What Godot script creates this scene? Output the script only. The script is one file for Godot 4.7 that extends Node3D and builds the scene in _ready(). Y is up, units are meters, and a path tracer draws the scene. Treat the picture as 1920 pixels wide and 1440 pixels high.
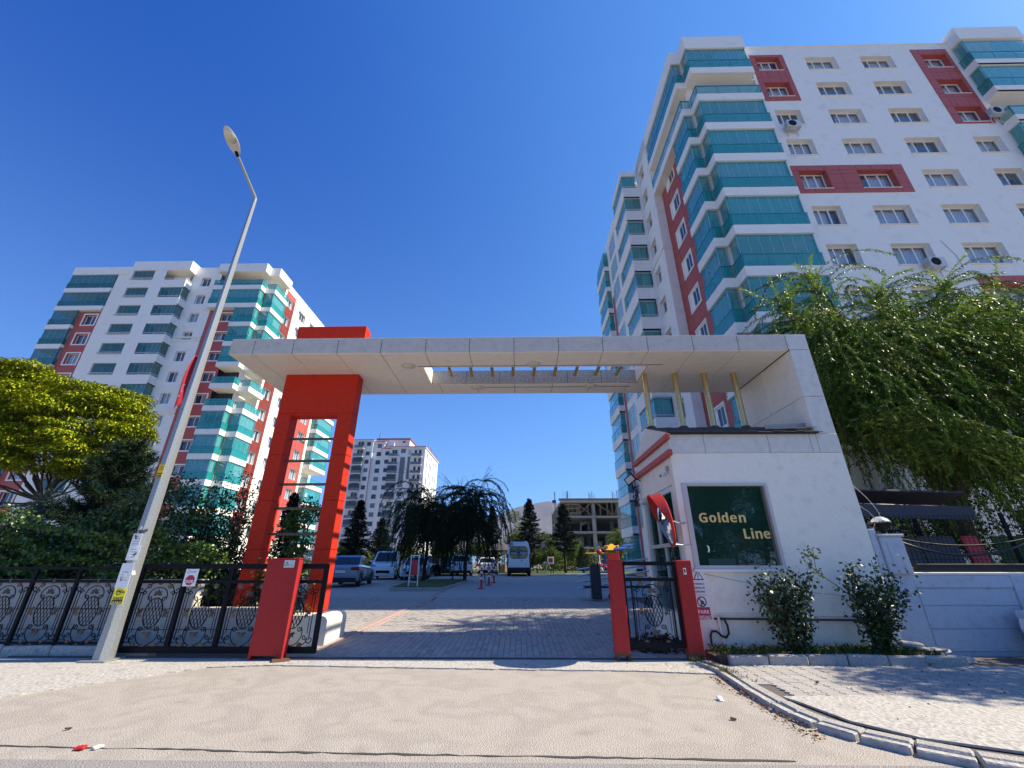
extends Node3D

# ---------------------------------------------------------------- mesh collector
class MB:
	var v := PackedVector3Array()
	var n := PackedVector3Array()
	var c := PackedColorArray()
	var ix := PackedInt32Array()
	var t := Transform3D()
	var col := Color.WHITE
	var use_col := false

	func tri(p0: Vector3, p1: Vector3, p2: Vector3) -> void:
		var a := t * p0
		var b := t * p1
		var d := t * p2
		var nn := (b - a).cross(d - a).normalized()
		var k := v.size()
		v.push_back(a); v.push_back(b); v.push_back(d)
		n.push_back(nn); n.push_back(nn); n.push_back(nn)
		if use_col:
			c.push_back(col); c.push_back(col); c.push_back(col)
		ix.push_back(k); ix.push_back(k + 2); ix.push_back(k + 1)

	func quad(p0: Vector3, p1: Vector3, p2: Vector3, p3: Vector3) -> void:
		var a := t * p0
		var b := t * p1
		var d := t * p2
		var e := t * p3
		var nn := (b - a).cross(d - a).normalized()
		var k := v.size()
		v.push_back(a); v.push_back(b); v.push_back(d); v.push_back(e)
		for i in 4:
			n.push_back(nn)
			if use_col:
				c.push_back(col)
		ix.push_back(k); ix.push_back(k + 2); ix.push_back(k + 1)
		ix.push_back(k); ix.push_back(k + 3); ix.push_back(k + 2)

	func box(o: Vector3, s: Vector3, b := Basis()) -> void:
		var x := b.x * s.x * 0.5
		var y := b.y * s.y * 0.5
		var z := b.z * s.z * 0.5
		quad(o - x - y + z, o + x - y + z, o + x + y + z, o - x + y + z)
		quad(o + x - y - z, o - x - y - z, o - x + y - z, o + x + y - z)
		quad(o + x - y + z, o + x - y - z, o + x + y - z, o + x + y + z)
		quad(o - x - y - z, o - x - y + z, o - x + y + z, o - x + y - z)
		quad(o - x + y + z, o + x + y + z, o + x + y - z, o - x + y - z)
		quad(o - x - y - z, o + x - y - z, o + x - y + z, o - x - y + z)

	func ab(x0: float, x1: float, y0: float, y1: float, z0: float, z1: float) -> void:
		box(Vector3(x0 + x1, y0 + y1, z0 + z1) * 0.5, Vector3(absf(x1 - x0), absf(y1 - y0), absf(z1 - z0)))

	func cbox(o: Vector3, s: Vector3, h: float) -> void:   # a box with chamfered edges
		var a := s * 0.5
		for ax in 3:
			for sg in [-1.0, 1.0]:
				var u := (ax + 1) % 3
				var w := (ax + 2) % 3
				var q: Array[Vector3] = []
				for k in 4:
					var p := Vector3()
					p[ax] = sg * a[ax]
					p[u] = (a[u] - h) * (1.0 if k == 1 or k == 2 else -1.0)
					p[w] = (a[w] - h) * (1.0 if k >= 2 else -1.0)
					q.append(o + p)
				if sg > 0: quad(q[0], q[1], q[2], q[3])
				else: quad(q[3], q[2], q[1], q[0])
		for ax in 3:
			var u := (ax + 1) % 3
			var w := (ax + 2) % 3
			for su in [-1.0, 1.0]:
				for sw in [-1.0, 1.0]:
					var q: Array[Vector3] = []
					for k in 4:
						var p := Vector3()
						p[ax] = (a[ax] - h) * (1.0 if k == 1 or k == 2 else -1.0)
						p[u] = su * (a[u] if k < 2 else a[u] - h)
						p[w] = sw * (a[w] - h if k < 2 else a[w])
						q.append(o + p)
					if su * sw < 0: quad(q[0], q[1], q[2], q[3])
					else: quad(q[3], q[2], q[1], q[0])
		for sx in [-1.0, 1.0]:
			for sy in [-1.0, 1.0]:
				for sz in [-1.0, 1.0]:
					var px := o + Vector3(sx * a.x, sy * (a.y - h), sz * (a.z - h))
					var py := o + Vector3(sx * (a.x - h), sy * a.y, sz * (a.z - h))
					var pz := o + Vector3(sx * (a.x - h), sy * (a.y - h), sz * a.z)
					if sx * sy * sz > 0: tri(px, py, pz)
					else: tri(px, pz, py)

	func tube(pts: Array, radii: Array, sides := 6, caps := true) -> void:
		var m := pts.size()
		var base := v.size()
		var side := Vector3()
		for i in m:
			var p: Vector3 = pts[i]
			var d: Vector3
			if i == 0: d = pts[1] - pts[0]
			elif i == m - 1: d = pts[i] - pts[i - 1]
			else: d = (pts[i + 1] - pts[i]).normalized() + (pts[i] - pts[i - 1]).normalized()
			d = d.normalized()
			if i == 0:
				side = d.cross(Vector3.UP if absf(d.y) < 0.9 else Vector3.RIGHT).normalized()
			else:
				side = (side - d * side.dot(d)).normalized()
			var oth := d.cross(side)
			var r: float = radii[mini(i, radii.size() - 1)]
			for k in sides:
				var a := TAU * k / sides
				var nn := side * cos(a) + oth * sin(a)
				v.push_back(t * (p + nn * r))
				n.push_back((t.basis * nn).normalized())
				if use_col: c.push_back(col)
		for i in m - 1:
			for k in sides:
				var a0 := base + i * sides + k
				var a1 := base + i * sides + (k + 1) % sides
				var b0 := a0 + sides
				var b1 := a1 + sides
				ix.append_array([a0, b0, a1, a1, b0, b1])
		if caps:
			for e in [0, m - 1]:
				var nn: Vector3 = (pts[0] - pts[1]) if e == 0 else (pts[m - 1] - pts[m - 2])
				nn = (t.basis * nn).normalized()
				var k0 := v.size()
				for k in sides:
					v.push_back(v[base + e * sides + k]); n.push_back(nn)
					if use_col: c.push_back(col)
				for k in range(1, sides - 1):
					if e == 0: ix.append_array([k0, k0 + k, k0 + k + 1])
					else: ix.append_array([k0, k0 + k + 1, k0 + k])

	func lathe(prof: Array, sides := 16) -> void:   # profile of (radius, y) from bottom to top
		for i in prof.size() - 1:
			var p: Vector2 = prof[i]
			var q: Vector2 = prof[i + 1]
			var sl := Vector2(q.y - p.y, p.x - q.x).normalized()
			var base := v.size()
			for k in sides + 1:
				var a := TAU * k / sides
				var d := Vector3(cos(a), 0, -sin(a))
				var nn := (t.basis * (d * sl.x + Vector3(0, sl.y, 0))).normalized()
				v.push_back(t * (d * p.x + Vector3(0, p.y, 0))); n.push_back(nn)
				v.push_back(t * (d * q.x + Vector3(0, q.y, 0))); n.push_back(nn)
				if use_col:
					c.push_back(col); c.push_back(col)
			for k in sides:
				var a0 := base + k * 2
				ix.append_array([a0, a0 + 1, a0 + 2, a0 + 2, a0 + 1, a0 + 3])

	func prism(poly: PackedVector2Array, z0: float, z1: float, bev := 0.0) -> void:   # outline counter-clockwise in x, y; z1 is the front
		var idx := Geometry2D.triangulate_polygon(poly)
		var inn := poly
		if bev > 0.0:
			var mid := Vector2()
			for p in poly: mid += p
			mid /= poly.size()
			inn = PackedVector2Array()
			var m := poly.size()
			for i in m:
				var e0 := (poly[i] - poly[(i + m - 1) % m]).normalized()
				var e1 := (poly[(i + 1) % m] - poly[i]).normalized()
				var nn := (Vector2(-e0.y, e0.x) + Vector2(-e1.y, e1.x)).normalized()
				inn.append(poly[i] + nn * bev)
		for i in range(0, idx.size(), 3):
			var a := inn[idx[i]]
			var b := inn[idx[i + 1]]
			var d := inn[idx[i + 2]]
			if (b - a).cross(d - a) < 0:
				var sw := b
				b = d
				d = sw
			tri(Vector3(a.x, a.y, z1), Vector3(b.x, b.y, z1), Vector3(d.x, d.y, z1))
			tri(Vector3(a.x, a.y, z0), Vector3(d.x, d.y, z0), Vector3(b.x, b.y, z0))
		for i in poly.size():
			var j := (i + 1) % poly.size()
			var a := poly[i]
			var b := poly[j]
			quad(Vector3(a.x, a.y, z0 + bev), Vector3(b.x, b.y, z0 + bev), Vector3(b.x, b.y, z1 - bev), Vector3(a.x, a.y, z1 - bev))
			if bev > 0.0:
				quad(Vector3(a.x, a.y, z1 - bev), Vector3(b.x, b.y, z1 - bev), Vector3(inn[j].x, inn[j].y, z1), Vector3(inn[i].x, inn[i].y, z1))
				quad(Vector3(b.x, b.y, z0 + bev), Vector3(a.x, a.y, z0 + bev), Vector3(inn[i].x, inn[i].y, z0), Vector3(inn[j].x, inn[j].y, z0))

	func leaf(p: Vector3, d: Vector3, s: Vector3, ln: float, w: float, nn: Vector3, cc: Color, bend := 0.12) -> void:
		var k := v.size()
		var mid := p + d * ln * 0.45
		v.push_back(p); v.push_back(mid + s * w * 0.5 + nn * ln * bend); v.push_back(p + d * ln); v.push_back(mid - s * w * 0.5 + nn * ln * bend)
		n.push_back(nn); n.push_back(nn); n.push_back(nn); n.push_back(nn)
		c.push_back(cc); c.push_back(cc); c.push_back(cc); c.push_back(cc)
		ix.push_back(k); ix.push_back(k + 1); ix.push_back(k + 2)
		ix.push_back(k); ix.push_back(k + 2); ix.push_back(k + 3)

	func mesh() -> ArrayMesh:
		var a := []
		a.resize(Mesh.ARRAY_MAX)
		a[Mesh.ARRAY_VERTEX] = v
		a[Mesh.ARRAY_NORMAL] = n
		if c.size() == v.size() and c.size() > 0:
			a[Mesh.ARRAY_COLOR] = c
		a[Mesh.ARRAY_INDEX] = ix
		var m := ArrayMesh.new()
		if v.size() > 2:
			m.add_surface_from_arrays(Mesh.PRIMITIVE_TRIANGLES, a)
		return m

# ---------------------------------------------------------------- small helpers
var M := {}
var boxes := {}
var cache := {}
var rng := RandomNumberGenerator.new()

func V(x: float, y: float, z: float) -> Vector3: return Vector3(x, y, z)
func rnd(a: float, b: float) -> float: return rng.randf_range(a, b)
func ndir() -> Vector3:
	var z := rnd(-1, 1)
	var a := rnd(0, TAU)
	var r := sqrt(1.0 - z * z)
	return Vector3(r * cos(a), z, r * sin(a))

func ground_at(z: float) -> float:
	var d := -z
	var xs := [0.0, 8.5, 21.0, 40.0, 60.0]
	var ys := [0.0, 0.0, 0.5, 0.65, 0.7]
	if d <= 8.5: return 0.0
	for i in 4:
		if d <= xs[i + 1]: return lerpf(ys[i], ys[i + 1], (d - xs[i]) / (xs[i + 1] - xs[i]))
	return 0.7

func bm(s: Vector3) -> BoxMesh:
	var k := Vector3i((s * 1000.0).round())
	if not boxes.has(k):
		var b := BoxMesh.new()
		b.size = s
		boxes[k] = b
	return boxes[k]

func part(called: String, mesh: Mesh, mat: Material, parent: Node, at := Vector3.ZERO, b := Basis()) -> MeshInstance3D:
	var o := MeshInstance3D.new()
	o.name = called
	o.mesh = mesh
	o.material_override = mat
	o.transform = Transform3D(b, at)
	parent.add_child(o, true)
	return o

func bpart(called: String, mat: Material, parent: Node, x0: float, x1: float, y0: float, y1: float, z0: float, z1: float) -> MeshInstance3D:
	return part(called, bm(V(absf(x1 - x0), absf(y1 - y0), absf(z1 - z0))), mat, parent, V(x0 + x1, y0 + y1, z0 + z1) * 0.5)

func cb(s: Vector3, h := 0.01) -> ArrayMesh:   # cached chamfered box
	var k := "c%s %.3f" % [Vector3i((s * 1000.0).round()), h]
	if not cache.has(k):
		var m := MB.new()
		m.cbox(Vector3.ZERO, s, h)
		cache[k] = m.mesh()
	return cache[k]

func cpart(called: String, mat: Material, parent: Node, x0: float, x1: float, y0: float, y1: float, z0: float, z1: float, h := 0.01) -> MeshInstance3D:
	return part(called, cb(V(absf(x1 - x0), absf(y1 - y0), absf(z1 - z0)), h), mat, parent, V(x0 + x1, y0 + y1, z0 + z1) * 0.5)

func tag(o: Node, label: String, category: String, group := "", kind := "") -> Node:
	if label != "": o.set_meta("label", label)
	if category != "": o.set_meta("category", category)
	if group != "": o.set_meta("group", group)
	if kind != "": o.set_meta("kind", kind)
	return o

func thing(called: String, label: String, category: String, at := Vector3.ZERO, turn := 0.0, group := "") -> Node3D:
	var o := Node3D.new()
	o.name = called
	o.position = at
	o.rotation.y = turn
	add_child(o, true)
	tag(o, label, category, group)
	return o

func structure(called: String, mesh: Mesh, mat: Material, label := "") -> MeshInstance3D:
	var o := part(called, mesh, mat, self)
	tag(o, label, "", "", "structure")
	return o

func copy(src: Node3D, label: String, at: Vector3, turn := 0.0) -> Node3D:
	var o: Node3D = src.duplicate()
	o.name = String(src.name).rstrip("0123456789")
	add_child(o, true)
	o.position = at
	o.rotation.y = turn
	o.set_meta("label", label)
	return o

func rod(called: String, pts: Array, r: float, mat: Material, parent: Node, sides := 8) -> MeshInstance3D:
	var m := MB.new()
	m.tube(pts, [r], sides)
	return part(called, m.mesh(), mat, parent)

var fonts := {}
func words(called: String, s: String, height: float, mat: Material, parent: Node, at: Vector3, b := Basis(), bold := true, width := 0.0) -> MeshInstance3D:
	var t := TextMesh.new()
	var key := "b" if bold else "r"
	if not fonts.has(key):
		var f := SystemFont.new()
		f.font_names = PackedStringArray(["Droid Sans"])
		f.font_weight = 700 if bold else 400
		fonts[key] = f
	t.font = fonts[key]
	t.text = s
	t.font_size = 48
	t.pixel_size = height / 35.0
	t.depth = 0.004
	t.curve_step = 1.5
	var o := part(called, t, mat, parent, at, b)
	if width > 0.0:
		var w: float = t.get_aabb().size.x
		if w > 0.0: o.transform.basis = b * Basis.from_scale(V(width / w, 1, 1))
	return o

# ---------------------------------------------------------------- materials
func mat(c: Color, rough := 0.7, metal := 0.0) -> StandardMaterial3D:
	var m := StandardMaterial3D.new()
	m.albedo_color = c.linear_to_srgb()
	m.roughness = rough
	m.metallic = metal
	return m

func noise_tex(size: int, freq: float, sd: int, ramp: Array, oct := 4, kind := FastNoiseLite.TYPE_SIMPLEX_SMOOTH, normal := 0.0) -> NoiseTexture2D:
	var f := FastNoiseLite.new()
	f.noise_type = kind
	f.seed = sd
	f.frequency = freq
	f.fractal_octaves = oct
	var t := NoiseTexture2D.new()
	t.width = size
	t.height = size
	t.seamless = true
	t.noise = f
	if normal > 0.0:
		t.as_normal_map = true
		t.bump_strength = normal
	elif ramp.size() > 0:
		var g := Gradient.new()
		var offs := PackedFloat32Array()
		var cols := PackedColorArray()
		for i in ramp.size():
			offs.append(float(i) / (ramp.size() - 1))
			var cc: Color = ramp[i]
			cols.append(cc.linear_to_srgb())
		g.offsets = offs
		g.colors = cols
		t.color_ramp = g
	return t

# colour grain of "scale" metres, a slower mottling of "big" metres that multiplies it, and fine relief
func noisy(ramp: Array, scale: float, rough: float, freq := 0.03, big := 0.0, lo := 0.8, bump := 0.0, sd := 1, size := 512, metal := 0.0, bigramp := []) -> StandardMaterial3D:
	var m := StandardMaterial3D.new()
	m.roughness = rough
	m.metallic = metal
	m.albedo_texture = noise_tex(size, freq, sd, ramp)
	m.uv1_triplanar = true
	m.uv1_world_triplanar = true
	m.uv1_scale = Vector3.ONE / scale
	if big > 0.0:
		m.detail_enabled = true
		m.detail_blend_mode = BaseMaterial3D.BLEND_MODE_MUL
		m.detail_uv_layer = BaseMaterial3D.DETAIL_UV_2
		m.detail_albedo = noise_tex(512, 0.012, sd + 7, bigramp if bigramp.size() else [Color(lo, lo, lo), Color(1, 1, 1), Color(1, 1, 1), Color(lo * 1.08, lo * 1.06, lo * 1.04)], 5)
		m.uv2_triplanar = true
		m.uv2_world_triplanar = true
		m.uv2_scale = Vector3.ONE / big
	if bump > 0.0:
		m.normal_enabled = true
		m.normal_scale = 1.0
		m.normal_texture = noise_tex(size, freq, sd, [], 4, FastNoiseLite.TYPE_SIMPLEX_SMOOTH, bump)
	return m

func glassy(c: Color, a: float, rough := 0.03) -> StandardMaterial3D:
	var m := mat(c, rough)
	var s := c.linear_to_srgb()
	m.albedo_color = Color(s.r, s.g, s.b, a)
	m.transparency = BaseMaterial3D.TRANSPARENCY_ALPHA
	return m

func leafy(rough := 0.5, back := 0.5, tint := Color(0.8, 1.0, 0.35)) -> StandardMaterial3D:
	var m := StandardMaterial3D.new()
	m.vertex_color_use_as_albedo = true
	m.roughness = rough
	m.backlight_enabled = true
	m.backlight = Color(tint.r * back, tint.g * back, tint.b * back)
	m.metallic_specular = 0.22
	m.cull_mode = BaseMaterial3D.CULL_DISABLED
	return m

func make_materials() -> void:
	M.tower_white = noisy([Color(0.81, 0.79, 0.73), Color(0.87, 0.85, 0.79)], 1.6, 0.85, 0.03, 9.0, 0.88, 0.0, 11)
	M.plaster = noisy([Color(0.80, 0.745, 0.63), Color(0.87, 0.82, 0.70)], 1.1, 0.85, 0.03, 3.5, 0.86, 1.2, 21)
	M.plaster_blue = noisy([Color(0.46, 0.49, 0.53), Color(0.55, 0.57, 0.61)], 0.9, 0.85, 0.03, 2.2, 0.8, 2.0, 23)
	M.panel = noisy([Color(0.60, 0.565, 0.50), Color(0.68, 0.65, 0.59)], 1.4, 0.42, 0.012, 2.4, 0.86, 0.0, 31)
	M.fascia = noisy([Color(0.50, 0.45, 0.385), Color(0.58, 0.53, 0.46)], 1.4, 0.45, 0.012, 1.6, 0.80, 0.0, 32)  # separate panel colour, warmed to cancel blue skylight on the shaded front
	M.panel_dirty = noisy([Color(0.26, 0.25, 0.235), Color(0.48, 0.47, 0.45)], 0.9, 0.55, 0.02, 1.2, 0.7, 0.0, 33)
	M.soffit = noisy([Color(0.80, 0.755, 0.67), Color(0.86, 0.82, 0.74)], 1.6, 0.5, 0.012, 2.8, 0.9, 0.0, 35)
	M.joint = mat(Color(0.05, 0.047, 0.045), 0.9)
	M.red_gate = noisy([Color(0.50, 0.029, 0.012), Color(0.58, 0.040, 0.018)], 1.2, 0.5, 0.02, 2.6, 0.88, 0.0, 41)
	M.red_post = noisy([Color(0.33, 0.022, 0.021), Color(0.40, 0.032, 0.030)], 0.7, 0.42, 0.03, 1.1, 0.82, 0.3, 43)
	M.red_tile = noisy([Color(0.40, 0.072, 0.055), Color(0.49, 0.10, 0.075)], 1.3, 0.55, 0.03, 5.0, 0.86, 0.0, 45)
	M.red_plain = mat(Color(0.42, 0.06, 0.05), 0.6)
	M.red_gate.metallic_specular = 0.2
	M.red_post.metallic_specular = 0.3
	M.teal = glassy(Color(0.012, 0.38, 0.37), 0.36)
	M.teal_dark = glassy(Color(0.012, 0.16, 0.145), 0.38)
	M.teal_frame = mat(Color(0.05, 0.27, 0.29), 0.4, 0.3)
	M.pane_edge = mat(Color(0.30, 0.50, 0.58), 0.35, 0.2)
	M.window_grey = mat(Color(0.50, 0.485, 0.46), 0.5, 0.1)
	M.alu = mat(Color(0.62, 0.64, 0.65), 0.35, 0.7)
	M.white_rail = mat(Color(0.62, 0.65, 0.66), 0.4)
	M.pvc = mat(Color(0.80, 0.80, 0.79), 0.35)
	M.pane = glassy(Color(0.10, 0.14, 0.20), 0.14)
	M.room = mat(Color(0.035, 0.036, 0.04), 0.9)  # near-black stands in for unlit interiors behind windows and balcony doors
	M.curtain = mat(Color(0.62, 0.66, 0.74), 0.9)
	M.curtain_teal = mat(Color(0.42, 0.68, 0.70), 0.9)
	M.curtain_dark = mat(Color(0.10, 0.11, 0.14), 0.9)
	M.black = mat(Color(0.006, 0.007, 0.010), 0.55)
	M.black.metallic_specular = 0.25
	M.blackmatt = mat(Color(0.012, 0.012, 0.013), 0.8)
	M.plaster_grey = noisy([Color(0.46, 0.44, 0.40), Color(0.56, 0.54, 0.50)], 1.0, 0.88, 0.03, 2.4, 0.8, 1.5, 24)
	M.bronze = noisy([Color(0.07, 0.055, 0.04), Color(0.20, 0.165, 0.12)], 0.2, 0.4, 0.05, 0.0, 1.0, 0.0, 51, 128, 0.5)
	M.gold = noisy([Color(0.52, 0.38, 0.16), Color(0.66, 0.53, 0.27)], 0.4, 0.28, 0.04, 0.0, 1.0, 0.0, 53, 128, 0.85)
	M.letter_gold = mat(Color(0.72, 0.52, 0.17), 0.45)
	M.galv = noisy([Color(0.17, 0.185, 0.19), Color(0.30, 0.325, 0.335), Color(0.52, 0.55, 0.56)], 0.3, 0.45, 0.06, 0.0, 1.0, 0.0, 55, 256, 0.55)
	M.white_paint = mat(Color(0.80, 0.80, 0.79), 0.5)
	M.yellow = mat(Color(0.80, 0.52, 0.012), 0.5)
	M.yellow_paper = mat(Color(0.84, 0.72, 0.02), 0.6)
	M.ink = mat(Color(0.012, 0.012, 0.014), 0.6)
	M.sign_red = mat(Color(0.42, 0.012, 0.045), 0.5)
	M.flag_red = mat(Color(0.36, 0.006, 0.015), 0.75)
	M.grey = mat(Color(0.32, 0.32, 0.33), 0.6)
	M.darkgrey = mat(Color(0.06, 0.06, 0.065), 0.6)
	M.plastic = mat(Color(0.55, 0.56, 0.57), 0.45)
	M.rubber = mat(Color(0.014, 0.014, 0.015), 0.75)
	M.lampglass = mat(Color(0.62, 0.58, 0.44), 0.3)
	M.asphalt = noisy([Color(0.13, 0.118, 0.105), Color(0.285, 0.262, 0.236), Color(0.36, 0.335, 0.302), Color(0.47, 0.44, 0.40), Color(0.66, 0.625, 0.58)], 3.1, 0.92, 0.17, 8.0, 0.84, 2.6, 61, 1024, 0.0, [Color(0.66, 0.62, 0.59), Color(0.93, 0.91, 0.89), Color(1, 0.99, 0.97), Color(0.86, 0.845, 0.83), Color(1, 1, 1), Color(0.80, 0.76, 0.73)])
	M.asphalt_grey = noisy([Color(0.09, 0.088, 0.088), Color(0.22, 0.212, 0.207), Color(0.29, 0.28, 0.274), Color(0.45, 0.44, 0.43)], 3.3, 0.92, 0.16, 5.0, 0.78, 3.0, 63, 1024)
	M.concrete = noisy([Color(0.27, 0.26, 0.24), Color(0.41, 0.40, 0.375), Color(0.52, 0.51, 0.48)], 2.3, 0.9, 0.06, 3.0, 0.74, 2.0, 65)
	M.kerb = noisy([Color(0.22, 0.21, 0.19), Color(0.37, 0.355, 0.33), Color(0.45, 0.435, 0.41)], 1.1, 0.9, 0.08, 1.7, 0.78, 3.0, 67)
	M.paver_a = noisy([Color(0.27, 0.255, 0.24), Color(0.42, 0.40, 0.38)], 0.7, 0.9, 0.07, 6.0, 0.85, 2.0, 71)
	M.paver_b = noisy([Color(0.31, 0.295, 0.28), Color(0.46, 0.44, 0.42)], 0.8, 0.9, 0.07, 6.0, 0.85, 2.0, 72)
	M.paver_c = noisy([Color(0.24, 0.225, 0.22), Color(0.36, 0.345, 0.33)], 0.6, 0.9, 0.07, 6.0, 0.85, 2.0, 73)
	M.paver_far = noisy([Color(0.30, 0.285, 0.27), Color(0.42, 0.40, 0.385)], 2.0, 0.9, 0.08, 8.0, 0.88, 0.0, 74)
	M.paver_pink = noisy([Color(0.36, 0.26, 0.23), Color(0.46, 0.34, 0.30)], 0.7, 0.9, 0.07, 2.0, 0.8, 2.0, 75)
	M.sand = noisy([Color(0.07, 0.062, 0.055), Color(0.15, 0.135, 0.12)], 0.5, 0.95, 0.08, 0.0, 1.0, 0.0, 77, 256)
	M.soil = noisy([Color(0.035, 0.026, 0.018), Color(0.10, 0.075, 0.05)], 0.5, 0.95, 0.08, 0.0, 1.0, 4.0, 79, 256)
	M.lawn = noisy([Color(0.03, 0.06, 0.012), Color(0.07, 0.12, 0.022)], 1.2, 0.9, 0.08, 5.0, 0.7, 3.0, 81)
	M.earth = noisy([Color(0.20, 0.17, 0.12), Color(0.30, 0.26, 0.19)], 60.0, 0.95, 0.02, 0.0, 1.0, 0.0, 83, 256)
	M.rock = noisy([Color(0.085, 0.08, 0.08), Color(0.15, 0.135, 0.125)], 400.0, 0.95, 0.02, 0.0, 1.0, 0.0, 85, 256)
	M.raw_concrete = noisy([Color(0.28, 0.26, 0.235), Color(0.42, 0.395, 0.36)], 3.0, 0.9, 0.03, 9.0, 0.75, 0.0, 87)
	M.timber = noisy([Color(0.20, 0.13, 0.075), Color(0.34, 0.23, 0.14)], 0.7, 0.85, 0.04, 0.0, 1.0, 0.0, 89, 256)
	M.rust = noisy([Color(0.08, 0.035, 0.018), Color(0.17, 0.075, 0.035)], 0.4, 0.85, 0.06, 0.0, 1.0, 0.0, 91, 128)
	M.shingle = noisy([Color(0.025, 0.024, 0.025), Color(0.10, 0.095, 0.095)], 0.35, 0.85, 0.07, 0.0, 1.0, 3.0, 93, 256)
	M.bark = noisy([Color(0.04, 0.03, 0.02), Color(0.12, 0.09, 0.065)], 0.5, 0.9, 0.06, 0.0, 1.0, 5.0, 95, 256)
	M.bark_dark = mat(Color(0.03, 0.022, 0.016), 0.9)
	M.leaf = leafy(0.62, 0.5)
	M.leaf_willow = leafy(0.42, 0.7, Color(0.9, 1.0, 0.35))
	M.leaf_yellow = leafy(0.65, 0.45, Color(1.0, 0.95, 0.2))
	M.leaf_gloss = leafy(0.36, 0.25)
	M.leaf_gloss.metallic_specular = 0.45
	M.needle = leafy(0.6, 0.15, Color(0.6, 1.0, 0.5))
	M.mirror = mat(Color(0.9, 0.91, 0.92), 0.03, 1.0)
	M.car_silver = mat(Color(0.36, 0.40, 0.45), 0.25, 0.55)
	M.car_white = mat(Color(0.72, 0.74, 0.76), 0.22)
	M.car_dark = mat(Color(0.03, 0.035, 0.045), 0.2, 0.3)
	for k in [M.car_silver, M.car_white, M.car_dark]:
		k.clearcoat_enabled = true
		k.clearcoat = 0.8
		k.clearcoat_roughness = 0.05
	M.car_glass = mat(Color(0.012, 0.015, 0.018), 0.05)
	M.tail = mat(Color(0.34, 0.012, 0.012), 0.2)
	M.head = mat(Color(0.62, 0.66, 0.70), 0.08, 0.5)
	M.wheel = mat(Color(0.42, 0.43, 0.45), 0.3, 0.7)
	M.blue = mat(Color(0.02, 0.09, 0.42), 0.4)
	M.navy = mat(Color(0.012, 0.016, 0.035), 0.5)
	M.play_yellow = mat(Color(0.75, 0.38, 0.01), 0.4)
	M.play_red = mat(Color(0.55, 0.02, 0.02), 0.4)
	M.guard_glass = glassy(Color(0.010, 0.065, 0.042), 0.34, 0.02)  # green of the mirrored street trees put into the pane colour
	M.far_glass = mat(Color(0.025, 0.03, 0.042), 0.12)
	M.far_glass_b = mat(Color(0.12, 0.14, 0.17), 0.2)
	M.far_white = noisy([Color(0.66, 0.665, 0.67), Color(0.76, 0.76, 0.755)], 8.0, 0.85, 0.03, 0.0, 1.0, 0.0, 97, 256)
	M.far_grey = mat(Color(0.14, 0.14, 0.15), 0.6)
	M.roof_red = mat(Color(0.30, 0.07, 0.045), 0.8)

# ---------------------------------------------------------------- camera, sky, sun
const SUN_EL := 42.6
const SUN_AZ := 3.4
var sun_dir := Vector3()

func sky_image() -> Image:
	var w := 512
	var h := 256
	var im := Image.create(w, h, false, Image.FORMAT_RGBF)
	var k := 1.45 / EXPOSURE
	for j in h:
		var th := PI * (j + 0.5) / h
		var y := cos(th)
		for i in w:
			var ph := TAU * (i + 0.5) / w
			var d := V(sin(th) * sin(ph), y, -sin(th) * cos(ph))
			var mu := d.dot(sun_dir)
			var low := exp(-2.0 * maxf(y, 0.0))                 # paler air towards the horizon
			var near := pow(clampf(mu * 0.5 + 0.5, 0, 1), 3.0)   # brighter towards the sun
			var c := Color(-0.07, -0.10, 0.07) + Color(0.27, 0.57, 0.91) * low + Color(0.12, 0.28, 0.47) * near
			c += Color(0.10, 0.06, 0.0) * exp(-16.0 * maxf(y, 0.0))
			c += Color(0.9, 0.85, 0.75) * 0.4 * pow(clampf(mu, 0, 1), 40.0)
			c = Color(maxf(c.r, 0.008), maxf(c.g, 0.05), maxf(c.b, 0.25)) * k
			if y < 0.0:
				c = c.lerp(Color(0.20, 0.18, 0.155), clampf(-y * 14.0, 0, 1))
			im.set_pixel(i, j, c)
	return im

func make_view() -> void:
	var cam := Camera3D.new()
	cam.name = "camera"
	cam.fov = 85.4
	cam.near = 0.05
	cam.far = 9000.0
	cam.transform = Transform3D(Basis(Vector3.UP, 0.0165) * Basis(Vector3.RIGHT, atan(338.0 / 780.0)), V(0, 1.55, 0))
	add_child(cam)
	cam.current = true
	var el := deg_to_rad(SUN_EL)
	var az := deg_to_rad(SUN_AZ)
	sun_dir = V(cos(el) * cos(az), sin(el), -cos(el) * sin(az))
	var env := Environment.new()
	env.background_mode = Environment.BG_SKY
	var pano := PanoramaSkyMaterial.new()
	pano.panorama = ImageTexture.create_from_image(sky_image())
	var sky := Sky.new()
	sky.sky_material = pano
	env.sky = sky
	env.tonemap_mode = Environment.TONE_MAPPER_LINEAR
	env.tonemap_exposure = EXPOSURE
	env.background_energy_multiplier = 1.0
	env.fog_enabled = true                    # thin summer haze that pales the far mountains
	env.fog_density = 0.00011
	env.fog_light_color = Color(0.64, 0.77, 0.96)
	env.sdfgi_enabled = true
	env.ssao_enabled = true
	env.ssil_enabled = true
	var we := WorldEnvironment.new()
	we.name = "world_environment"
	we.environment = env
	add_child(we)
	var sun := DirectionalLight3D.new()
	sun.name = "sun"
	sun.light_energy = 1.6
	sun.light_color = Color(1.0, 0.94, 0.835)
	sun.light_angular_distance = 0.5
	sun.shadow_enabled = true
	sun.transform = Transform3D(Basis.looking_at(-sun_dir, Vector3.UP), V(40, 40, 0))
	add_child(sun)

const EXPOSURE := 1.85

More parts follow.
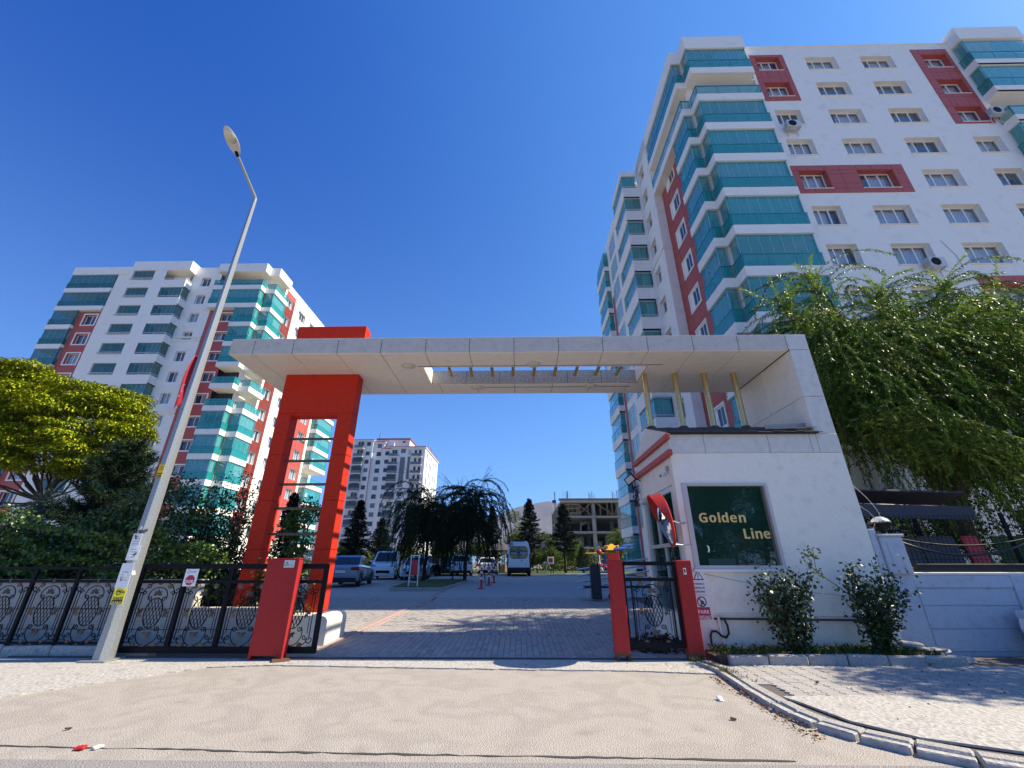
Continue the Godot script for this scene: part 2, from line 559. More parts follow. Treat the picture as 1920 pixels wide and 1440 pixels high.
# ---------------------------------------------------------------- ground
func sheet(x0: float, x1: float, zs: Array, lift: float) -> ArrayMesh:   # a sheet that follows the slope of the ground
	var m := MB.new()
	for i in zs.size() - 1:
		var a: float = zs[i]
		var b: float = zs[i + 1]
		var ya := ground_at(a) + lift
		var yb := ground_at(b) + lift
		m.quad(V(x0, ya, a), V(x1, ya, a), V(x1, yb, b), V(x0, yb, b))
	return m.mesh()

func flat(poly: Array, y: float, thick := 0.0) -> ArrayMesh:   # polygon of Vector2(x, z), seen from above, with a rim
	var m := MB.new()
	var pp := PackedVector2Array()
	for p in poly: pp.append(Vector2(p.x, -p.y))
	if Geometry2D.is_polygon_clockwise(pp): pp.reverse()
	m.t = Transform3D(Basis(Vector3.RIGHT, -PI / 2), V(0, y, 0))
	if thick > 0.0:
		m.prism(pp, -thick, 0.0)
	else:
		var idx := Geometry2D.triangulate_polygon(pp)
		for i in range(0, idx.size(), 3):
			var a := pp[idx[i]]
			var b := pp[idx[i + 1]]
			var d := pp[idx[i + 2]]
			if (b - a).cross(d - a) < 0: m.tri(V(a.x, a.y, 0), V(d.x, d.y, 0), V(b.x, b.y, 0))
			else: m.tri(V(a.x, a.y, 0), V(b.x, b.y, 0), V(d.x, d.y, 0))
	return m.mesh()

func ragged(pts: Array, amp: float, step: float) -> Array:   # a broken edge along a line of Vector2
	var out := []
	for i in pts.size() - 1:
		var a: Vector2 = pts[i]
		var b: Vector2 = pts[i + 1]
		var k := maxi(1, int(a.distance_to(b) / step))
		for j in k:
			out.append(a.lerp(b, float(j) / k) + Vector2(rnd(-amp, amp), rnd(-amp, amp)))
	out.append(pts[-1])
	return out

func strip(pts: Array, w0: float, y: float) -> ArrayMesh:   # a thin crack of uneven width
	var m := MB.new()
	var prev := []
	for i in pts.size():
		var p: Vector2 = pts[i]
		var w := w0 * rnd(0.15, 1.0)
		var q := [V(p.x, y, p.y - w * 0.5), V(p.x, y, p.y + w * 0.5)]
		if i > 0:
			m.quad(prev[1], q[1], q[0], prev[0])
		prev = q
	return m.mesh()

func uni_paver(l: float, w: float, h: float) -> ArrayMesh:   # zigzag interlocking block, chamfered top
	var a := l * 0.5
	var b := w * 0.5
	var z := w * 0.24
	# both ends wave the same way, so that rows interlock
	var pts := PackedVector2Array([Vector2(-a, -b), Vector2(a, -b), Vector2(a + z, -b * 0.5), Vector2(a, 0), Vector2(a - z, b * 0.5), Vector2(a, b), Vector2(-a, b), Vector2(-a - z, b * 0.5), Vector2(-a, 0), Vector2(-a + z, -b * 0.5)])
	var m := MB.new()
	m.t = Transform3D(Basis(Vector3.RIGHT, -PI / 2), Vector3.ZERO)
	m.prism(pts, -h, 0.0, 0.0055)
	return m.mesh()

var kerb_out := [Vector2(3.02, -8.3), Vector2(3.12, -7.66), Vector2(3.03, -6.66), Vector2(3.01, -6.0), Vector2(3.03, -5.68), Vector2(3.08, -5.4), Vector2(3.25, -5.1), Vector2(3.5, -4.82), Vector2(3.8, -4.58), Vector2(4.2, -4.36), Vector2(4.8, -4.15), Vector2(5.6, -4.0), Vector2(7.0, -3.9), Vector2(9.5, -3.85)]

func make_ground() -> void:
	structure("ground", sheet(-4500, 4500, [120, -8.5, -21, -40, -60, -5000], -0.09), M.earth, "dry bare earth around the whole site")
	structure("road", sheet(-90, 90, [16, -8.62], 0.0), M.asphalt, "worn pale asphalt street in front of the gate")
	# newer, greyer asphalt: nearest the viewer and along the kerb
	var edge := ragged([Vector2(-40, -4.95), Vector2(-4.9, -4.79), Vector2(-3.5, -4.75), Vector2(-1.9, -4.69), Vector2(0.6, -4.63), Vector2(2.35, -4.58)], 0.012, 0.12)
	var pl := edge.duplicate()
	pl.append_array(ragged([Vector2(2.35, -4.58), Vector2(2.46, -5.0), Vector2(2.52, -5.7), Vector2(2.53, -6.25)], 0.015, 0.1))
	pl.append_array([Vector2(3.0, -6.7), Vector2(3.02, -6.0), Vector2(3.1, -5.35), Vector2(3.5, -4.85), Vector2(4.8, -4.2), Vector2(9.5, -3.9), Vector2(40, -3.9), Vector2(40, 3), Vector2(-40, 3)])
	structure("asphalt_patch", flat(pl, 0.004), M.asphalt_grey, "greyer asphalt along the kerb and nearest the viewer")
	var cr := part("crack", strip(edge.slice(240), 0.045, 0.0082), M.joint, self)
	tag(cr, "dark ragged crack running across the asphalt street", "", "", "structure")
	# pale concrete apron
	var ap := ragged([Vector2(-30, 3.0), Vector2(-9.0, -3.4), Vector2(-7.6, -5.1), Vector2(-6.54, -6.26), Vector2(-6.24, -6.63), Vector2(-5.9, -7.04), Vector2(-5.51, -7.52), Vector2(-5.08, -7.93), Vector2(-4.24, -8.12), Vector2(-2.6, -8.02), Vector2(-0.13, -7.87), Vector2(1.8, -7.8), Vector2(2.98, -7.62)], 0.02, 0.09)
	ap.append_array([Vector2(3.02, -8.6), Vector2(-30, -8.6)])
	structure("concrete_apron", flat(ap, 0.022, 0.03), M.concrete, "pale rough concrete apron in front of the fence and gate")
	# courtyard
	structure("courtyard", sheet(-16, 18, [-8.62, -12, -16, -21, -30, -40.6], -0.035), M.sand, "sandy bed of the courtyard paving")
	structure("courtyard_paving", sheet(-16, 18, [-18.0, -21, -30, -40.6], -0.004), M.paver_far, "grey block paving of the inner yard")
	lay_pavers()
	var lw := structure("lawn", sheet(-60, 40, [-40.8, -60, -74], 0.03), M.lawn, "green lawn of the small park behind the yard")
	var pth := structure("path", sheet(4.5, 16, [-43.6, -45.4], 0.036), M.concrete, "pale path in front of the playground")
	for q in [[-16.0, -40.7, 18.0, -40.7]]:
		var k := 0
		var park := thing("park_kerb", "low grey kerb between the yard and the park lawn", "kerb")
		while k < 34:
			cpart("kerb_stone", M.kerb, park, -16.0 + k, -15.01 + k, 0.52, 0.76, -40.82, -40.66, 0.012)
			k += 1
	# island with lawn beside the parked cars
	var isl := [Vector2(-5.64, -20.48), Vector2(-3.46, -20.36), Vector2(-3.4, -24), Vector2(-3.53, -30.6), Vector2(-4.2, -31.4), Vector2(-6.4, -31.4), Vector2(-6.3, -26)]
	var ik := thing("planted_island", "kerbed grass island under the two drooping trees in the yard", "planter")
	var mb := MB.new()
	var pp := PackedVector2Array()
	for p in isl: pp.append(Vector2(p.x, -p.y))
	var grown := Geometry2D.offset_polygon(pp, 0.14)[0]
	if Geometry2D.is_polygon_clockwise(grown): grown.reverse()
	mb.t = Transform3D(Basis(Vector3.RIGHT, -PI / 2), V(0, 0.62, 0))
	mb.prism(grown, -0.3, 0.0, 0.015)
	part("kerb", mb.mesh(), M.kerb, ik)
	part("turf", flat(isl, 0.65, 0.05), M.lawn, ik)
	# right pavement
	var walk := [Vector2(3.16, -8.2), Vector2(3.26, -7.66), Vector2(3.18, -6.66), Vector2(3.15, -6.0), Vector2(3.22, -5.4), Vector2(3.6, -4.9), Vector2(4.9, -4.25), Vector2(7.0, -4.0), Vector2(12, -3.9), Vector2(12, -8.9), Vector2(3.2, -8.9)]
	var sw := structure("pavement", flat(walk, 0.035, 0.2), M.sand, "pavement of zigzag paving blocks in front of the guardhouse")
	var up := [uni_paver(0.209, 0.109, 0.05), uni_paver(0.207, 0.1085, 0.05)]
	rng.seed = 31
	var mats := [M.paver_b, M.paver_a, M.kerb]
	var rest := MB.new()
	var cnt := 0
	var wp := PackedVector2Array()
	for p in walk: wp.append(p)
	var rot := Basis(Vector3.UP, deg_to_rad(-4))
	for i in range(-60, 60):
		for j in range(-70, 70):
			var q := rot * V(i * 0.222, 0, j * 0.112)
			var at := Vector2(6.0 + q.x, -7.0 + q.z)
			if at.y > -6.15 + 0.05 * sin(at.x * 3.0) or at.y < -8.05 or at.x > 9.6: continue
			if at.x < 3.36 + 0.06 * sin(at.y): continue
			if not Geometry2D.is_point_in_polygon(at, wp): continue
			var b := Basis.from_euler(V(rnd(-0.02, 0.02), deg_to_rad(-4) + rnd(-0.012, 0.012), rnd(-0.02, 0.02)))
			var p3 := V(at.x, 0.052 + rnd(-0.0035, 0.003), at.y)
			if at.x < 6.9 and cnt < 300:
				part("paver", up[cnt % 2], mats[rng.randi() % 3], sw, p3, b)
				cnt += 1
			else:
				rest.t = Transform3D(b, p3)
				rest.cbox(V(0, -0.025, 0), V(0.216, 0.05, 0.107), 0.006)
	tag(part("paving_blocks", rest.mesh(), M.paver_b, sw), "", "", "", "stuff")
	var slab := ragged([Vector2(3.2, -6.26), Vector2(4.04, -6.33), Vector2(4.84, -6.33), Vector2(5.9, -6.36), Vector2(12, -6.4)], 0.02, 0.08)
	slab.append_array([Vector2(12, -3.95), Vector2(7.0, -4.1), Vector2(4.9, -4.36), Vector2(3.75, -4.95), Vector2(3.42, -5.4), Vector2(3.3, -6.0)])
	part("concrete_slab", flat(slab, 0.064, 0.02), M.concrete, sw)
	# kerb stones
	var kb := thing("kerb", "curved row of pale kerb stones edging the right pavement", "kerb")
	for i in kerb_out.size() - 1:
		var a: Vector2 = kerb_out[i]
		var b2: Vector2 = kerb_out[i + 1]
		var k := maxi(1, int(round(a.distance_to(b2) / 0.5)))
		for j in k:
			var p: Vector2 = a.lerp(b2, (j + 0.5) / k)
			var d := (b2 - a).normalized()
			var ln := a.distance_to(b2) / k - 0.012
			var bs := Basis.from_euler(V(rnd(-0.025, 0.025), atan2(-d.y, d.x) + rnd(-0.012, 0.012), rnd(-0.02, 0.02)))
			part("kerb_stone", cb(V(snappedf(ln, 0.02), 0.16, 0.15), 0.018), M.kerb, kb, V(p.x + 0.075, 0.0 + rnd(-0.006, 0.006), p.y), bs)
			part("edge_stone", cb(V(snappedf(ln, 0.02), 0.14, 0.09), 0.01), M.concrete, kb, V(p.x + 0.075 - d.y * 0.13, -0.005 + rnd(-0.004, 0.004), p.y + d.x * 0.13), bs)

func lay_pavers() -> void:
	rng.seed = 5
	var yard := get_node("courtyard_paving")
	var box := cb(V(0.107, 0.06, 0.217), 0.007)
	var mats := [M.paver_a, M.paver_b, M.paver_a, M.paver_c]
	var rest := []
	for k in 3: rest.append(MB.new())
	var cnt := 0
	var z := -8.78
	var row := 0
	while z > -17.95:
		var x0 := -4.4 if z > -10.9 else -8.5
		var x1 := 3.25 if z > -11.6 else 6.0
		var i := 0
		var x := x0
		while x < x1:
			var zz := z - (0.11 if i % 2 == 0 else 0.0)
			var b := Basis.from_euler(V(0.038 + rnd(-0.014, 0.014), rnd(-0.012, 0.012), rnd(-0.014, 0.014)))
			var p := V(x, ground_at(zz) - 0.03 + rnd(-0.004, 0.003), zz)
			var kind := rng.randi() % 4
			var pink := absf(x - lerpf(-3.81, -3.4, (-zz - 10.85) / 5.8)) < 0.15 and zz < -9.5
			if cnt < 296 and x > -3.9 and x < 3.3 and not pink:
				part("paver", box, mats[kind], yard, p, b)
				cnt += 1
			elif pink:
				pass
			elif zz > -11.5 or (x > -7.5 and x < 4.2):
				var mb: MB = rest[kind % 3]
				mb.t = Transform3D(b, p)
				if zz > -12.5: mb.cbox(Vector3.ZERO, V(0.107, 0.06, 0.217), 0.007)
				else: mb.box(Vector3.ZERO, V(0.106, 0.06, 0.216))
			x += 0.112
			i += 1
		z -= 0.222
		row += 1
	for k in 3:
		tag(part("paving_blocks", rest[k].mesh(), mats[k + 1] if k > 0 else mats[0], yard), "", "", "", "stuff")
	var pk := thing("pink_paving_strip", "strip of pinkish kerb blocks running deep into the yard", "paving strip")
	z = -9.6
	while z > -20.2:
		var xx := lerpf(-3.81, -3.4, clampf((-z - 10.85) / 5.8, 0, 1))
		var b := Basis.from_euler(V(0.038 + rnd(-0.02, 0.02), -0.07 + rnd(-0.02, 0.02), rnd(-0.02, 0.02)))
		part("kerb_block", cb(V(0.15, 0.09, 0.39), 0.01), M.paver_pink, pk, V(xx - 0.08, ground_at(z) - 0.03, z), b)
		part("kerb_block", cb(V(0.13, 0.08, 0.39), 0.01), M.paver_pink if rng.randf() < 0.8 else M.paver_c, pk, V(xx + 0.075, ground_at(z) - 0.035, z), b)
		z -= 0.4

# ---------------------------------------------------------------- gate canopy, red portal, guardhouse
const ZF := -8.9
const ZB := -11.57

func make_canopy() -> void:
	var g := thing("gate_canopy", "long grey panelled canopy spanning the gate, with a slot of golden bars", "gate canopy", V(0, 0, 0))
	var xs := [-7.06, -6.48, -5.51, -4.41, -3.34, -2.25, -1.18, -0.1, 0.98, 2.05, 3.13, 4.22, 5.3, 6.46]
	# dark core that shows in the joints
	var core := MB.new()
	core.ab(-7.04, 6.46, 6.265, 6.655, -9.74, ZF - 0.02)
	core.ab(-7.04, 6.46, 6.265, 6.655, ZB + 0.02, -10.83)
	core.ab(-7.04, -2.47, 6.265, 6.655, -10.83, -9.74)
	core.ab(3.34, 6.46, 6.265, 6.655, -10.83, -9.74)
	part("core", core.mesh(), M.joint, g)
	var j := 0.006
	for i in xs.size() - 1:
		var a: float = xs[i] + j
		var b: float = xs[i + 1] - j
		if i == 0: a = -7.06
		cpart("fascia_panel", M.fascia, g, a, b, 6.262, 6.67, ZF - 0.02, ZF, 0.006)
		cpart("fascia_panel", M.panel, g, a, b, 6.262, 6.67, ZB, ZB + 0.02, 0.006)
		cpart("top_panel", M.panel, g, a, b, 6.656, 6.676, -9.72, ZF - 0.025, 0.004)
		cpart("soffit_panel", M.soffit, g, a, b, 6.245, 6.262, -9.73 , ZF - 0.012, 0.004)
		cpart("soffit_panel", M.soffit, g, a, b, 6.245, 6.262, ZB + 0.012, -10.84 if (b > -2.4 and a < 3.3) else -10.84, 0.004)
		if b < -2.45 or a > 3.3:
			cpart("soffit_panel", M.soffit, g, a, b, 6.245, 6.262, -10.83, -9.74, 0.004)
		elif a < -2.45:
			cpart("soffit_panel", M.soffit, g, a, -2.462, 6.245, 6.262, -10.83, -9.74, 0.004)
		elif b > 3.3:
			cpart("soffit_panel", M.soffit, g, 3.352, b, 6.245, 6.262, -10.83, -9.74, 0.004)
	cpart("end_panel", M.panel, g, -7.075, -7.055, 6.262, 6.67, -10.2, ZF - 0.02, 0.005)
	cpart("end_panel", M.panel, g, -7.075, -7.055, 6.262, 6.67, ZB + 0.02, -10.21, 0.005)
	# inner faces of the slot, streaked with dirt
	var hx := -2.45
	for i in 6:
		cpart("slot_panel", M.panel_dirty, g, hx + 0.004, hx + 0.956, 6.262, 6.67, -10.84, -10.82, 0.004)
		cpart("slot_panel", M.panel_dirty, g, hx + 0.004, hx + 0.956, 6.262, 6.67, -9.75, -9.735, 0.004)
		hx += 0.963
	cpart("slot_panel", M.soffit, g, -2.475, -2.455, 6.262, 6.67, -10.815, -9.755, 0.004)
	cpart("slot_panel", M.soffit, g, 3.325, 3.345, 6.262, 6.67, -10.815, -9.755, 0.004)
	for i in 9:
		var x := -1.9 + i * 0.587
		rod("golden_bar", [V(x, 6.52, -10.82), V(x, 6.52, -9.75)], 0.05, M.gold, g, 12)
	for p in [[-2.82, -9.6], [0.39, -9.56], [-1.19, -11.05], [2.07, -11.0]]:
		var m := MB.new()
		m.lathe([Vector2(0.001, -0.055), Vector2(0.10, -0.05), Vector2(0.14, -0.03), Vector2(0.145, 0)], 20)
		var rim := MB.new()
		rim.lathe([Vector2(0.14, -0.012), Vector2(0.185, -0.012), Vector2(0.19, 0.0)], 20)
		var l := part("ceiling_lamp", rim.mesh(), M.plastic, g, V(p[0], 6.245, p[1]))
		part("diffuser", m.mesh(), M.lampglass, l)
	bpart("conduit", M.bronze, g, -2.6, 3.7, 6.236, 6.247, -9.65, -9.635)
	bpart("conduit", M.bronze, g, -1.0, 3.2, 6.236, 6.247, -11.06, -11.045)
	# right pier that carries it
	var pc := MB.new()
	pc.ab(6.5, 6.93, 4.2, 6.655, ZB + 0.02, ZF - 0.02)
	part("core", pc.mesh(), M.joint, g)
	cpart("pier_panel", M.panel, g, 6.468, 6.95, 6.262, 6.67, ZF - 0.02, ZF, 0.006)
	cpart("pier_panel", M.panel, g, 6.48, 6.95, 5.06, 6.254, ZF - 0.02, ZF, 0.006)
	cpart("pier_panel", M.panel, g, 6.48, 6.95, 4.19, 5.052, ZF - 0.02, ZF, 0.006)
	cpart("pier_panel", M.panel, g, 6.935, 6.955, 4.19, 6.67, ZB + 0.02, ZF - 0.02, 0.006)
	cpart("pier_panel", M.panel, g, 6.48, 6.95, 4.19, 6.67, ZB, ZB + 0.02, 0.006)
	for s in [[5.06, 6.24], [4.19, 5.052]]:
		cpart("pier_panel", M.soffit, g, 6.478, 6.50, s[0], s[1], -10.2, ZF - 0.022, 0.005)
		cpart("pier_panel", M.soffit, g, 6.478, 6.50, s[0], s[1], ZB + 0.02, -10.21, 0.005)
	# four golden columns on the guardhouse roof
	var first: Node3D = null
	var i := 0
	for x in [3.37, 4.18, 4.96, 5.745]:
		var c := thing("golden_column", ["slim golden column nearest the slot of bars, on the guardhouse roof", "second slim golden column from the slot of bars", "third slim golden column from the slot of bars", "slim golden column nearest the canopy pier"][i], "column", V(x, 4.3, -10.2), 0, "golden columns under the canopy")
		rod("shaft", [V(0, 0, 0), V(0, 1.945, 0)], 0.072, M.gold, c, 16)
		var b := MB.new()
		b.lathe([Vector2(0.12, 0.36), Vector2(0.12, 0.44), Vector2(0.075, 0.47)], 16)
		part("base_collar", b.mesh(), M.darkgrey, c)
		i += 1

func make_portal() -> void:
	var g := thing("red_portal", "tall orange-red portal column with rungs, carrying the canopy", "column", V(0, 0, 0))
	var z0 := -10.45
	var z1 := -10.09
	var ys := [0.5, 1.86, 2.95, 4.05, 5.14]
	var core := MB.new()
	core.ab(-6.225, -5.895, 0.3, 5.1, z0 + 0.015, z1 - 0.015)
	core.ab(-4.655, -4.295, 0.3, 5.1, z0 + 0.015, z1 - 0.015)
	core.ab(-6.225, -4.295, 5.1, 7.7, z0 + 0.015, z1 - 0.015)
	part("core", core.mesh(), mat(Color(0.2, 0.02, 0.01), 0.9), g)
	for i in 4:
		cpart("panel", M.red_gate, g, -6.24, -5.88, ys[i] + 0.004, ys[i + 1] - 0.004, z0, z1, 0.008)
		cpart("panel", M.red_gate, g, -4.67, -4.28, ys[i] + 0.004, ys[i + 1] - 0.004, z0, z1, 0.008)
	cpart("panel", M.red_gate, g, -5.884, -4.666, 5.085, 5.137, z0 + 0.004, z1 - 0.004, 0.004)
	cpart("panel", M.red_gate, g, -6.24, -4.28, 5.144, 6.24, z0, z1, 0.008)
	cpart("panel", M.red_gate, g, -6.22, -4.28, 6.68, 7.74, z0, z1, 0.008)
	for y in [4.5, 3.93, 3.35, 2.78, 2.2]:
		rod("rung", [V(-5.9, y, -10.27), V(-4.65, y, -10.27)], 0.032, M.bronze, g, 10)
	var p := thing("portal_plinth", "rounded white concrete plinth under the red portal's right leg", "plinth", V(-4.35, 0.0, -10.2))
	var m := MB.new()
	var out := PackedVector2Array()
	for q in [Vector2(-0.42, -0.1), Vector2(0.42, -0.1), Vector2(0.43, 0.42)]: out.append(q)
	for k in 7:
		var a := PI / 2 * k / 6
		out.append(Vector2(0.28 + 0.15 * cos(a), 0.47 + 0.13 * sin(a)))
	out.append(Vector2(-0.42, 0.6))
	m.prism(out, -0.5, 0.5, 0.03)
	part("block", m.mesh(), M.plaster, p)
	var p2 := copy(p, "white concrete plinth under the red portal's left leg", V(-6.1, 0, -10.2))
	p2.set_meta("category", "plinth")

func box_wall(m: MB, x0: float, x1: float, y0: float, y1: float, z0: float, z1: float, holes: Array) -> void:   # a wall in x, y with holes [x0, x1, y0, y1]
	var xs := [x0, x1]
	var ys := [y0, y1]
	for h in holes:
		xs.append_array([h[0], h[1]])
		ys.append_array([h[2], h[3]])
	xs.sort()
	ys.sort()
	for j in ys.size() - 1:
		if ys[j + 1] - ys[j] < 0.001: continue
		var run := -1
		for i in xs.size():
			var solid := false
			if i < xs.size() - 1:
				var cx: float = (xs[i] + xs[i + 1]) * 0.5
				var cy: float = (ys[j] + ys[j + 1]) * 0.5
				solid = true
				for h in holes:
					if cx > h[0] and cx < h[1] and cy > h[2] and cy < h[3]: solid = false
			if solid and run < 0: run = i
			if not solid and run >= 0:
				if xs[i] - xs[run] > 0.001:
					m.ab(xs[run], xs[i], ys[j], ys[j + 1], z0, z1)
				run = -1

func make_guardhouse() -> void:
	var g := thing("guardhouse", "white guardhouse with a big dark green window beside the gate", "guardhouse", V(0, 0, 0))
	var m := MB.new()
	box_wall(m, 3.27, 6.95, -0.1, 3.75, ZF - 0.2, ZF, [[3.45, 5.13, 1.52, 3.07]])
	m.t = Transform3D(Basis(Vector3.UP, PI / 2), Vector3.ZERO)       # local x runs to -z, local z to +x
	box_wall(m, 9.1, 11.57, -0.1, 3.75, 3.27, 3.45, [[9.1, 11.35, 0.62, 3.12]])
	m.t = Transform3D()
	m.ab(6.77, 6.95, -0.1, 4.2, ZB, ZF - 0.2)
	m.ab(3.45, 6.77, -0.1, 3.75, ZB, ZB + 0.18)
	m.ab(3.45, 6.77, -0.1, 0.5, ZB + 0.18, ZF - 0.2)
	m.ab(3.45, 6.77, 3.6, 3.75, ZB + 0.18, ZF - 0.2)
	part("wall", m.mesh(), M.plaster, g)
	bpart("shade_lining", M.darkgrey, g, 3.5, 6.7, 0.5, 3.6, ZB + 0.185, ZB + 0.2)  # dark sheet gives the room behind the glass its shade by colour
	# fascia panels above the wall
	for s in [[3.26, 4.03], [4.038, 5.42], [5.428, 6.33], [6.338, 6.48], [6.488, 6.95]]:
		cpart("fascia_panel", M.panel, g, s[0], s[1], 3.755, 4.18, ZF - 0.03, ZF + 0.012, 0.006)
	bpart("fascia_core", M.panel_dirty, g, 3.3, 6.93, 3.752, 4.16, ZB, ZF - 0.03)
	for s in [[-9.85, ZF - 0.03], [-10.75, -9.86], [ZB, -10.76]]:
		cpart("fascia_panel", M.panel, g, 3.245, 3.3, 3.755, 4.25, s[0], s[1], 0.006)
	var gb := MB.new()
	gb.t = Transform3D(Basis(Vector3.UP, PI / 2), V(3.25, 0, 0))
	gb.prism(PackedVector2Array([Vector2(8.95, 4.25), Vector2(11.57, 4.25), Vector2(10.25, 4.72)]), 0.0, 0.05)
	part("gable", gb.mesh(), M.panel, g)
	for y in [4.09, 3.74]:
		cpart("red_band", M.red_plain, g, 3.17, 3.262, y - 0.065, y + 0.065, -11.6, -8.72, 0.012)
	# shingled roof: two slopes
	var roof := MB.new()
	for s in [1.0, -1.0]:
		var a := V(3.3, 4.19, -10.25 + s * 1.46)
		var b := V(6.5, 4.19, -10.25 + s * 1.46)
		var c := V(6.5, 4.74, -10.25)
		var d := V(3.3, 4.74, -10.25)
		if s > 0: roof.quad(a, b, c, d)
		else: roof.quad(b, a, d, c)
	roof.ab(3.3, 6.5, 4.165, 4.188, -11.71, -8.79)
	var rf := part("roof", roof.mesh(), M.blackmatt, g)
	rng.seed = 77
	for r in 6:
		var x := 3.2
		while x < 6.42:
			var w := rnd(0.13, 0.22)
			var f := (r + 0.5) / 6.5
			var sl := Basis.from_euler(V(0.36 + rnd(-0.04, 0.06), rnd(-0.03, 0.03), rnd(-0.05, 0.05)))
			part("shingle", cb(V(snappedf(w, 0.03), 0.016, 0.3), 0.004), M.shingle, rf, V(x + w * 0.5, lerpf(4.20, 4.73, f) + rnd(0.0, 0.015), lerpf(-8.82, -10.2, f)), sl)
			x += w + 0.004
	var ch := MB.new()
	ch.t = Transform3D(Basis.from_euler(V(0.25, 0.0, 0.04)), V(6.05, 4.33, -8.98))
	ch.box(Vector3.ZERO, V(0.95, 0.012, 0.3))
	ch.box(V(0, 0.05, -0.15), V(0.95, 0.1, 0.012))
	tag(part("roof_flashing", ch.mesh(), M.galv, g), "loose bent sheet of metal flashing", "")
	# big front window
	var w := MB.new()
	var wz := ZF - 0.06
	for s in [[3.40, 3.50, 1.46, 3.11], [5.10, 5.16, 1.46, 3.11], [3.50, 5.10, 3.055, 3.11], [3.50, 5.10, 1.46, 1.53]]:
		w.ab(s[0], s[1], s[2], s[3], wz - 0.03, wz + 0.09)
	var win := part("window", w.mesh(), M.window_grey, g)
	bpart("pane", M.guard_glass, win, 3.50, 5.10, 1.53, 3.055, wz - 0.006, wz + 0.006)
	cpart("sill", M.white_paint, win, 3.36, 5.22, 1.415, 1.462, wz, ZF + 0.07, 0.008)
	words("lettering", "Golden", 0.185, M.letter_gold, win, V(4.145, 2.42, wz + 0.009), Basis(), true, 0.94)
	words("lettering", "Line", 0.185, M.letter_gold, win, V(4.775, 2.11, wz + 0.009), Basis(), true, 0.52)
	var st := MB.new()
	st.prism(PackedVector2Array([Vector2(0, 0), Vector2(0.03, -0.02), Vector2(0.05, 0.03), Vector2(0.045, 0.1), Vector2(0.0, 0.12), Vector2(0.015, 0.085), Vector2(0.02, 0.03)]), 0, 0.002)
	part("sticker", st.mesh(), M.white_paint, win, V(3.73, 1.78, wz + 0.008))
	# side windows towards the drive
	var sd := MB.new()
	var x := 3.33
	for s in [[-9.24, -9.0, 0.5, 3.1], [-11.36, -11.24, 0.5, 3.1]]: sd.ab(x - 0.05, x + 0.06, s[2], s[3], s[0], s[1])
	for y in [[3.0, 3.12], [1.9, 1.98], [0.5, 0.64]]: sd.ab(x - 0.04, x + 0.05, y[0], y[1], -11.24, -9.24)
	sd.ab(x - 0.03, x + 0.04, 0.64, 1.9, -10.22, -10.16)
	sd.ab(x - 0.03, x + 0.04, 1.98, 3.0, -10.52, -10.46)
	var sw := part("side_window", sd.mesh(), M.alu, g)
	for s in [[-11.24, -10.22, 0.64, 1.9], [-10.16, -9.24, 0.64, 1.9], [-11.24, -10.52, 1.98, 3.0], [-10.46, -9.24, 1.98, 3.0]]:
		bpart("pane", M.guard_glass, sw, x - 0.005, x + 0.005, s[2] + 0.004, s[3] - 0.004, s[0] + 0.004, s[1] - 0.004)
	var dia := words("sticker", "W", 0.11, M.white_paint, sw, V(x - 0.01, 2.3, -9.5), Basis(Vector3.UP, -PI / 2) * Basis(Vector3.BACK, 0.8))
	# desk and chair back inside
	cpart("desk", M.timber, g, 3.6, 6.2, 1.2, 1.25, -9.9, -9.2)
	cpart("monitor", M.plastic, g, 4.05, 4.6, 1.3, 1.66, -9.75, -9.7)
	cpart("chair_back", M.black, g, 4.3, 4.75, 1.3, 1.95, -10.35, -10.28, 0.03)
	cpart("cupboard", M.timber, g, 5.3, 6.6, 0.5, 2.2, -11.35, -10.9)
	# two long pipes along the wall
	rod("pipe", [V(3.62, 0.70, ZF + 0.03), V(7.0, 0.66, ZF + 0.03)], 0.014, M.plaster, g)
	rod("pipe", [V(3.6, 0.625, ZF + 0.03), V(7.0, 0.60, ZF + 0.03)], 0.018, M.darkgrey, g)
	rod("pipe", [V(3.68, 0.66, ZF + 0.03), V(3.69, 0.4, ZF + 0.035), V(3.74, 0.02, ZF + 0.05)], 0.026, M.plaster, g)
	var hose := []
	for q in [[3.70, 0.64], [3.76, 0.62], [3.80, 0.52], [3.80, 0.40], [3.74, 0.33], [3.66, 0.36], [3.58, 0.43], [3.50, 0.43], [3.46, 0.36], [3.46, 0.2], [3.44, 0.04], [3.42, -0.05]]:
		hose.append(V(q[0], q[1], ZF + 0.09))
	tag(rod("black_hose", hose, 0.02, M.rubber, self), "black corrugated hose looping down the guardhouse wall", "hose")
	rod("cable", [V(3.55, 1.38, ZF + 0.015), V(4.6, 1.18, ZF + 0.02), V(5.6, 1.05, ZF + 0.015), V(6.95, 0.95, ZF + 0.02)], 0.004, M.grey, g, 5)

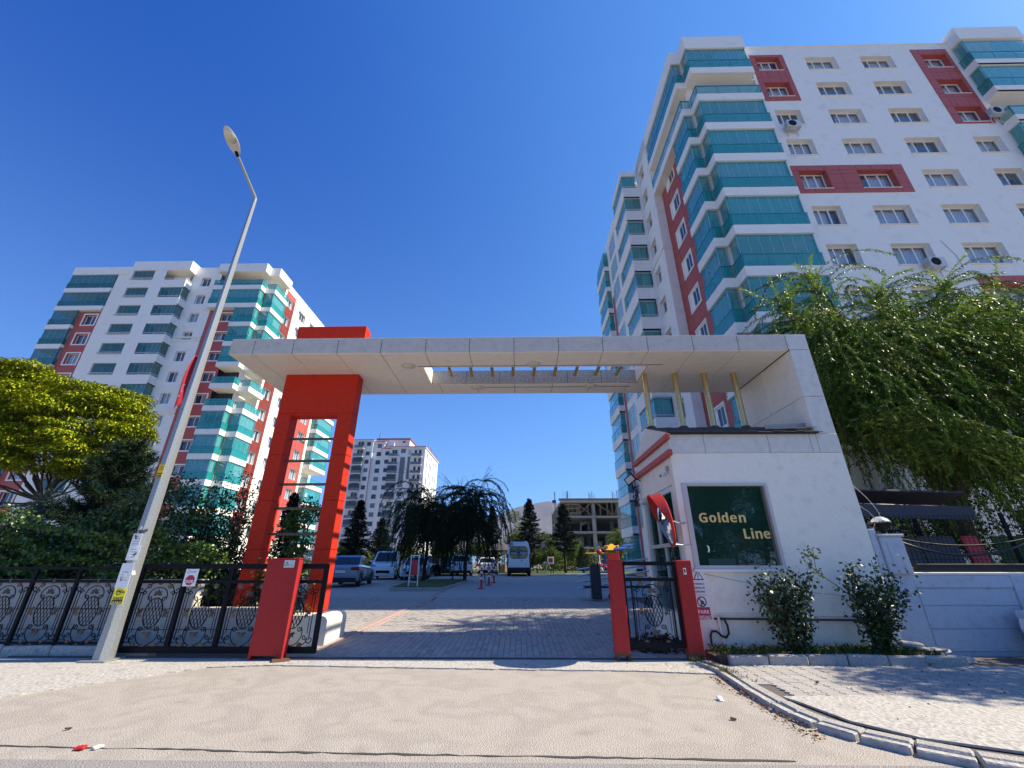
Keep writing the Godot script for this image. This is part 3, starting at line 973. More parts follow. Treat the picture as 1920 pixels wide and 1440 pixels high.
func make_guard_fittings() -> void:
	# convex traffic mirror on a bracket
	var mr := thing("traffic_mirror", "round convex traffic mirror in a red hooded rim on the guardhouse", "traffic mirror", V(2.86, 2.34, -8.56))
	var axis := V(-0.965, -0.14, -0.17).normalized()
	var b := Basis.looking_at(-axis, Vector3.UP)   # local +z looks along the axis
	var dish := MB.new()
	dish.t = Transform3D(b * Basis(Vector3.RIGHT, PI / 2), Vector3.ZERO)
	var prof := []
	for k in 9:
		var r := 0.46 * (8 - k) / 8.0
		prof.append(Vector2(maxf(r, 0.001), 0.13 * (1.0 - pow(r / 0.46, 2))))
	dish.lathe(prof, 40)
	part("mirror_glass", dish.mesh(), M.mirror, mr)
	var rim := MB.new()
	rim.t = dish.t
	rim.lathe([Vector2(0.001, -0.07), Vector2(0.42, -0.06), Vector2(0.5, -0.03), Vector2(0.505, 0.01), Vector2(0.46, 0.012)], 40)
	part("rim", rim.mesh(), M.red_post, mr)
	var hood := MB.new()   # visor over the upper half
	var prev := []
	for k in 25:
		var a := lerpf(-0.25, PI + 0.25, k / 24.0)
		var dp := 0.22 * pow(maxf(0.0, sin(a) * 0.85 + 0.15), 0.6)
		var p0 := b * V(cos(a) * 0.505, sin(a) * 0.505, 0.0)
		var p1 := b * V(cos(a) * 0.515, sin(a) * 0.515, dp)
		var q0 := b * V(cos(a) * 0.495, sin(a) * 0.495, 0.0)
		var q1 := b * V(cos(a) * 0.503, sin(a) * 0.503, dp)
		if k > 0:
			hood.quad(prev[0], p0, p1, prev[1])
			hood.quad(p0 * 0 + q0, prev[2], prev[3], q1)
			hood.quad(prev[1], p1, q1, prev[3])
		prev = [p0, p1, q0, q1]
	part("hood", hood.mesh(), M.red_post, mr)
	rod("bracket", [b * V(0, 0, -0.05), V(0.3, -0.05, -0.12), V(0.5, -0.02, -0.34)], 0.016, M.grey, mr)
	rod("bracket", [b * V(0.0, -0.45, -0.04), V(0.32, -0.45, -0.1), V(0.6, -0.42, -0.34)], 0.01, M.alu, mr)
	# cameras and floodlight on the drive side
	var i := 0
	for p in [[3.24, 3.36, -9.15], [3.24, 2.98, -10.7]]:
		var c := thing("security_camera", ["white bullet camera just under the red bands of the guardhouse", "small white camera above the mirror, deeper along the guardhouse side"][i], "security camera", V(p[0], p[1], p[2]), 0, "cameras on the guardhouse")
		var body := MB.new()
		body.tube([V(-0.06, -0.03, 0.02), V(-0.2, -0.07, 0.12)], [0.035], 10)
		body.box(V(-0.13, -0.02, 0.075), V(0.05, 0.012, 0.2), Basis.looking_at(V(-0.14, -0.04, 0.1), Vector3.UP))
		part("body", body.mesh(), M.plastic, c)
		var ar := MB.new()
		ar.tube([V(0.03, 0.02, 0), V(-0.06, 0.02, 0), V(-0.07, -0.03, 0.03)], [0.014], 6)
		part("arm", ar.mesh(), M.plastic, c)
		part("junction_box", cb(V(0.05, 0.11, 0.09), 0.008), M.grey, c, V(0.0, 0.11, 0))
		part("lens", cb(V(0.012, 0.05, 0.05), 0.004), M.black, c, V(-0.205, -0.072, 0.123), Basis(Vector3.UP, -0.6))
		i += 1
	var fl := thing("floodlight", "small black-rimmed floodlight at the end of the red bands", "floodlight", V(2.95, 3.62, -11.2))
	var fb := Basis.from_euler(V(0.35, -0.55, 0.55))
	part("housing", cb(V(0.28, 0.2, 0.05), 0.01), M.black, fl, Vector3.ZERO, fb)
	part("lamp_face", cb(V(0.23, 0.15, 0.02), 0.004), M.plastic, fl, fb * V(0, 0, 0.022), fb)
	rod("arm", [V(0.05, 0.0, -0.03), V(0.18, 0.02, -0.03), V(0.3, -0.03, -0.1)], 0.012, M.black, fl)
	var cl := MB.new()
	rng.seed = 9
	for k in 9:
		var pts := []
		var a := V(3.22, 3.5, -11.5)
		for q in 7:
			pts.append(a + V(rnd(-0.16, 0.02), -q * 0.09, rnd(-0.12, 0.1)))
		cl.tube(pts, [0.009], 5)
	tag(part("cable_bundle", cl.mesh(), M.rubber, self), "tangle of black cables under the floodlight", "cable")
	# signs on the front wall
	var s1 := thing("warning_sign", "white sign with a warning triangle beside the gate post", "sign", V(3.435, 1.225, ZF + 0.012))
	part("plate", cb(V(0.25, 0.40, 0.012), 0.004), M.white_paint, s1)
	triangle_mark(s1, V(0.0, 0.115, 0.007), 0.115, M.white_paint)
	words("lettering", "YABANCI", 0.032, M.ink, s1, V(0.0, -0.018, 0.007))
	words("lettering", "ARAÇLAR", 0.032, M.ink, s1, V(0.0, -0.085, 0.007))
	words("lettering", "GİREMEZ", 0.032, M.ink, s1, V(0.0, -0.152, 0.007))
	var s2 := thing("no_parking_sign", "white and red no-parking sign under the warning sign", "sign", V(3.435, 0.81, ZF + 0.012))
	part("plate", cb(V(0.26, 0.40, 0.012), 0.004), M.white_paint, s2)
	part("red_field", cb(V(0.252, 0.2, 0.006), 0.002), M.sign_red, s2, V(0, -0.096, 0.006))
	ring_mark(s2, V(-0.005, 0.095, 0.0075), 0.07, 0.088, M.ink)
	words("lettering", "P", 0.1, M.ink, s2, V(0.0, 0.06, 0.007))
	bpart("slash", M.ink, s2, -0.01, 0.01, -0.08, 0.08, 0.008, 0.0115).transform = Transform3D(Basis(Vector3.BACK, 0.7), V(-0.005, 0.095, 0.009))
	words("lettering", "PARK", 0.062, M.white_paint, s2, V(0.0, -0.075, 0.0095))
	words("lettering", "YAPILMAZ", 0.056, M.white_paint, s2, V(0.0, -0.165, 0.0095), Basis(), true, 0.225)

func triangle_mark(parent: Node, at: Vector3, r: float, field: Material) -> void:
	for q in [[1.0, M.ink, 0.0022], [0.74, field, 0.0036]]:
		var m := MB.new()
		var k: float = q[0] * r
		var dy: float = -r * 0.02
		m.prism(PackedVector2Array([Vector2(-k * 0.9, -k * 0.55 + dy), Vector2(k * 0.9, -k * 0.55 + dy), Vector2(0, k * 0.95 + dy)]), 0.0, q[2])
		part("triangle", m.mesh(), q[1], parent, at)
	var e := MB.new()
	e.box(V(0, 0.12 * r, 0.0046), V(0.12 * r, 0.5 * r, 0.002))
	e.box(V(0, -0.3 * r, 0.0046), V(0.12 * r, 0.12 * r, 0.002))
	part("exclamation_mark", e.mesh(), M.ink, parent, at)

func ring_mark(parent: Node, at: Vector3, r0: float, r1: float, mt: Material) -> void:
	var m := MB.new()
	for k in 28:
		var a := TAU * k / 28
		var b := TAU * (k + 1) / 28
		m.quad(V(cos(a) * r0, sin(a) * r0, 0.002), V(cos(a) * r1, sin(a) * r1, 0.002), V(cos(b) * r1, sin(b) * r1, 0.002), V(cos(b) * r0, sin(b) * r0, 0.002))
	part("ring", m.mesh(), mt, parent, at)

# ---------------------------------------------------------------- wrought iron
func spiral(c: Vector2, r: float, a0: float, turns: float, z := 0.0) -> Array:
	var out := []
	var k := 14
	for i in k + 1:
		var f := float(i) / k
		var rr := r * (1.0 - 0.8 * f)
		var a := a0 + turns * TAU * f
		out.append(V(c.x + cos(a) * rr, c.y + sin(a) * rr, z))
	return out

func ell(c: Vector2, rx: float, ry: float, a0: float, a1: float, k := 16) -> Array:
	var out := []
	for i in k + 1:
		var a := deg_to_rad(lerpf(a0, a1, float(i) / k))
		out.append(V(c.x + cos(a) * rx, c.y + sin(a) * ry, 0))
	return out

func scroll_mesh() -> ArrayMesh:
	if cache.has("scroll"): return cache["scroll"]
	var m := MB.new()
	var r := 0.0085
	for s in [-1.0, 1.0]:
		m.tube([V(s * 0.335, 0.13, 0), V(s * 0.335, 0.87, 0)], [r], 5)
		m.tube([V(s * 0.29, 0.2, 0), V(s * 0.285, 0.82, 0)], [r * 0.8], 5)
		m.tube(spiral(Vector2(s * 0.335 + s * 0.0, 0.9), 0.055, PI * (0.5 - s * 0.5) + PI, s * 1.15), [r], 5)
		m.tube(spiral(Vector2(s * 0.27, 0.845), 0.045, PI * (0.5 + s * 0.5), -s * 1.1), [r], 5)
		m.tube(spiral(Vector2(s * 0.345, 0.1), 0.065, PI * (0.5 + s * 0.5), s * 1.1), [r], 5)
		m.tube(spiral(Vector2(s * 0.245, 0.14), 0.045, PI * (0.5 - s * 0.5), -s * 1.1), [r], 5)
		m.tube(spiral(Vector2(s * 0.13, 0.75), 0.045, PI * (0.5 - s * 0.5), s * 1.2), [r], 5)
		m.tube(spiral(Vector2(s * 0.14, 0.27), 0.045, PI * (0.5 - s * 0.5), -s * 1.2), [r], 5)
	m.tube(ell(Vector2(0, 0.83), 0.29, 0.22, 0, 180), [r], 5)
	m.tube(ell(Vector2(0, 0.8), 0.175, 0.15, -20, 200), [r], 5)
	m.tube(ell(Vector2(0, 0.2), 0.2, 0.2, 150, 390), [r], 5)
	m.tube(ell(Vector2(0, 0.12), 0.3, 0.16, 180, 360), [r], 5)
	var ex := 0.165
	var ey := 0.25
	m.tube(ell(Vector2(0, 0.52), ex, ey, 0, 360, 28), [r], 5)
	for s in [-1.0, 1.0]:
		for k in range(-4, 5):   # lattice clipped to the oval
			var d := V(0.46 * s, 1.0, 0).normalized()
			var o := V(k * 0.062, 0.52, 0)
			var pts := []
			for q in range(-40, 41):
				var p := o + d * q * 0.008
				if pow(p.x / ex, 2) + pow((p.y - 0.52) / ey, 2) <= 1.0: pts.append(p)
			if pts.size() > 2: m.tube([pts[0], pts[-1]], [r * 0.8], 4)
	cache["scroll"] = m.mesh()
	return cache["scroll"]

func rosette_mesh() -> ArrayMesh:
	if cache.has("rosette"): return cache["rosette"]
	var m := MB.new()
	m.t = Transform3D(Basis(Vector3.RIGHT, PI / 2), Vector3.ZERO)
	m.lathe([Vector2(0.044, -0.005), Vector2(0.046, 0.006), Vector2(0.03, 0.004), Vector2(0.026, 0.012), Vector2(0.001, 0.018)], 12)
	cache["rosette"] = m.mesh()
	return cache["rosette"]

func leafmark_mesh() -> ArrayMesh:
	if cache.has("leafmark"): return cache["leafmark"]
	var m := MB.new()
	for k in 5:
		var a := deg_to_rad(-80.0 + 40.0 * k)
		var d := V(sin(a), cos(a), 0.0)
		var s := V(cos(a), -sin(a), 0.0)
		var ln := 0.115 - 0.012 * absf(k - 2)
		m.quad(d * 0.005, d * ln * 0.55 + s * 0.02 + V(0, 0, 0.012), d * ln, d * ln * 0.55 - s * 0.02 + V(0, 0, 0.012))
		m.quad(d * 0.005, d * ln * 0.55 - s * 0.02 - V(0, 0, 0.004), d * ln, d * ln * 0.55 + s * 0.02 - V(0, 0, 0.004))
	cache["leafmark"] = m.mesh()
	return cache["leafmark"]

func ironwork(parent: Node, at: Vector3, sx := 1.0) -> void:
	var b := Basis.from_scale(V(sx, 1, 1))
	var s := part("scrollwork", scroll_mesh(), M.black, parent, at, b)
	for p in [[-0.2, 0.97], [0, 1.035], [0.2, 0.97], [-0.19, 0.015], [0, -0.02], [0.19, 0.015]]:
		part("rosette", rosette_mesh(), M.bronze, s, V(p[0], p[1], 0.012))
	for p in [[0, 0.815, 0], [0, 0.21, PI], [-0.2, 0.52, PI / 2], [0.2, 0.52, -PI / 2]]:
		part("leaf_ornament", leafmark_mesh(), M.bronze, s, V(p[0], p[1], 0.01), Basis(Vector3.BACK, p[2]))

func make_fences() -> void:
	# low white walls behind the fence
	var w := thing("low_wall", "long white rendered wall with grooves behind the iron fence", "wall", V(0, 0, 0))
	for s in [[-26.0, -6.62, -0.05, 0.36], [-26.0, -6.62, 0.37, 0.72], [-26.0, -6.62, 0.73, 1.2]]:
		cpart("render_course", M.plaster_grey, w, s[0], s[1], s[2], s[3], -9.62, -9.38, 0.008)
	cpart("coping", M.plaster_grey, w, -26.05, -6.58, 1.2, 1.26, -9.66, -9.34, 0.01)
	var w2 := thing("low_wall", "lower stretch of white wall between the fence wall and the portal plinth", "wall", V(0, 0, 0))
	cpart("render_course", M.plaster_grey, w2, -6.6, -4.75, -0.05, 0.36, -9.6, -9.4, 0.008)
	cpart("render_course", M.plaster_grey, w2, -6.6, -4.75, 0.37, 0.75, -9.6, -9.4, 0.008)
	var cu := thing("fence_kerb", "broken pale concrete kerb under the left end of the iron fence", "kerb")
	var x := -14.0
	rng.seed = 12
	while x < -7.6:
		part("kerb_block", cb(V(0.9, 0.24, 0.24), 0.025), M.concrete, cu, V(x + 0.45, 0.07 + rnd(-0.015, 0.01), -8.83), Basis.from_euler(V(rnd(-0.03, 0.03), rnd(-0.02, 0.02), rnd(-0.02, 0.02))))
		x += 0.91
	# fixed fence on the left
	var f := thing("iron_fence", "black wrought iron fence on the kerb left of the lamp post", "fence", V(0, 0, 0))
	for r in [[1.455, 1.505], [1.225, 1.275], [0.2, 0.24]]:
		bpart("rail", M.black, f, -14.3, -7.45, r[0], r[1], -8.82, -8.77)
	for i in 8:
		var px := -7.72 - 0.865 * i
		cpart("post", M.black, f, px - 0.03, px + 0.03, 0.12, 1.47, -8.825, -8.765, 0.004)
		if i < 7: ironwork(f, V(px - 0.4325, 0.22, -8.795))
	# sliding gate leaf, pushed open
	var g := thing("sliding_gate", "black wrought iron sliding gate leaf standing open behind the red post", "gate", V(0, 0, 0))
	for r in [[1.47, 1.56], [1.22, 1.275], [0.09, 0.19]]:
		cpart("rail", M.black, g, -7.3, -3.66, r[0], r[1], -8.72, -8.64, 0.006)
	for i in 5:
		var px: float = [-7.26, -6.385, -5.51, -4.635, -3.70][i]
		cpart("post", M.black, g, px - 0.04, px + 0.04, 0.1, 1.55, -8.715, -8.645, 0.005)
		if i < 4:
			var nx: float = [-7.26, -6.385, -5.51, -4.635, -3.70][i + 1]
			ironwork(g, V((px + nx) * 0.5, 0.2, -8.68), 1.02)
	# DUR sign on the gate
	var s := thing("stop_sign", "small white sign with a red octagon reading DUR on the gate", "sign", V(-6.25, 1.32, -8.62))
	part("plate", cb(V(0.25, 0.30, 0.012), 0.004), M.white_paint, s)
	var oc := MB.new()
	var pp := PackedVector2Array()
	for k in 8:
		var a := TAU * (k + 0.5) / 8
		pp.append(Vector2(cos(a), sin(a)) * 0.092)
	oc.prism(pp, 0, 0.003)
	part("octagon", oc.mesh(), M.sign_red, s, V(0.0, -0.045, 0.006))
	words("lettering", "DUR", 0.052, M.white_paint, s, V(0.0, -0.069, 0.011))
	ring_mark(s, V(-0.06, 0.1, 0.006), 0.022, 0.028, M.ink)
	bpart("small_print", M.grey, s, -0.02, 0.09, 0.103, 0.112, 0.006, 0.008)
	bpart("small_print", M.grey, s, -0.02, 0.08, 0.085, 0.094, 0.006, 0.008)
	# red housing of the gate drive
	var p := thing("gate_post", "wide red sheet metal gate post in front of the open gate leaf", "gate post", V(-4.43, 0, -8.5))
	var m := MB.new()
	m.prism(PackedVector2Array([Vector2(-0.3, 0), Vector2(-0.25, 0), Vector2(-0.25, 0.09), Vector2(0.2, 0.09), Vector2(0.2, 0), Vector2(0.3, 0), Vector2(0.3, 1.64), Vector2(-0.3, 1.64)]), -0.09, 0.07, 0.006)
	part("housing", m.mesh(), M.red_post, p)
	cpart("edge_flange", M.red_post, p, 0.262, 0.312, 0.0, 1.645, 0.07, 0.10, 0.006)
	cpart("cap", M.red_post, p, -0.305, 0.315, 1.642, 1.655, -0.1, 0.09, 0.003)
	part("notice_plate", cb(V(0.2, 0.13, 0.006), 0.002), M.plastic, p, V(0.12, 1.56, 0.075))
	triangle_mark(p, V(0.07, 1.555, 0.079), 0.05, M.plastic)
	bpart("small_print", M.grey, p, 0.14, 0.2, 1.53, 1.545, 0.078, 0.08)
	# right gate posts with the fixed ironwork between them
	for q in [[1.795, 0.25, "narrow red gate post nearest the driveway"], [3.06, 0.27, "red gate post with a small key box, against the guardhouse"]]:
		var rp := thing("gate_post", q[2], "gate post", V(q[0], 0, -8.6))
		var hw: float = q[1] * 0.5
		part("housing", cb(V(q[1], 1.52, 0.22), 0.01), M.red_post, rp, V(0, 0.86, 0))
		for sx in [-1.0, 1.0]:
			part("foot", cb(V(0.05, 0.13, 0.2), 0.005), M.rust, rp, V(sx * (hw - 0.03), 0.05, 0))
		part("rusty_hem", cb(V(q[1] + 0.006, 0.05, 0.226), 0.004), M.rust, rp, V(0, 0.12, 0))
		if q[0] < 2.5:
			part("edge_strip", cb(V(0.03, 1.54, 0.03), 0.004), M.red_post, rp, V(-hw - 0.01, 0.86, 0.09))
			part("latch", cb(V(0.03, 0.08, 0.05), 0.004), M.black, rp, V(-hw - 0.02, 1.0, 0.0))
		else:
			part("key_box", cb(V(0.05, 0.11, 0.02), 0.004), M.plastic, rp, V(-0.01, 1.43, 0.118))
			part("key_slot", cb(V(0.02, 0.06, 0.008), 0.002), M.black, rp, V(-0.01, 1.44, 0.13))
	var c := thing("gate_grille", "black iron grille panel between the two red right-hand gate posts", "gate grille", V(0, 0, 0))
	for r in [[1.53, 1.6], [1.265, 1.32], [0.2, 0.29]]:
		cpart("rail", M.black, c, 1.925, 2.92, r[0], r[1], -8.63, -8.57, 0.006)
	for xx in [1.955, 2.07, 2.79, 2.885]:
		cpart("bar", M.black, c, xx - 0.012, xx + 0.012, 0.25, 1.28, -8.615, -8.585, 0.002)
	cpart("stile", M.black, c, 1.925, 1.965, 0.2, 1.6, -8.632, -8.568, 0.004)
	cpart("stile", M.black, c, 2.865, 2.915, 0.2, 1.6, -8.632, -8.568, 0.004)
	ironwork(c, V(2.43, 0.26, -8.6), 0.98)
	var rail := structure("gate_track", bm(V(12.5, 0.03, 0.05)), M.darkgrey, "steel floor track of the sliding gate")
	rail.position = V(-2.9, 0.028, -8.63)

# ---------------------------------------------------------------- apartment towers
func wall_sheet(u0: float, u1: float, v0: float, v1: float, holes: Array, depth: float) -> ArrayMesh:   # faces +z, openings with reveals
	var m := MB.new()
	var xs := [u0, u1]
	var ys := [v0, v1]
	for h in holes:
		xs.append_array([h[0], h[1]])
		ys.append_array([h[2], h[3]])
	xs.sort()
	ys.sort()
	for j in ys.size() - 1:
		if ys[j + 1] - ys[j] < 0.001: continue
		var run := -1
		for i in xs.size():
			var solid := false
			if i < xs.size() - 1:
				if xs[i + 1] - xs[i] < 0.0005 and run >= 0: continue
				var cx: float = (xs[i] + xs[i + 1]) * 0.5
				var cy: float = (ys[j] + ys[j + 1]) * 0.5
				solid = true
				for h in holes:
					if cx > h[0] and cx < h[1] and cy > h[2] and cy < h[3]: solid = false
			if solid and run < 0: run = i
			if not solid and run >= 0:
				m.quad(V(xs[run], ys[j], 0), V(xs[i], ys[j], 0), V(xs[i], ys[j + 1], 0), V(xs[run], ys[j + 1], 0))
				run = -1
	for h in holes:
		var d := -depth
		m.quad(V(h[0], h[2], 0), V(h[0], h[2], d), V(h[0], h[3], d), V(h[0], h[3], 0))
		m.quad(V(h[1], h[2], d), V(h[1], h[2], 0), V(h[1], h[3], 0), V(h[1], h[3], d))
		m.quad(V(h[0], h[3], 0), V(h[0], h[3], d), V(h[1], h[3], d), V(h[1], h[3], 0))
		m.quad(V(h[0], h[2], d), V(h[0], h[2], 0), V(h[1], h[2], 0), V(h[1], h[2], d))
	return m.mesh()

func folds(w: float, h: float) -> ArrayMesh:   # a hanging curtain, origin at its lower left
	var key := "f%.2f %.2f" % [w, h]
	if cache.has(key): return cache[key]
	var m := MB.new()
	var k := maxi(4, int(w / 0.07))
	for i in k:
		var a := w * i / k
		var b := w * (i + 1) / k
		var za := 0.03 * sin(i * 2.3) + 0.012 * sin(i * 5.1)
		var zb := 0.03 * sin((i + 1) * 2.3) + 0.012 * sin((i + 1) * 5.1)
		m.quad(V(a, 0, za), V(b, 0, zb), V(b, h, zb), V(a, h, za))
	cache[key] = m.mesh()
	return cache[key]

func frame_mesh(w: float, h: float, n: int) -> ArrayMesh:
	var key := "w%.2f %.2f %d" % [w, h, n]
	if cache.has(key): return cache[key]
	var m := MB.new()
	var f := 0.065
	m.ab(0.002, w - 0.002, 0.002, f, -0.035, 0.035)
	m.ab(0.002, w - 0.002, h - f, h - 0.002, -0.035, 0.035)
	for i in n + 1:
		var x := w * i / n
		var q := 0.032 if i > 0 and i < n else 0.0
		m.ab(x - (q if i > 0 else -0.002) - (f if i == n else 0.0) + (0.002 if i == n else 0.0) * -1.0, x + q + (f if i == 0 else 0.0) - (0.002 if i == n else 0.0), f, h - f, -0.034, 0.034)
	cache[key] = m.mesh()
	return cache[key]

func window_unit(parent: Node, t: Transform3D, w: float, h: float, n: int, recess: float, sill := true, detail := true) -> void:
	var fr := part("window", frame_mesh(w, h, n), M.pvc, parent)
	fr.transform = t * Transform3D(Basis(), V(0, 0, -recess))
	var cw := w / n
	if detail:
		for i in n:
			part("pane", bm(V(snappedf(cw - 0.075, 0.01), snappedf(h - 0.13, 0.01), 0.012)), M.pane, fr, V(cw * (i + 0.5), h * 0.5, 0))
	else:
		part("pane", bm(V(snappedf(w - 0.1, 0.01), snappedf(h - 0.13, 0.01), 0.012)), M.pane, fr, V(w * 0.5, h * 0.5, 0))
	var r := rng.randf()
	var cm: Material = M.curtain if r < 0.75 else M.curtain_dark
	if r < 0.92:
		var part_w := w if rng.randf() < 0.6 else w * rnd(0.35, 0.75)
		part_w = snappedf(part_w, 0.2)
		var x0 := 0.0 if rng.randf() < 0.6 else w - part_w
		part("curtain", folds(part_w, h), cm, fr, V(x0, 0, -0.16))
	if sill:
		part("sill", bm(V(w + 0.08, 0.04, 0.1)), M.pvc, fr, V(w * 0.5, -0.02, recess + 0.02))

# open-jointed cladding tiles on a wall area, left clear at the holes
func cladding(parent: Node, t: Transform3D, u0: float, u1: float, v0: float, v1: float, holes: Array, tw: float, th: float, mt: Material) -> void:
	var xs := [u0, u1]
	var ys := [v0, v1]
	for h in holes:
		xs.append_array([h[0], h[1]])
		ys.append_array([h[2], h[3]])
	var x := u0 + tw
	while x < u1 - 0.2:
		xs.append(x)
		x += tw
	var y := v0 + th
	while y < v1 - 0.2:
		ys.append(y)
		y += th
	xs.sort()
	ys.sort()
	for i in xs.size() - 1:
		for j in ys.size() - 1:
			var w: float = xs[i + 1] - xs[i]
			var h: float = ys[j + 1] - ys[j]
			if w < 0.05 or h < 0.05: continue
			var cx: float = xs[i] + w * 0.5
			var cy: float = ys[j] + h * 0.5
			var inside := false
			for q in holes:
				if cx > q[0] and cx < q[1] and cy > q[2] and cy < q[3]: inside = true
			if inside: continue
			var o := part("cladding_tile", bm(V(w - 0.022, h - 0.022, 0.03)), mt, parent)
			o.transform = t * Transform3D(Basis(), V(cx, cy, 0.022))

# one storey of a balcony: parapet band, slab, glass railing, glazing. The outside lies to the left of the path.
func balcony(parent: Node, path: Array, inner: Array, s: float, o: Dictionary) -> void:
	var band: float = o.get("band", 0.6)
	var gt: float = o.get("top", 2.06)
	var rh: float = o.get("rail", 0.78)
	var pw: float = o.get("pane", 0.58)
	var glass: Material = o.get("glass", M.teal)
	var frm: Material = o.get("frame", M.teal_frame)
	var open: bool = o.get("open", false)
	var body := MB.new()
	var poly := PackedVector2Array()
	for p in path: poly.append(Vector2(p.x, -p.y))
	for p in inner: poly.append(Vector2(p.x, -p.y))
	if Geometry2D.is_polygon_clockwise(poly): poly.reverse()
	body.t = Transform3D(Basis(Vector3.RIGHT, -PI / 2), V(0, s - band + 0.16, 0))
	body.prism(poly, -0.158, 0.0)
	body.t = Transform3D()
	var rail := MB.new()
	var rg := MB.new()
	var edge := MB.new()
	var b := part("balcony", null, M.tower_white, parent)
	for i in path.size() - 1:
		var a: Vector2 = path[i]
		var e: Vector2 = path[i + 1]
		var d3 := V(e.x - a.x, 0, e.y - a.y)
		var ln := d3.length()
		d3 = d3.normalized()
		var n3 := Vector3.UP.cross(d3)
		var bs := Basis(d3, Vector3.UP, n3 * -1.0)
		bs = Basis(-d3, Vector3.UP, n3)
		var mid := V((a.x + e.x) * 0.5, 0, (a.y + e.y) * 0.5)
		body.box(mid + V(0, s - band * 0.5, 0) - n3 * (0.07 - 0.0015 * i), V(ln - 0.002 * i, band - 0.0015 * i, 0.14), bs)
		if ln < 0.3: continue
		# railing
		rail.box(mid + V(0, s + rh, 0) - n3 * 0.03, V(ln - 0.02, 0.05, 0.06), bs)
		var np := maxi(1, int(round(ln / 1.35)))
		for k in np + 1:
			rail.box(mid - d3 * (ln * 0.5 - 0.05) + d3 * ((ln - 0.1) * k / np) + V(0, s + rh * 0.5, 0) - n3 * 0.03, V(0.035, rh, 0.035), bs)
		if o.get("railglass", true):
			rg.box(mid + V(0, s + rh * 0.5 + 0.01, 0) - n3 * 0.022, V(ln - 0.06, rh - 0.08, 0.012), bs)
		if open: continue
		# folding glass panes above and behind the railing
		var n := maxi(1, int(round(ln / pw)))
		var cw := (ln - 0.1) / n
		edge.box(mid + V(0, s + gt + 0.02, 0) - n3 * 0.11, V(ln - 0.2 if ln > 1.0 else ln - 0.05, 0.06, 0.06), bs)
		for k in n:
			var c := mid - d3 * ((ln - 0.1) * 0.5 - cw * (k + 0.5)) + V(0, s + gt * 0.5, 0) - n3 * 0.11
			part("glass_panel", bm(V(snappedf(cw - 0.025, 0.005), snappedf(gt - 0.05, 0.01), 0.012)), glass, b, c, bs)
			edge.box(c + d3 * cw * 0.5, V(0.022, gt - 0.04, 0.02), bs)
		var r := rng.randf()
		if r < o.get("curtains", 0.5):
			var cwid := snappedf((ln - 0.3) * (1.0 if rng.randf() < 0.6 else 0.55), 0.2)
			var co := mid - d3 * (ln * 0.5 - 0.15) + V(0, s + 0.02, 0) - n3 * 0.2
			part("curtain", folds(maxf(cwid, 0.4), snappedf(gt - 0.1, 0.1)), o.get("cloth", M.curtain_teal), b, co + d3 * cwid, bs)
	b.mesh = body.mesh()
	part("railing", rail.mesh(), frm, b)
	if edge.v.size() > 2: part("glazing_frame", edge.mesh(), o.get("edge", M.pane_edge), b)
	if rg.v.size() > 2: part("railing_glass", rg.mesh(), glass, b)

func door(parent: Node, t: Transform3D, w: float, h: float) -> void:
	var fr := part("balcony_door", frame_mesh(w, h, 2), M.pvc, parent)
	fr.transform = t
	part("pane", bm(V(w - 0.1, h - 0.1, 0.01)), M.room, fr, V(w * 0.5, h * 0.5, -0.02))

func air_conditioner(label: String, at: Vector3, b: Basis) -> void:
	var a := thing("air_conditioner", label, "air conditioner", at, 0, "air conditioners on the towers")
	a.basis = b
	part("casing", cb(V(0.82, 0.58, 0.30), 0.02), M.plastic, a)
	var m := MB.new()
	m.t = Transform3D(Basis(Vector3.RIGHT, PI / 2), V(-0.1, 0, 0.152))
	m.lathe([Vector2(0.24, 0.0), Vector2(0.235, 0.012), Vector2(0.04, 0.006), Vector2(0.001, 0.012)], 20)
	part("fan_grille", m.mesh(), M.black, a)
	for i in 4: part("vent", bm(V(0.01, 0.04, 0.22)), M.grey, a, V(-0.412, -0.15 + i * 0.1, 0))
	for s in [-0.3, 0.3]:
		var k := MB.new()
		k.box(V(s, -0.32, -0.02), V(0.04, 0.04, 0.42))
		k.box(V(s, -0.5, -0.21), V(0.04, 0.4, 0.04))
		part("bracket", k.mesh(), M.plastic, a)

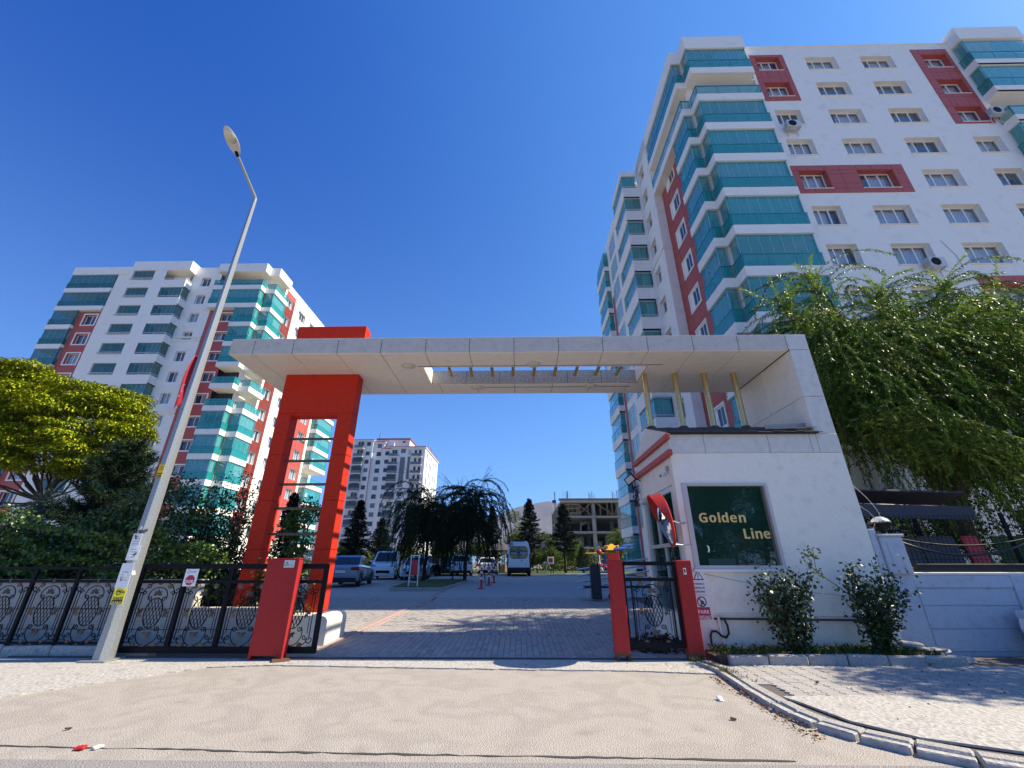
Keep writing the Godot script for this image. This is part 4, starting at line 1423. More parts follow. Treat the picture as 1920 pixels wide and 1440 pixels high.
func make_right_tower() -> void:
	rng.seed = 101
	var g := thing("apartment_tower", "tall white apartment tower with teal glazed balconies and red tile panels behind the guardhouse", "apartment building", V(0, 0, 0))
	var S := func(k: int) -> float: return 1.8 + 2.7 * k
	var zf := -17.5
	# front wall with openings
	var cols := [[16.27, 17.86, 3], [19.6, 21.65, 3], [23.3, 25.42, 3], [27.38, 29.02, 2]]
	var holes := []
	for k in 12:
		for c in cols: holes.append([c[0], c[1], S.call(k) + 0.36, S.call(k) + 1.76])
	part("wall", wall_sheet(15.9, 29.6, -0.2, 34.4, holes, 0.34), M.tower_white, g, V(0, 0, zf))
	var holes2 := []
	for k in 12:
		for c in [[35.2, 36.8], [38.6, 40.6], [42.4, 44.4]]: holes2.append([c[0], c[1], S.call(k) + 0.36, S.call(k) + 1.76])
	part("wall", wall_sheet(33.9, 46.0, -0.2, 34.4, holes2, 0.34), M.tower_white, g, V(0, 0, zf))
	bpart("roof_edge", M.tower_white, g, 15.86, 46.0, 34.402, 34.52, -18.3, zf + 0.05)
	# solid body behind
	var core := MB.new()
	core.ab(11.44, 46.0, -0.2, 34.35, -37.0, -18.7)
	core.ab(15.75, 15.9, -0.2, 34.39, -18.7, zf - 0.001)
	core.ab(29.6, 29.75, -0.2, 34.39, -18.7, zf - 0.001)
	core.ab(33.75, 33.9, -0.2, 34.39, -18.7, zf - 0.001)
	part("inner_wall", core.mesh(), M.tower_white, g)
	bpart("room_shade_slab", M.room, g, 15.95, 29.55, 0, 34.2, -18.6, -18.3)  # one slab behind the front windows, room shade put into its colour
	for k in range(3, 12):
		for ci in 4:
			var c: Array = cols[ci]
			var n: int = c[2]
			if k in [9, 10, 11] and ci == 3: n = 2
			window_unit(g, Transform3D(Basis(), V(c[0], S.call(k) + 0.36, zf)), c[1] - c[0], 1.4, n, 0.3)
	# red tile panels on the front
	var FT := Transform3D(Basis(), V(0, 0, zf))
	var op := func(ci: int, k: int) -> Array: return [cols[ci][0] - 0.01, cols[ci][1] + 0.01, S.call(k) + 0.35, S.call(k) + 1.77]
	cladding(g, FT, 15.92, 18.2, 28.72, 33.55, [op.call(0, 10), op.call(0, 11)], 0.76, 0.8, M.red_tile)
	cladding(g, FT, 15.92, 22.32, 20.7, 22.88, [op.call(0, 7), op.call(1, 7)], 0.91, 0.725, M.red_tile)
	cladding(g, FT, 26.9, 29.3, 26.3, 33.85, [op.call(3, 9), op.call(3, 10), op.call(3, 11)], 0.8, 0.84, M.red_tile)
	cladding(g, FT, 23.1, 29.3, 12.75, 14.9, [op.call(2, 4), op.call(3, 4)], 0.9, 0.72, M.red_tile)
	# red reveals line the openings inside those panels
	var rv := MB.new()
	for q in [[0, 10], [0, 11], [0, 7], [1, 7], [3, 9], [3, 10], [3, 11], [2, 4], [3, 4]]:
		var h: Array = op.call(q[0], q[1])
		var a := zf - 0.27
		rv = MB.new()
		rv.ab(h[0] + 0.012, h[0] + 0.03, h[2] + 0.012, h[3] - 0.012, a, zf + 0.03)
		rv.ab(h[1] - 0.03, h[1] - 0.012, h[2] + 0.012, h[3] - 0.012, a, zf + 0.03)
		rv.ab(h[0] + 0.03, h[1] - 0.03, h[3] - 0.03, h[3] - 0.012, a, zf + 0.031)
		part("red_reveal", rv.mesh(), M.red_tile, g)
	# corner balconies
	var full := [Vector2(15.9, -17.5), Vector2(15.5, -17.0), Vector2(11.4, -17.0), Vector2(11.4, -17.95), Vector2(10.78, -17.95), Vector2(10.78, -24.34), Vector2(11.44, -24.34)]
	full = [Vector2(15.5, -17.5), Vector2(15.5, -17.0), Vector2(11.4, -17.0), Vector2(11.4, -17.95), Vector2(10.78, -17.95), Vector2(10.78, -24.34)]
	var short := full.duplicate()
	short[5] = Vector2(10.78, -20.2)
	short.append(Vector2(11.44, -20.2))
	for k in range(2, 12):
		var o := {"curtains": 0.62, "open": k == 10, "cloth": M.curtain_teal if k % 2 == 0 else M.curtain}
		if k >= 10: balcony(g, full, [Vector2(11.5, -24.34), Vector2(11.5, -18.75), Vector2(15.8, -18.75), Vector2(15.8, -17.5)], S.call(k), o)
		else: balcony(g, short, [Vector2(11.5, -20.2), Vector2(11.5, -18.75), Vector2(15.8, -18.75), Vector2(15.8, -17.5)], S.call(k), o)
		door(g, Transform3D(Basis(), V(12.6, S.call(k) - 0.4, -18.68)), 1.7, 2.2)
		door(g, Transform3D(Basis(Vector3.UP, -PI / 2), V(11.42, S.call(k) - 0.4, -19.9)), 0.9, 2.2)
	# heavy top parapet over the balconies
	var top := MB.new()
	var tp := PackedVector2Array()
	for p in [Vector2(15.5, -17.0), Vector2(11.4, -17.0), Vector2(11.4, -17.95), Vector2(10.78, -17.95), Vector2(10.78, -27.3), Vector2(15.5, -27.3)]: tp.append(Vector2(p.x, -p.y))
	if Geometry2D.is_polygon_clockwise(tp): tp.reverse()
	top.t = Transform3D(Basis(Vector3.RIGHT, -PI / 2), V(0, 34.9, 0))
	top.prism(tp, -1.28, 0.0)
	part("parapet", top.mesh(), M.tower_white, g)
	bpart("corner_post", M.tower_white, g, 11.5, 11.85, 0, 33.6, -18.45, -18.05)
	# red tiled wall on the drive side with white framed windows
	var LT := Transform3D(Basis(Vector3.UP, -PI / 2), V(11.44, 0, 0))      # local x runs to +z
	var rh := []
	for k in range(0, 10): rh.append([-23.35, -21.75, S.call(k) + 1.2, S.call(k) + 2.68])
	cladding(g, LT, -24.33, -20.22, 0.2, 28.15, rh, 1.03, 0.9, M.red_tile)
	for h in rh.slice(2):
		var su := MB.new()
		su.ab(h[0] + 0.0, h[0] + 0.12, h[2], h[3], -0.0, 0.075)
		su.ab(h[1] - 0.12, h[1] - 0.0, h[2], h[3], -0.0, 0.075)
		su.ab(h[0] + 0.12, h[1] - 0.12, h[3] - 0.12, h[3], 0.0, 0.074)
		su.ab(h[0] + 0.12, h[1] - 0.12, h[2], h[2] + 0.12, 0.0, 0.074)
		var sp := part("window_surround", su.mesh(), M.tower_white, g)
		sp.transform = LT
		bpart("recess", M.tower_white, sp, h[0] + 0.12, h[1] - 0.12, h[2] + 0.12, h[3] - 0.12, 0.004, 0.008)
		bpart("pane", M.far_glass, sp, h[0] + 0.66, h[1] - 0.16, h[2] + 0.24, h[3] - 0.22, 0.009, 0.012)
		bpart("frame", M.pvc, sp, h[0] + 1.0, h[0] + 1.06, h[2] + 0.24, h[3] - 0.22, 0.010, 0.02)
		bpart("frame", M.pvc, sp, h[0] + 0.58, h[0] + 0.66, h[2] + 0.2, h[3] - 0.18, 0.009, 0.05)
	# white wall strip with small windows
	var sh := []
	for k in 12: sh.append([-26.75, -25.5, S.call(k) + 0.36, S.call(k) + 1.7])
	var WT := Transform3D(Basis(Vector3.UP, -PI / 2), V(10.78, 0, 0))
	var ws := part("wall", wall_sheet(-27.36, -24.35, -0.2, 34.9, sh, 0.3), M.tower_white, g)
	ws.transform = WT
	var ret := MB.new()
	ret.ab(10.782, 11.44, -0.2, 33.6, -24.45, -24.352)
	ret.ab(10.70, 11.4, 22.9, 23.1, -27.3, -24.28)
	ret.ab(10.74, 11.4, 23.15, 23.3, -27.3, -24.31)
	part("pilaster", ret.mesh(), M.tower_white, g)
	bpart("room_shade_slab", M.room, g, 11.2, 11.4, 0, 33.5, -27.3, -24.5)
	for k in range(2, 12):
		window_unit(g, WT * Transform3D(Basis(), V(-26.75, S.call(k) + 0.36, 0)), 1.25, 1.34, 2, 0.26, false, false)
	# further volume with glazed corners
	var vb := MB.new()
	vb.ab(10.6, 12.0, -0.2, 34.35, -31.0, -28.4)
	vb.ab(9.97, 12.0, -0.2, 34.30, -37.0, -31.2)
	vb.ab(9.43, 10.78, 33.9, 34.55, -31.2, -27.35)
	vb.ab(9.9, 10.7, 33.7, 34.35, -37.0, -31.2)
	part("inner_wall", vb.mesh(), M.tower_white, g)
	for k in range(0, 12):
		var s: float = S.call(k) + 0.95
		balcony(g, [Vector2(10.78, -27.36), Vector2(9.43, -27.36), Vector2(9.43, -31.1), Vector2(9.97, -31.1)], [Vector2(10.78, -31.1)], s, {"band": 1.22, "top": 1.42, "rail": 0.16, "pane": 0.68, "frame": M.white_rail, "curtains": 0.7, "railglass": false})
		balcony(g, [Vector2(10.9, -36.9), Vector2(9.45, -36.9), Vector2(9.45, -41.0)], [Vector2(10.9, -41.0)], S.call(k), {"band": 0.75, "top": 1.9, "rail": 0.8, "pane": 0.8, "curtains": 0.6})
		if k > 0:
			var t2 := Transform3D(Basis(Vector3.UP, -PI / 2), V(9.97, S.call(k) - 0.3, -35.9))
			var w := part("window", frame_mesh(2.4, 2.0, 3), M.alu, g)
			w.transform = t2
			part("pane", bm(V(2.3, 1.9, 0.012)), M.teal, w, V(1.2, 1.0, 0))
	bpart("red_strip", M.red_tile, g, 9.93, 9.97, 0, 27.0, -36.6, -36.0)
	bpart("inner_wall", M.tower_white, g, 10.3, 12, 0, 34, -41.0, -37.0)
	# second glazed bay further along the front
	for k in range(6, 12):
		balcony(g, [Vector2(33.9, -16.8), Vector2(29.6, -16.8), Vector2(29.6, -17.5)], [Vector2(29.7, -18.75), Vector2(33.8, -18.75)], S.call(k), {"open": k == 9, "curtains": 0.6})
	bpart("parapet", M.tower_white, g, 29.6, 33.9, 33.75, 35.0, -18.7, -16.8)
	air_conditioner("air conditioner under the third window down beside the balconies", V(16.75, 26.0, -17.2), Basis())
	air_conditioner("air conditioner with a dark fan low on the tower above the willow", V(21.1, 15.5, -17.2), Basis())
	air_conditioner("air conditioner on the soffit of the far balcony bay", V(29.3, 26.9, -17.2), Basis())
	var pipe := []
	for q in [[21.55, 15.35], [21.9, 15.2], [22.5, 15.15], [22.75, 15.4], [22.7, 16.2], [22.3, 17.2]]: pipe.append(V(q[0], q[1], zf + 0.02))
	rod("condenser_pipe", pipe, 0.015, M.plastic, g, 5)

func make_left_tower() -> void:
	rng.seed = 202
	var g := thing("apartment_tower", "white and red apartment tower with teal balconies, sunlit on one side, behind the street lamp", "apartment building", V(0, 0, 0))
	var S := func(j: int) -> float: return 33.88 - 2.7 * j
	var zf := -43.3
	var core := MB.new()
	core.ab(-57.5, -33.1, -0.2, 37.0, -66.0, -45.0)
	part("inner_wall", core.mesh(), M.tower_white, g)
	# roof slabs
	var rf := MB.new()
	rf.ab(-57.75, -49.3, 36.0, 37.15, -46.0, -42.9)
	rf.ab(-49.3, -41.75, 36.02, 37.42, -46.0, -42.2)
	rf.ab(-41.75, -38.4, 36.3, 37.2, -46.0, -43.301)
	rf.ab(-38.4, -32.2, 36.0, 37.25, -46.0, -42.6)
	rf.ab(-32.2, -31.6, 36.0, 37.24, -43.9, -43.6)
	rf.ab(-32.3, -31.0, 36.01, 37.23, -46.6, -43.62)
	rf.ab(-33.2, -31.58, 36.6, 37.2, -60.2, -46.6)
	part("parapet", rf.mesh(), M.tower_white, g)
	# left bay
	for j in 12:
		if j < 2: balcony(g, [Vector2(-51.75, -43.3), Vector2(-51.75, -42.9), Vector2(-57.75, -42.9), Vector2(-57.75, -46.0)], [Vector2(-51.75, -46.0)], S.call(j), {"pane": 0.9, "curtains": 0.3, "glass": M.teal_dark})
		else: balcony(g, [Vector2(-54.7, -43.3), Vector2(-54.7, -42.9), Vector2(-57.75, -42.9), Vector2(-57.75, -46.0)], [Vector2(-54.7, -46.0)], S.call(j), {"pane": 0.8, "curtains": 0.4, "glass": M.teal_dark})
	var rholes := []
	for j in range(2, 12): rholes.append([-53.85, -52.3, S.call(j) - 2.7 + 3.05 - 0.2, S.call(j) - 2.7 + 4.3])
	part("red_wall", wall_sheet(-54.7, -51.7, 0, 30.4, rholes, 0.3), M.red_tile, g, V(0, 0, zf))
	for h in rholes:
		surround(g, h, zf)
		window_unit(g, Transform3D(Basis(), V(h[0], h[2], zf)), h[1] - h[0], h[3] - h[2], 2, 0.26, false, false)
	bpart("room_shade_slab", M.room, g, -54.6, -33.2, 0, 35.5, -44.6, -44.3)  # shade-coloured slab standing for the unlit rooms of this front
	# white column and its loggias
	bpart("wall", M.tower_white, g, -51.72, -49.28, 0, 36.2, -44.0, zf + 0.25)
	var bz := -42.2
	var lh := []
	for j in 13: lh.append([-48.95, -46.15, 34.5 - 2.635 * j, 36.0 - 2.635 * j])
	part("wall", wall_sheet(-49.3, -44.6, -0.2, 36.02, lh, 0.4), M.tower_white, g, V(0, 0, bz))
	bpart("wall", M.tower_white, g, -49.3, -49.2, 0, 36.0, -44.0, bz - 0.01)
	for j in 13:
		var y: float = 34.5 - 2.635 * j
		if y < 1.0: continue
		var lg := part("loggia", bm(V(2.84, 0.05, 0.06)), M.white_rail, g, V(-47.55, y + 0.2, bz + 0.12))
		for i in 5: part("glass_panel", bm(V(0.53, 1.5, 0.012)), M.teal_dark, lg, V(-1.12 + i * 0.56, 0.55, -0.28))
		part("rail", bm(V(2.84, 0.04, 0.05)), M.white_rail, lg, V(0, -0.18, 0))
		for i in 6: part("baluster", bm(V(0.03, 0.2, 0.03)), M.white_rail, lg, V(-1.4 + i * 0.56, -0.1, 0))
	bpart("loggia_back", M.plaster_blue, g, -49.1, -46.0, 0, 36.0, -43.9, -43.8)
	for j in 13:
		var s: float = 34.5 - 2.635 * j
		if s < 1.5: continue
		balcony(g, [Vector2(-41.75, -43.6), Vector2(-41.75, bz), Vector2(-44.6, bz)], [Vector2(-44.6, -43.6)], s, {"band": 1.14, "top": 1.5, "rail": 0.2, "pane": 0.62, "frame": M.white_rail, "curtains": 0.55, "railglass": false, "open": j == 0, "glass": M.teal_dark})
	bpart("inner_wall", M.tower_white, g, -44.7, -42.6, 0, 36.0, -44.4, -43.55)
	# recessed wall with small windows
	var wh := []
	for j in 13: wh.append([-40.75, -39.55, 34.25 - 2.68 * j, 35.6 - 2.68 * j])
	part("wall", wall_sheet(-42.0, -38.3, -0.2, 36.5, wh, 0.3), M.tower_white, g, V(0, 0, zf))
	for h in wh:
		if h[2] > 1: window_unit(g, Transform3D(Basis(), V(h[0], h[2], zf)), 1.2, 1.35, 2, 0.26, false, false)
	for y in [26.2, 26.6, 16.9, 17.3]:
		bpart("string_course", M.tower_white, g, -41.7, -38.3, y, y + 0.2, zf + 0.002, zf + 0.12)
	# red wall with white framed windows
	var r2 := []
	for j in range(2, 13): r2.append([-36.75, -35.3, S.call(j) + 0.15 + 0.35, S.call(j) + 1.6])
	part("red_wall", wall_sheet(-38.3, -34.9, 0, 30.4, r2, 0.3), M.red_tile, g, V(0, 0, zf + 0.02))
	for h in r2:
		if h[2] < 1: continue
		surround(g, h, zf + 0.02)
		window_unit(g, Transform3D(Basis(), V(h[0], h[2], zf + 0.02)), h[1] - h[0], h[3] - h[2], 2, 0.26, false, false)
	# corner balconies
	for j in 12:
		var side := [Vector2(-31.6, -46.5), Vector2(-31.0, -46.5), Vector2(-31.0, -43.6), Vector2(-32.2, -43.6), Vector2(-32.2, -42.6)]
		var open := j in [0, 5, 6]
		if j < 2: side.append_array([Vector2(-38.4, -42.6), Vector2(-38.4, -43.3)])
		else: side.append_array([Vector2(-34.9, -42.6), Vector2(-34.9, -43.3)])
		balcony(g, side, [Vector2(-34.9, -45.2), Vector2(-32.9, -45.2), Vector2(-32.9, -46.5)], S.call(j), {"pane": 0.8, "curtains": 0.75, "open": open, "glass": M.teal, "cloth": M.curtain})
		door(g, Transform3D(Basis(), V(-34.6, S.call(j) - 0.4, -44.98)), 1.5, 2.1)
	bpart("corner_post", M.tower_white, g, -32.9, -32.5, 0, 36.0, -44.4, -44.0)
	# sunlit side
	var RT := Transform3D(Basis(Vector3.UP, PI / 2), V(-31.6, 0, 0))      # local x runs to -z
	var sd := []
	for j in 12:
		for c in [[47.3, 48.6], [50.5, 52.4], [53.9, 55.2], [56.9, 58.7]]:
			sd.append([c[0], c[1], S.call(j) + 0.1, S.call(j) + 1.45])
	var sw := part("wall", wall_sheet(46.5, 60.2, -0.2, 36.7, sd, 0.3), M.tower_white, g)
	sw.transform = RT
	bpart("room_shade_slab", M.room, g, -33.0, -32.5, 0, 36, -60.0, -46.6)
	for h in sd:
		if h[2] > 1: window_unit(g, RT * Transform3D(Basis(), V(h[0], h[2], 0)), h[1] - h[0], h[3] - h[2], 2 if h[1] - h[0] < 1.5 else 3, 0.26, false, false)
	for q in [[46.9, 49.2, 30.6, 36.2, 0, 1], [55.9, 59.4, 14.4, 17.0, 6, 6], [46.9, 49.2, 6.0, 11.6, 9, 10]]:
		var hs := []
		for h in sd:
			if h[0] > q[0] - 0.5 and h[1] < q[1] + 0.5: hs.append([h[0] - 0.01, h[1] + 0.01, h[2] - 0.01, h[3] + 0.01])
		cladding(g, RT, q[0], q[1], q[2], q[3], hs, 0.9, 0.9, M.red_tile)
	bpart("return_wall", M.tower_white, g, -33.1, -31.62, 0, 36.6, -46.6, -46.5)
	for j in 12:
		balcony(g, [Vector2(-31.6, -65.3), Vector2(-30.6, -65.3), Vector2(-30.6, -60.1), Vector2(-31.6, -60.1)], [Vector2(-33.2, -60.1), Vector2(-33.2, -65.3)], S.call(j), {"pane": 0.85, "curtains": 0.85, "open": j == 8, "cloth": M.curtain})
	bpart("return_wall", M.tower_white, g, -33.15, -31.7, 0, 36.5, -60.2, -60.05)
	air_conditioner("air conditioner on the sunlit side of the tower seen through the red portal", V(-31.4, 18.3, -58.6), Basis(Vector3.UP, PI / 2))
	# flag
	var fl := thing("flag", "red flag with a white crescent and star hanging limp beside the lamp post", "flag", V(-36.9, 20.5, -42.1))
	var fm := MB.new()
	var cc := func(u: float, v: float) -> Vector3:
		return V(lerpf(0.45, -0.1, u) * (1.0 - v) + v * lerpf(0.35, -1.15, u) - 0.12 * sin(v * 5.0) * u, lerpf(3.4, -2.2, v) - u * (0.3 + 1.6 * v), 0.22 * sin(u * 7.0 + v * 4.0) * (0.4 + u))
	for i in 14:
		for k in 10:
			fm.quad(cc.call(i / 14.0, (k + 1) / 10.0), cc.call(i / 14.0, k / 10.0), cc.call((i + 1) / 14.0, k / 10.0), cc.call((i + 1) / 14.0, (k + 1) / 10.0))
	part("cloth", fm.mesh(), M.flag_red, fl)
	var cr := MB.new()
	for k in 14:
		var a0 := deg_to_rad(40 + 280.0 * k / 14)
		var a1 := deg_to_rad(40 + 280.0 * (k + 1) / 14)
		var o0 := V(cos(a0) * 0.3, sin(a0) * 0.62, 0)
		var o1 := V(cos(a1) * 0.3, sin(a1) * 0.62, 0)
		var i0 := V(0.07 + cos(a0) * 0.24, sin(a0) * 0.5, 0)
		var i1 := V(0.07 + cos(a1) * 0.24, sin(a1) * 0.5, 0)
		cr.quad(i0, o0, o1, i1)
	part("crescent", cr.mesh(), M.white_paint, fl, V(-0.12, -1.1, 0.36), Basis.from_scale(V(0.6, 0.8, 1)))
	var sr := MB.new()
	for k in 5:
		var a := PI / 2 + TAU * k / 5
		var p := V(cos(a) * 0.16, sin(a) * 0.3, 0)
		var l := V(cos(a + 0.63) * 0.06, sin(a + 0.63) * 0.12, 0)
		var r := V(cos(a - 0.63) * 0.06, sin(a - 0.63) * 0.12, 0)
		sr.quad(Vector3.ZERO, r, p, l)
	part("star", sr.mesh(), M.white_paint, fl, V(-0.3, -2.0, 0.36), Basis.from_scale(V(0.7, 0.8, 1)))
	rod("rope", [V(0.4, 3.4, 0), V(0.6, 5.2, -0.3), V(0.7, 15.5, -0.3)], 0.02, M.white_paint, fl, 5)

func surround(g: Node, h: Array, z: float) -> void:
	var su := MB.new()
	su.ab(h[0] - 0.14, h[0] - 0.002, h[2] - 0.14, h[3] + 0.14, z + 0.001, z + 0.06)
	su.ab(h[1] + 0.002, h[1] + 0.14, h[2] - 0.14, h[3] + 0.14, z + 0.001, z + 0.06)
	su.ab(h[0] - 0.002, h[1] + 0.002, h[3] + 0.002, h[3] + 0.138, z + 0.001, z + 0.059)
	su.ab(h[0] - 0.002, h[1] + 0.002, h[2] - 0.138, h[2] - 0.002, z + 0.001, z + 0.059)
	part("window_surround", su.mesh(), M.tower_white, g)

# ---------------------------------------------------------------- distant buildings and hills
func make_far_tower() -> void:
	rng.seed = 303
	var g := thing("apartment_tower", "distant white apartment tower with dark glazed balconies and a flat red roof", "apartment building", V(0, 0, 0))
	var D := -145.0
	var F := func(k: int) -> float: return 38.0 - 2.98 * k
	for b in [[-59.5, -52.3, 42.3, 0.0], [-52.3, -48.5, 41.9, -1.2], [-48.5, -45.9, 39.0, 0.0], [-45.9, -33.2, 39.6, 0.4]]:
		bpart("wall", M.far_white, g, b[0], b[1], 0, b[2], D - 24, D + b[3])
		bpart("roof_slab", M.far_white, g, b[0] - 0.4, b[1] + 0.4, b[2], b[2] + 0.3, D - 24.3, D + b[3] + 0.7)
		bpart("roof_edge", M.roof_red, g, b[0] - 0.45, b[1] + 0.45, b[2] + 0.302, b[2] + 0.5, D - 24.4, D + b[3] + 0.75)
	bpart("roof_house", M.far_white, g, -51.6, -39.8, 40.1, 43.5, D - 16, D - 2.5)
	bpart("roof_edge", M.roof_red, g, -52.0, -39.5, 43.5, 43.9, D - 16.5, D - 2.0)
	bpart("hatch", M.far_glass, g, -42.3, -41.4, 42.3, 43.0, D - 2.51, D - 2.46)
	bpart("dormer", M.far_white, g, -47.2, -45.0, 39.8, 42.0, D - 4, D - 1.0)
	rod("antenna", [V(-52.0, 43, D - 5), V(-52.0, 47, D - 5)], 0.1, M.darkgrey, g, 5)
	for k in range(-1, 12):
		var y: float = F.call(k)
		if k >= 0:
			for c in [[-54.5, -53.1, 0.0], [-47.5, -45.95, 0.0]]:
				_far_window(g, c[0], c[1], y - 0.9, y + 0.5, D + c[2])
			_far_window(g, -41.85, -40.1, y - 0.2, y + 1.3, D + 0.4) if k in [0, 4, 5, 9, 10] else _far_strip(g, y, D + 0.4)
		else:
			_far_window(g, -54.5, -53.1, y - 0.4, y + 1.0, D)
		_far_window(g, -51.0, -49.4, y - 0.9, y + 0.6, D - 1.2)
		for c in [[-58.3, -55.0, 0.6], [-45.8, -42.7, 0.4], [-37.8, -34.1, 0.4]]:
			if k < 0 and c[0] > -50: continue
			var glazed := rng.randf() < 0.5
			var z: float = D + c[2]
			var bb := bpart("balcony", M.far_grey, g, c[0], c[1], y - 1.5, y - 0.55, z, z + 1.1)
			bpart("slab", M.far_white, bb, (c[0] - c[1]) * 0.5 - 0.05, (c[1] - c[0]) * 0.5 + 0.05, -0.72, -0.48, -0.5, 0.62)
			if glazed: bpart("glazing", M.far_glass, bb, (c[0] - c[1]) * 0.5, (c[1] - c[0]) * 0.5, 0.48, 1.95, -0.5, 0.5)
			else:
				bpart("window", M.far_glass, g, c[0] + 0.9, c[0] + 1.7, y - 0.55, y + 0.9, z - 0.02, z + 0.03)
				bpart("window", M.far_glass, g, c[1] - 1.3, c[1] - 0.4, y - 0.55, y + 0.9, z - 0.02, z + 0.03)
		# side facing the sun
		var xs := -33.2
		for q in [-3.0, -7.5, -10.0, -15.0, -19.0]:
			bpart("window", M.far_glass_b, g, xs - 0.02, xs + 0.05, y - 0.8, y + 0.7, D + q - 1.2, D + q)
			bpart("window_apron", M.far_grey, g, xs - 0.02, xs + 0.06, y - 1.4, y - 0.8, D + q - 1.2, D + q)
	bpart("downpipe", M.roof_red, g, -52.4, -52.2, 0, 36, D + 0.01, D + 0.12)
	bpart("grey_strip", M.far_grey, g, -39.2, -38.3, 28.5, 36.5, D + 0.41, D + 0.46)
	for i in 3: bpart("vent", M.far_grey, g, -39.2, -38.2, 37.3 + i * 0.6, 37.5 + i * 0.6, D + 0.41, D + 0.46)

func _far_window(g: Node, x0: float, x1: float, y0: float, y1: float, z: float) -> void:
	bpart("window", M.far_glass if rng.randf() < 0.6 else M.far_glass_b, g, x0, x1, y0, y1, z - 0.02, z + 0.03)

func _far_strip(g: Node, y: float, z: float) -> void:
	bpart("window", M.far_glass_b, g, -41.85, -40.1, y - 0.2, y + 1.3, z - 0.02, z + 0.03)
	bpart("grey_panel", M.far_grey, g, -41.9, -40.05, y - 1.7, y - 0.2, z - 0.02, z + 0.05)

func make_site() -> void:
	rng.seed = 404
	var g := thing("unfinished_building", "unfinished concrete frame building with timber formwork on its top floor", "building under construction", V(0, 0, 0))
	var D := -80.0
	var xs := [7.9, 13.65, 18.3, 23.5, 29.0]
	var slabs := [1.6, 4.4, 7.0, 9.68, 12.3]
	for y in slabs:
		cpart("floor_slab", M.raw_concrete, g, 7.6, 29.5, y - 0.34, y, D - 22, D + 0.6, 0.03)
	for z in [D, D - 7, D - 14, D - 21]:
		for i in 5:
			for k in 5:
				var y0: float = 0.0 if k == 0 else slabs[k - 1]
				cpart("column", M.raw_concrete, g, xs[i] - 0.32, xs[i] + 0.32, y0, slabs[k] - 0.34, z - 0.3, z + 0.3, 0.03)
	for k in 4:
		bpart("back_wall", M.darkgrey, g, 8.4, 29, slabs[k], slabs[k + 1] - 0.34, D - 12.4, D - 12.2)
		for i in 5:
			var x := rnd(9, 22)
			bpart("prop_wall", M.raw_concrete, g, x, x + rnd(0.5, 1.6), slabs[k], slabs[k] + rnd(1.0, 2.2), D - rnd(4, 9), D - 3.5)
	# formwork of the top storey
	for i in 30:
		var x := 7.7 + i * 0.72 + rnd(-0.1, 0.1)
		if rng.randf() < 0.5 and x > 11: continue
		bpart("prop", M.timber, g, x - 0.06, x + 0.06, 9.68, 12.0, D + 0.3 - (0.0 if x < 11.2 else rnd(0.4, 5)), D + 0.45)
	for y in [10.1, 10.9, 11.6]: bpart("plank", M.timber, g, 7.7, 11.0, y, y + 0.2, D + 0.46, D + 0.52)
	bpart("edge_board", M.timber, g, 7.3, 29.8, 12.3, 12.75, D + 0.7, D + 0.8)
	for b in [[10.6, 11.9, 13.2, 9.8], [14.2, 11.9, 17.2, 9.8], [13.2, 11.9, 11.0, 9.9], [17.4, 9.8, 18.2, 11.9]]:
		rod("brace", [V(b[0], b[1], D + 0.5), V(b[2], b[3], D + 0.5)], 0.09, M.timber, g, 5)
	for x in [8.9, 13.6, 18.2, 19.9, 23.0]:
		var bars := MB.new()
		for i in 9:
			var bx: float = x + rnd(-0.7, 0.7)
			bars.tube([V(bx, 12.3, D - 0.5 + rnd(-0.3, 0.3)), V(bx + rnd(-0.05, 0.05), rnd(13.4, 14.6), D - 0.5)], [0.03], 4)
		part("rebar", bars.mesh(), M.rust, g)
	var mast := thing("site_mast", "thin site mast with a small box at the corner of the unfinished building", "mast", V(6.6, 0.7, D + 1))
	rod("pole", [V(0, 0, 0), V(0, 13.2, 0)], 0.09, M.darkgrey, mast, 6)
	cpart("box", M.darkgrey, mast, -0.5, 0.2, 11.2, 11.7, -0.2, 0.2)

func make_mountains() -> void:
	var f := FastNoiseLite.new()
	f.seed = 8
	f.frequency = 0.0016
	f.fractal_octaves = 5
	var m := MB.new()
	var hh := func(x: float, z: float) -> float:
		var d := (-z - 2300.0) / 900.0
		var ridge := exp(-d * d * 1.2) * 245.0
		ridge *= 0.9 + 0.12 * sin(x * 0.011) + 0.22 * exp(-pow((x - 110.0) / 190.0, 2)) + 0.14 * exp(-pow((x + 60.0) / 90.0, 2))
		return ridge + f.get_noise_2d(x, z) * 40.0 * clampf((-z - 1400.0) / 500.0, 0, 1) - 8.0
	var nx := 110
	var nz := 26
	for i in nx:
		for k in nz:
			var x0 := -2600.0 + 5200.0 * i / nx
			var x1 := -2600.0 + 5200.0 * (i + 1) / nx
			var z0 := -1300.0 - 1900.0 * k / nz
			var z1 := -1300.0 - 1900.0 * (k + 1) / nz
			m.quad(V(x0, hh.call(x0, z0), z0), V(x1, hh.call(x1, z0), z0), V(x1, hh.call(x1, z1), z1), V(x0, hh.call(x0, z1), z1))
	structure("mountains", m.mesh(), M.rock, "far bare brown mountains under the sky")

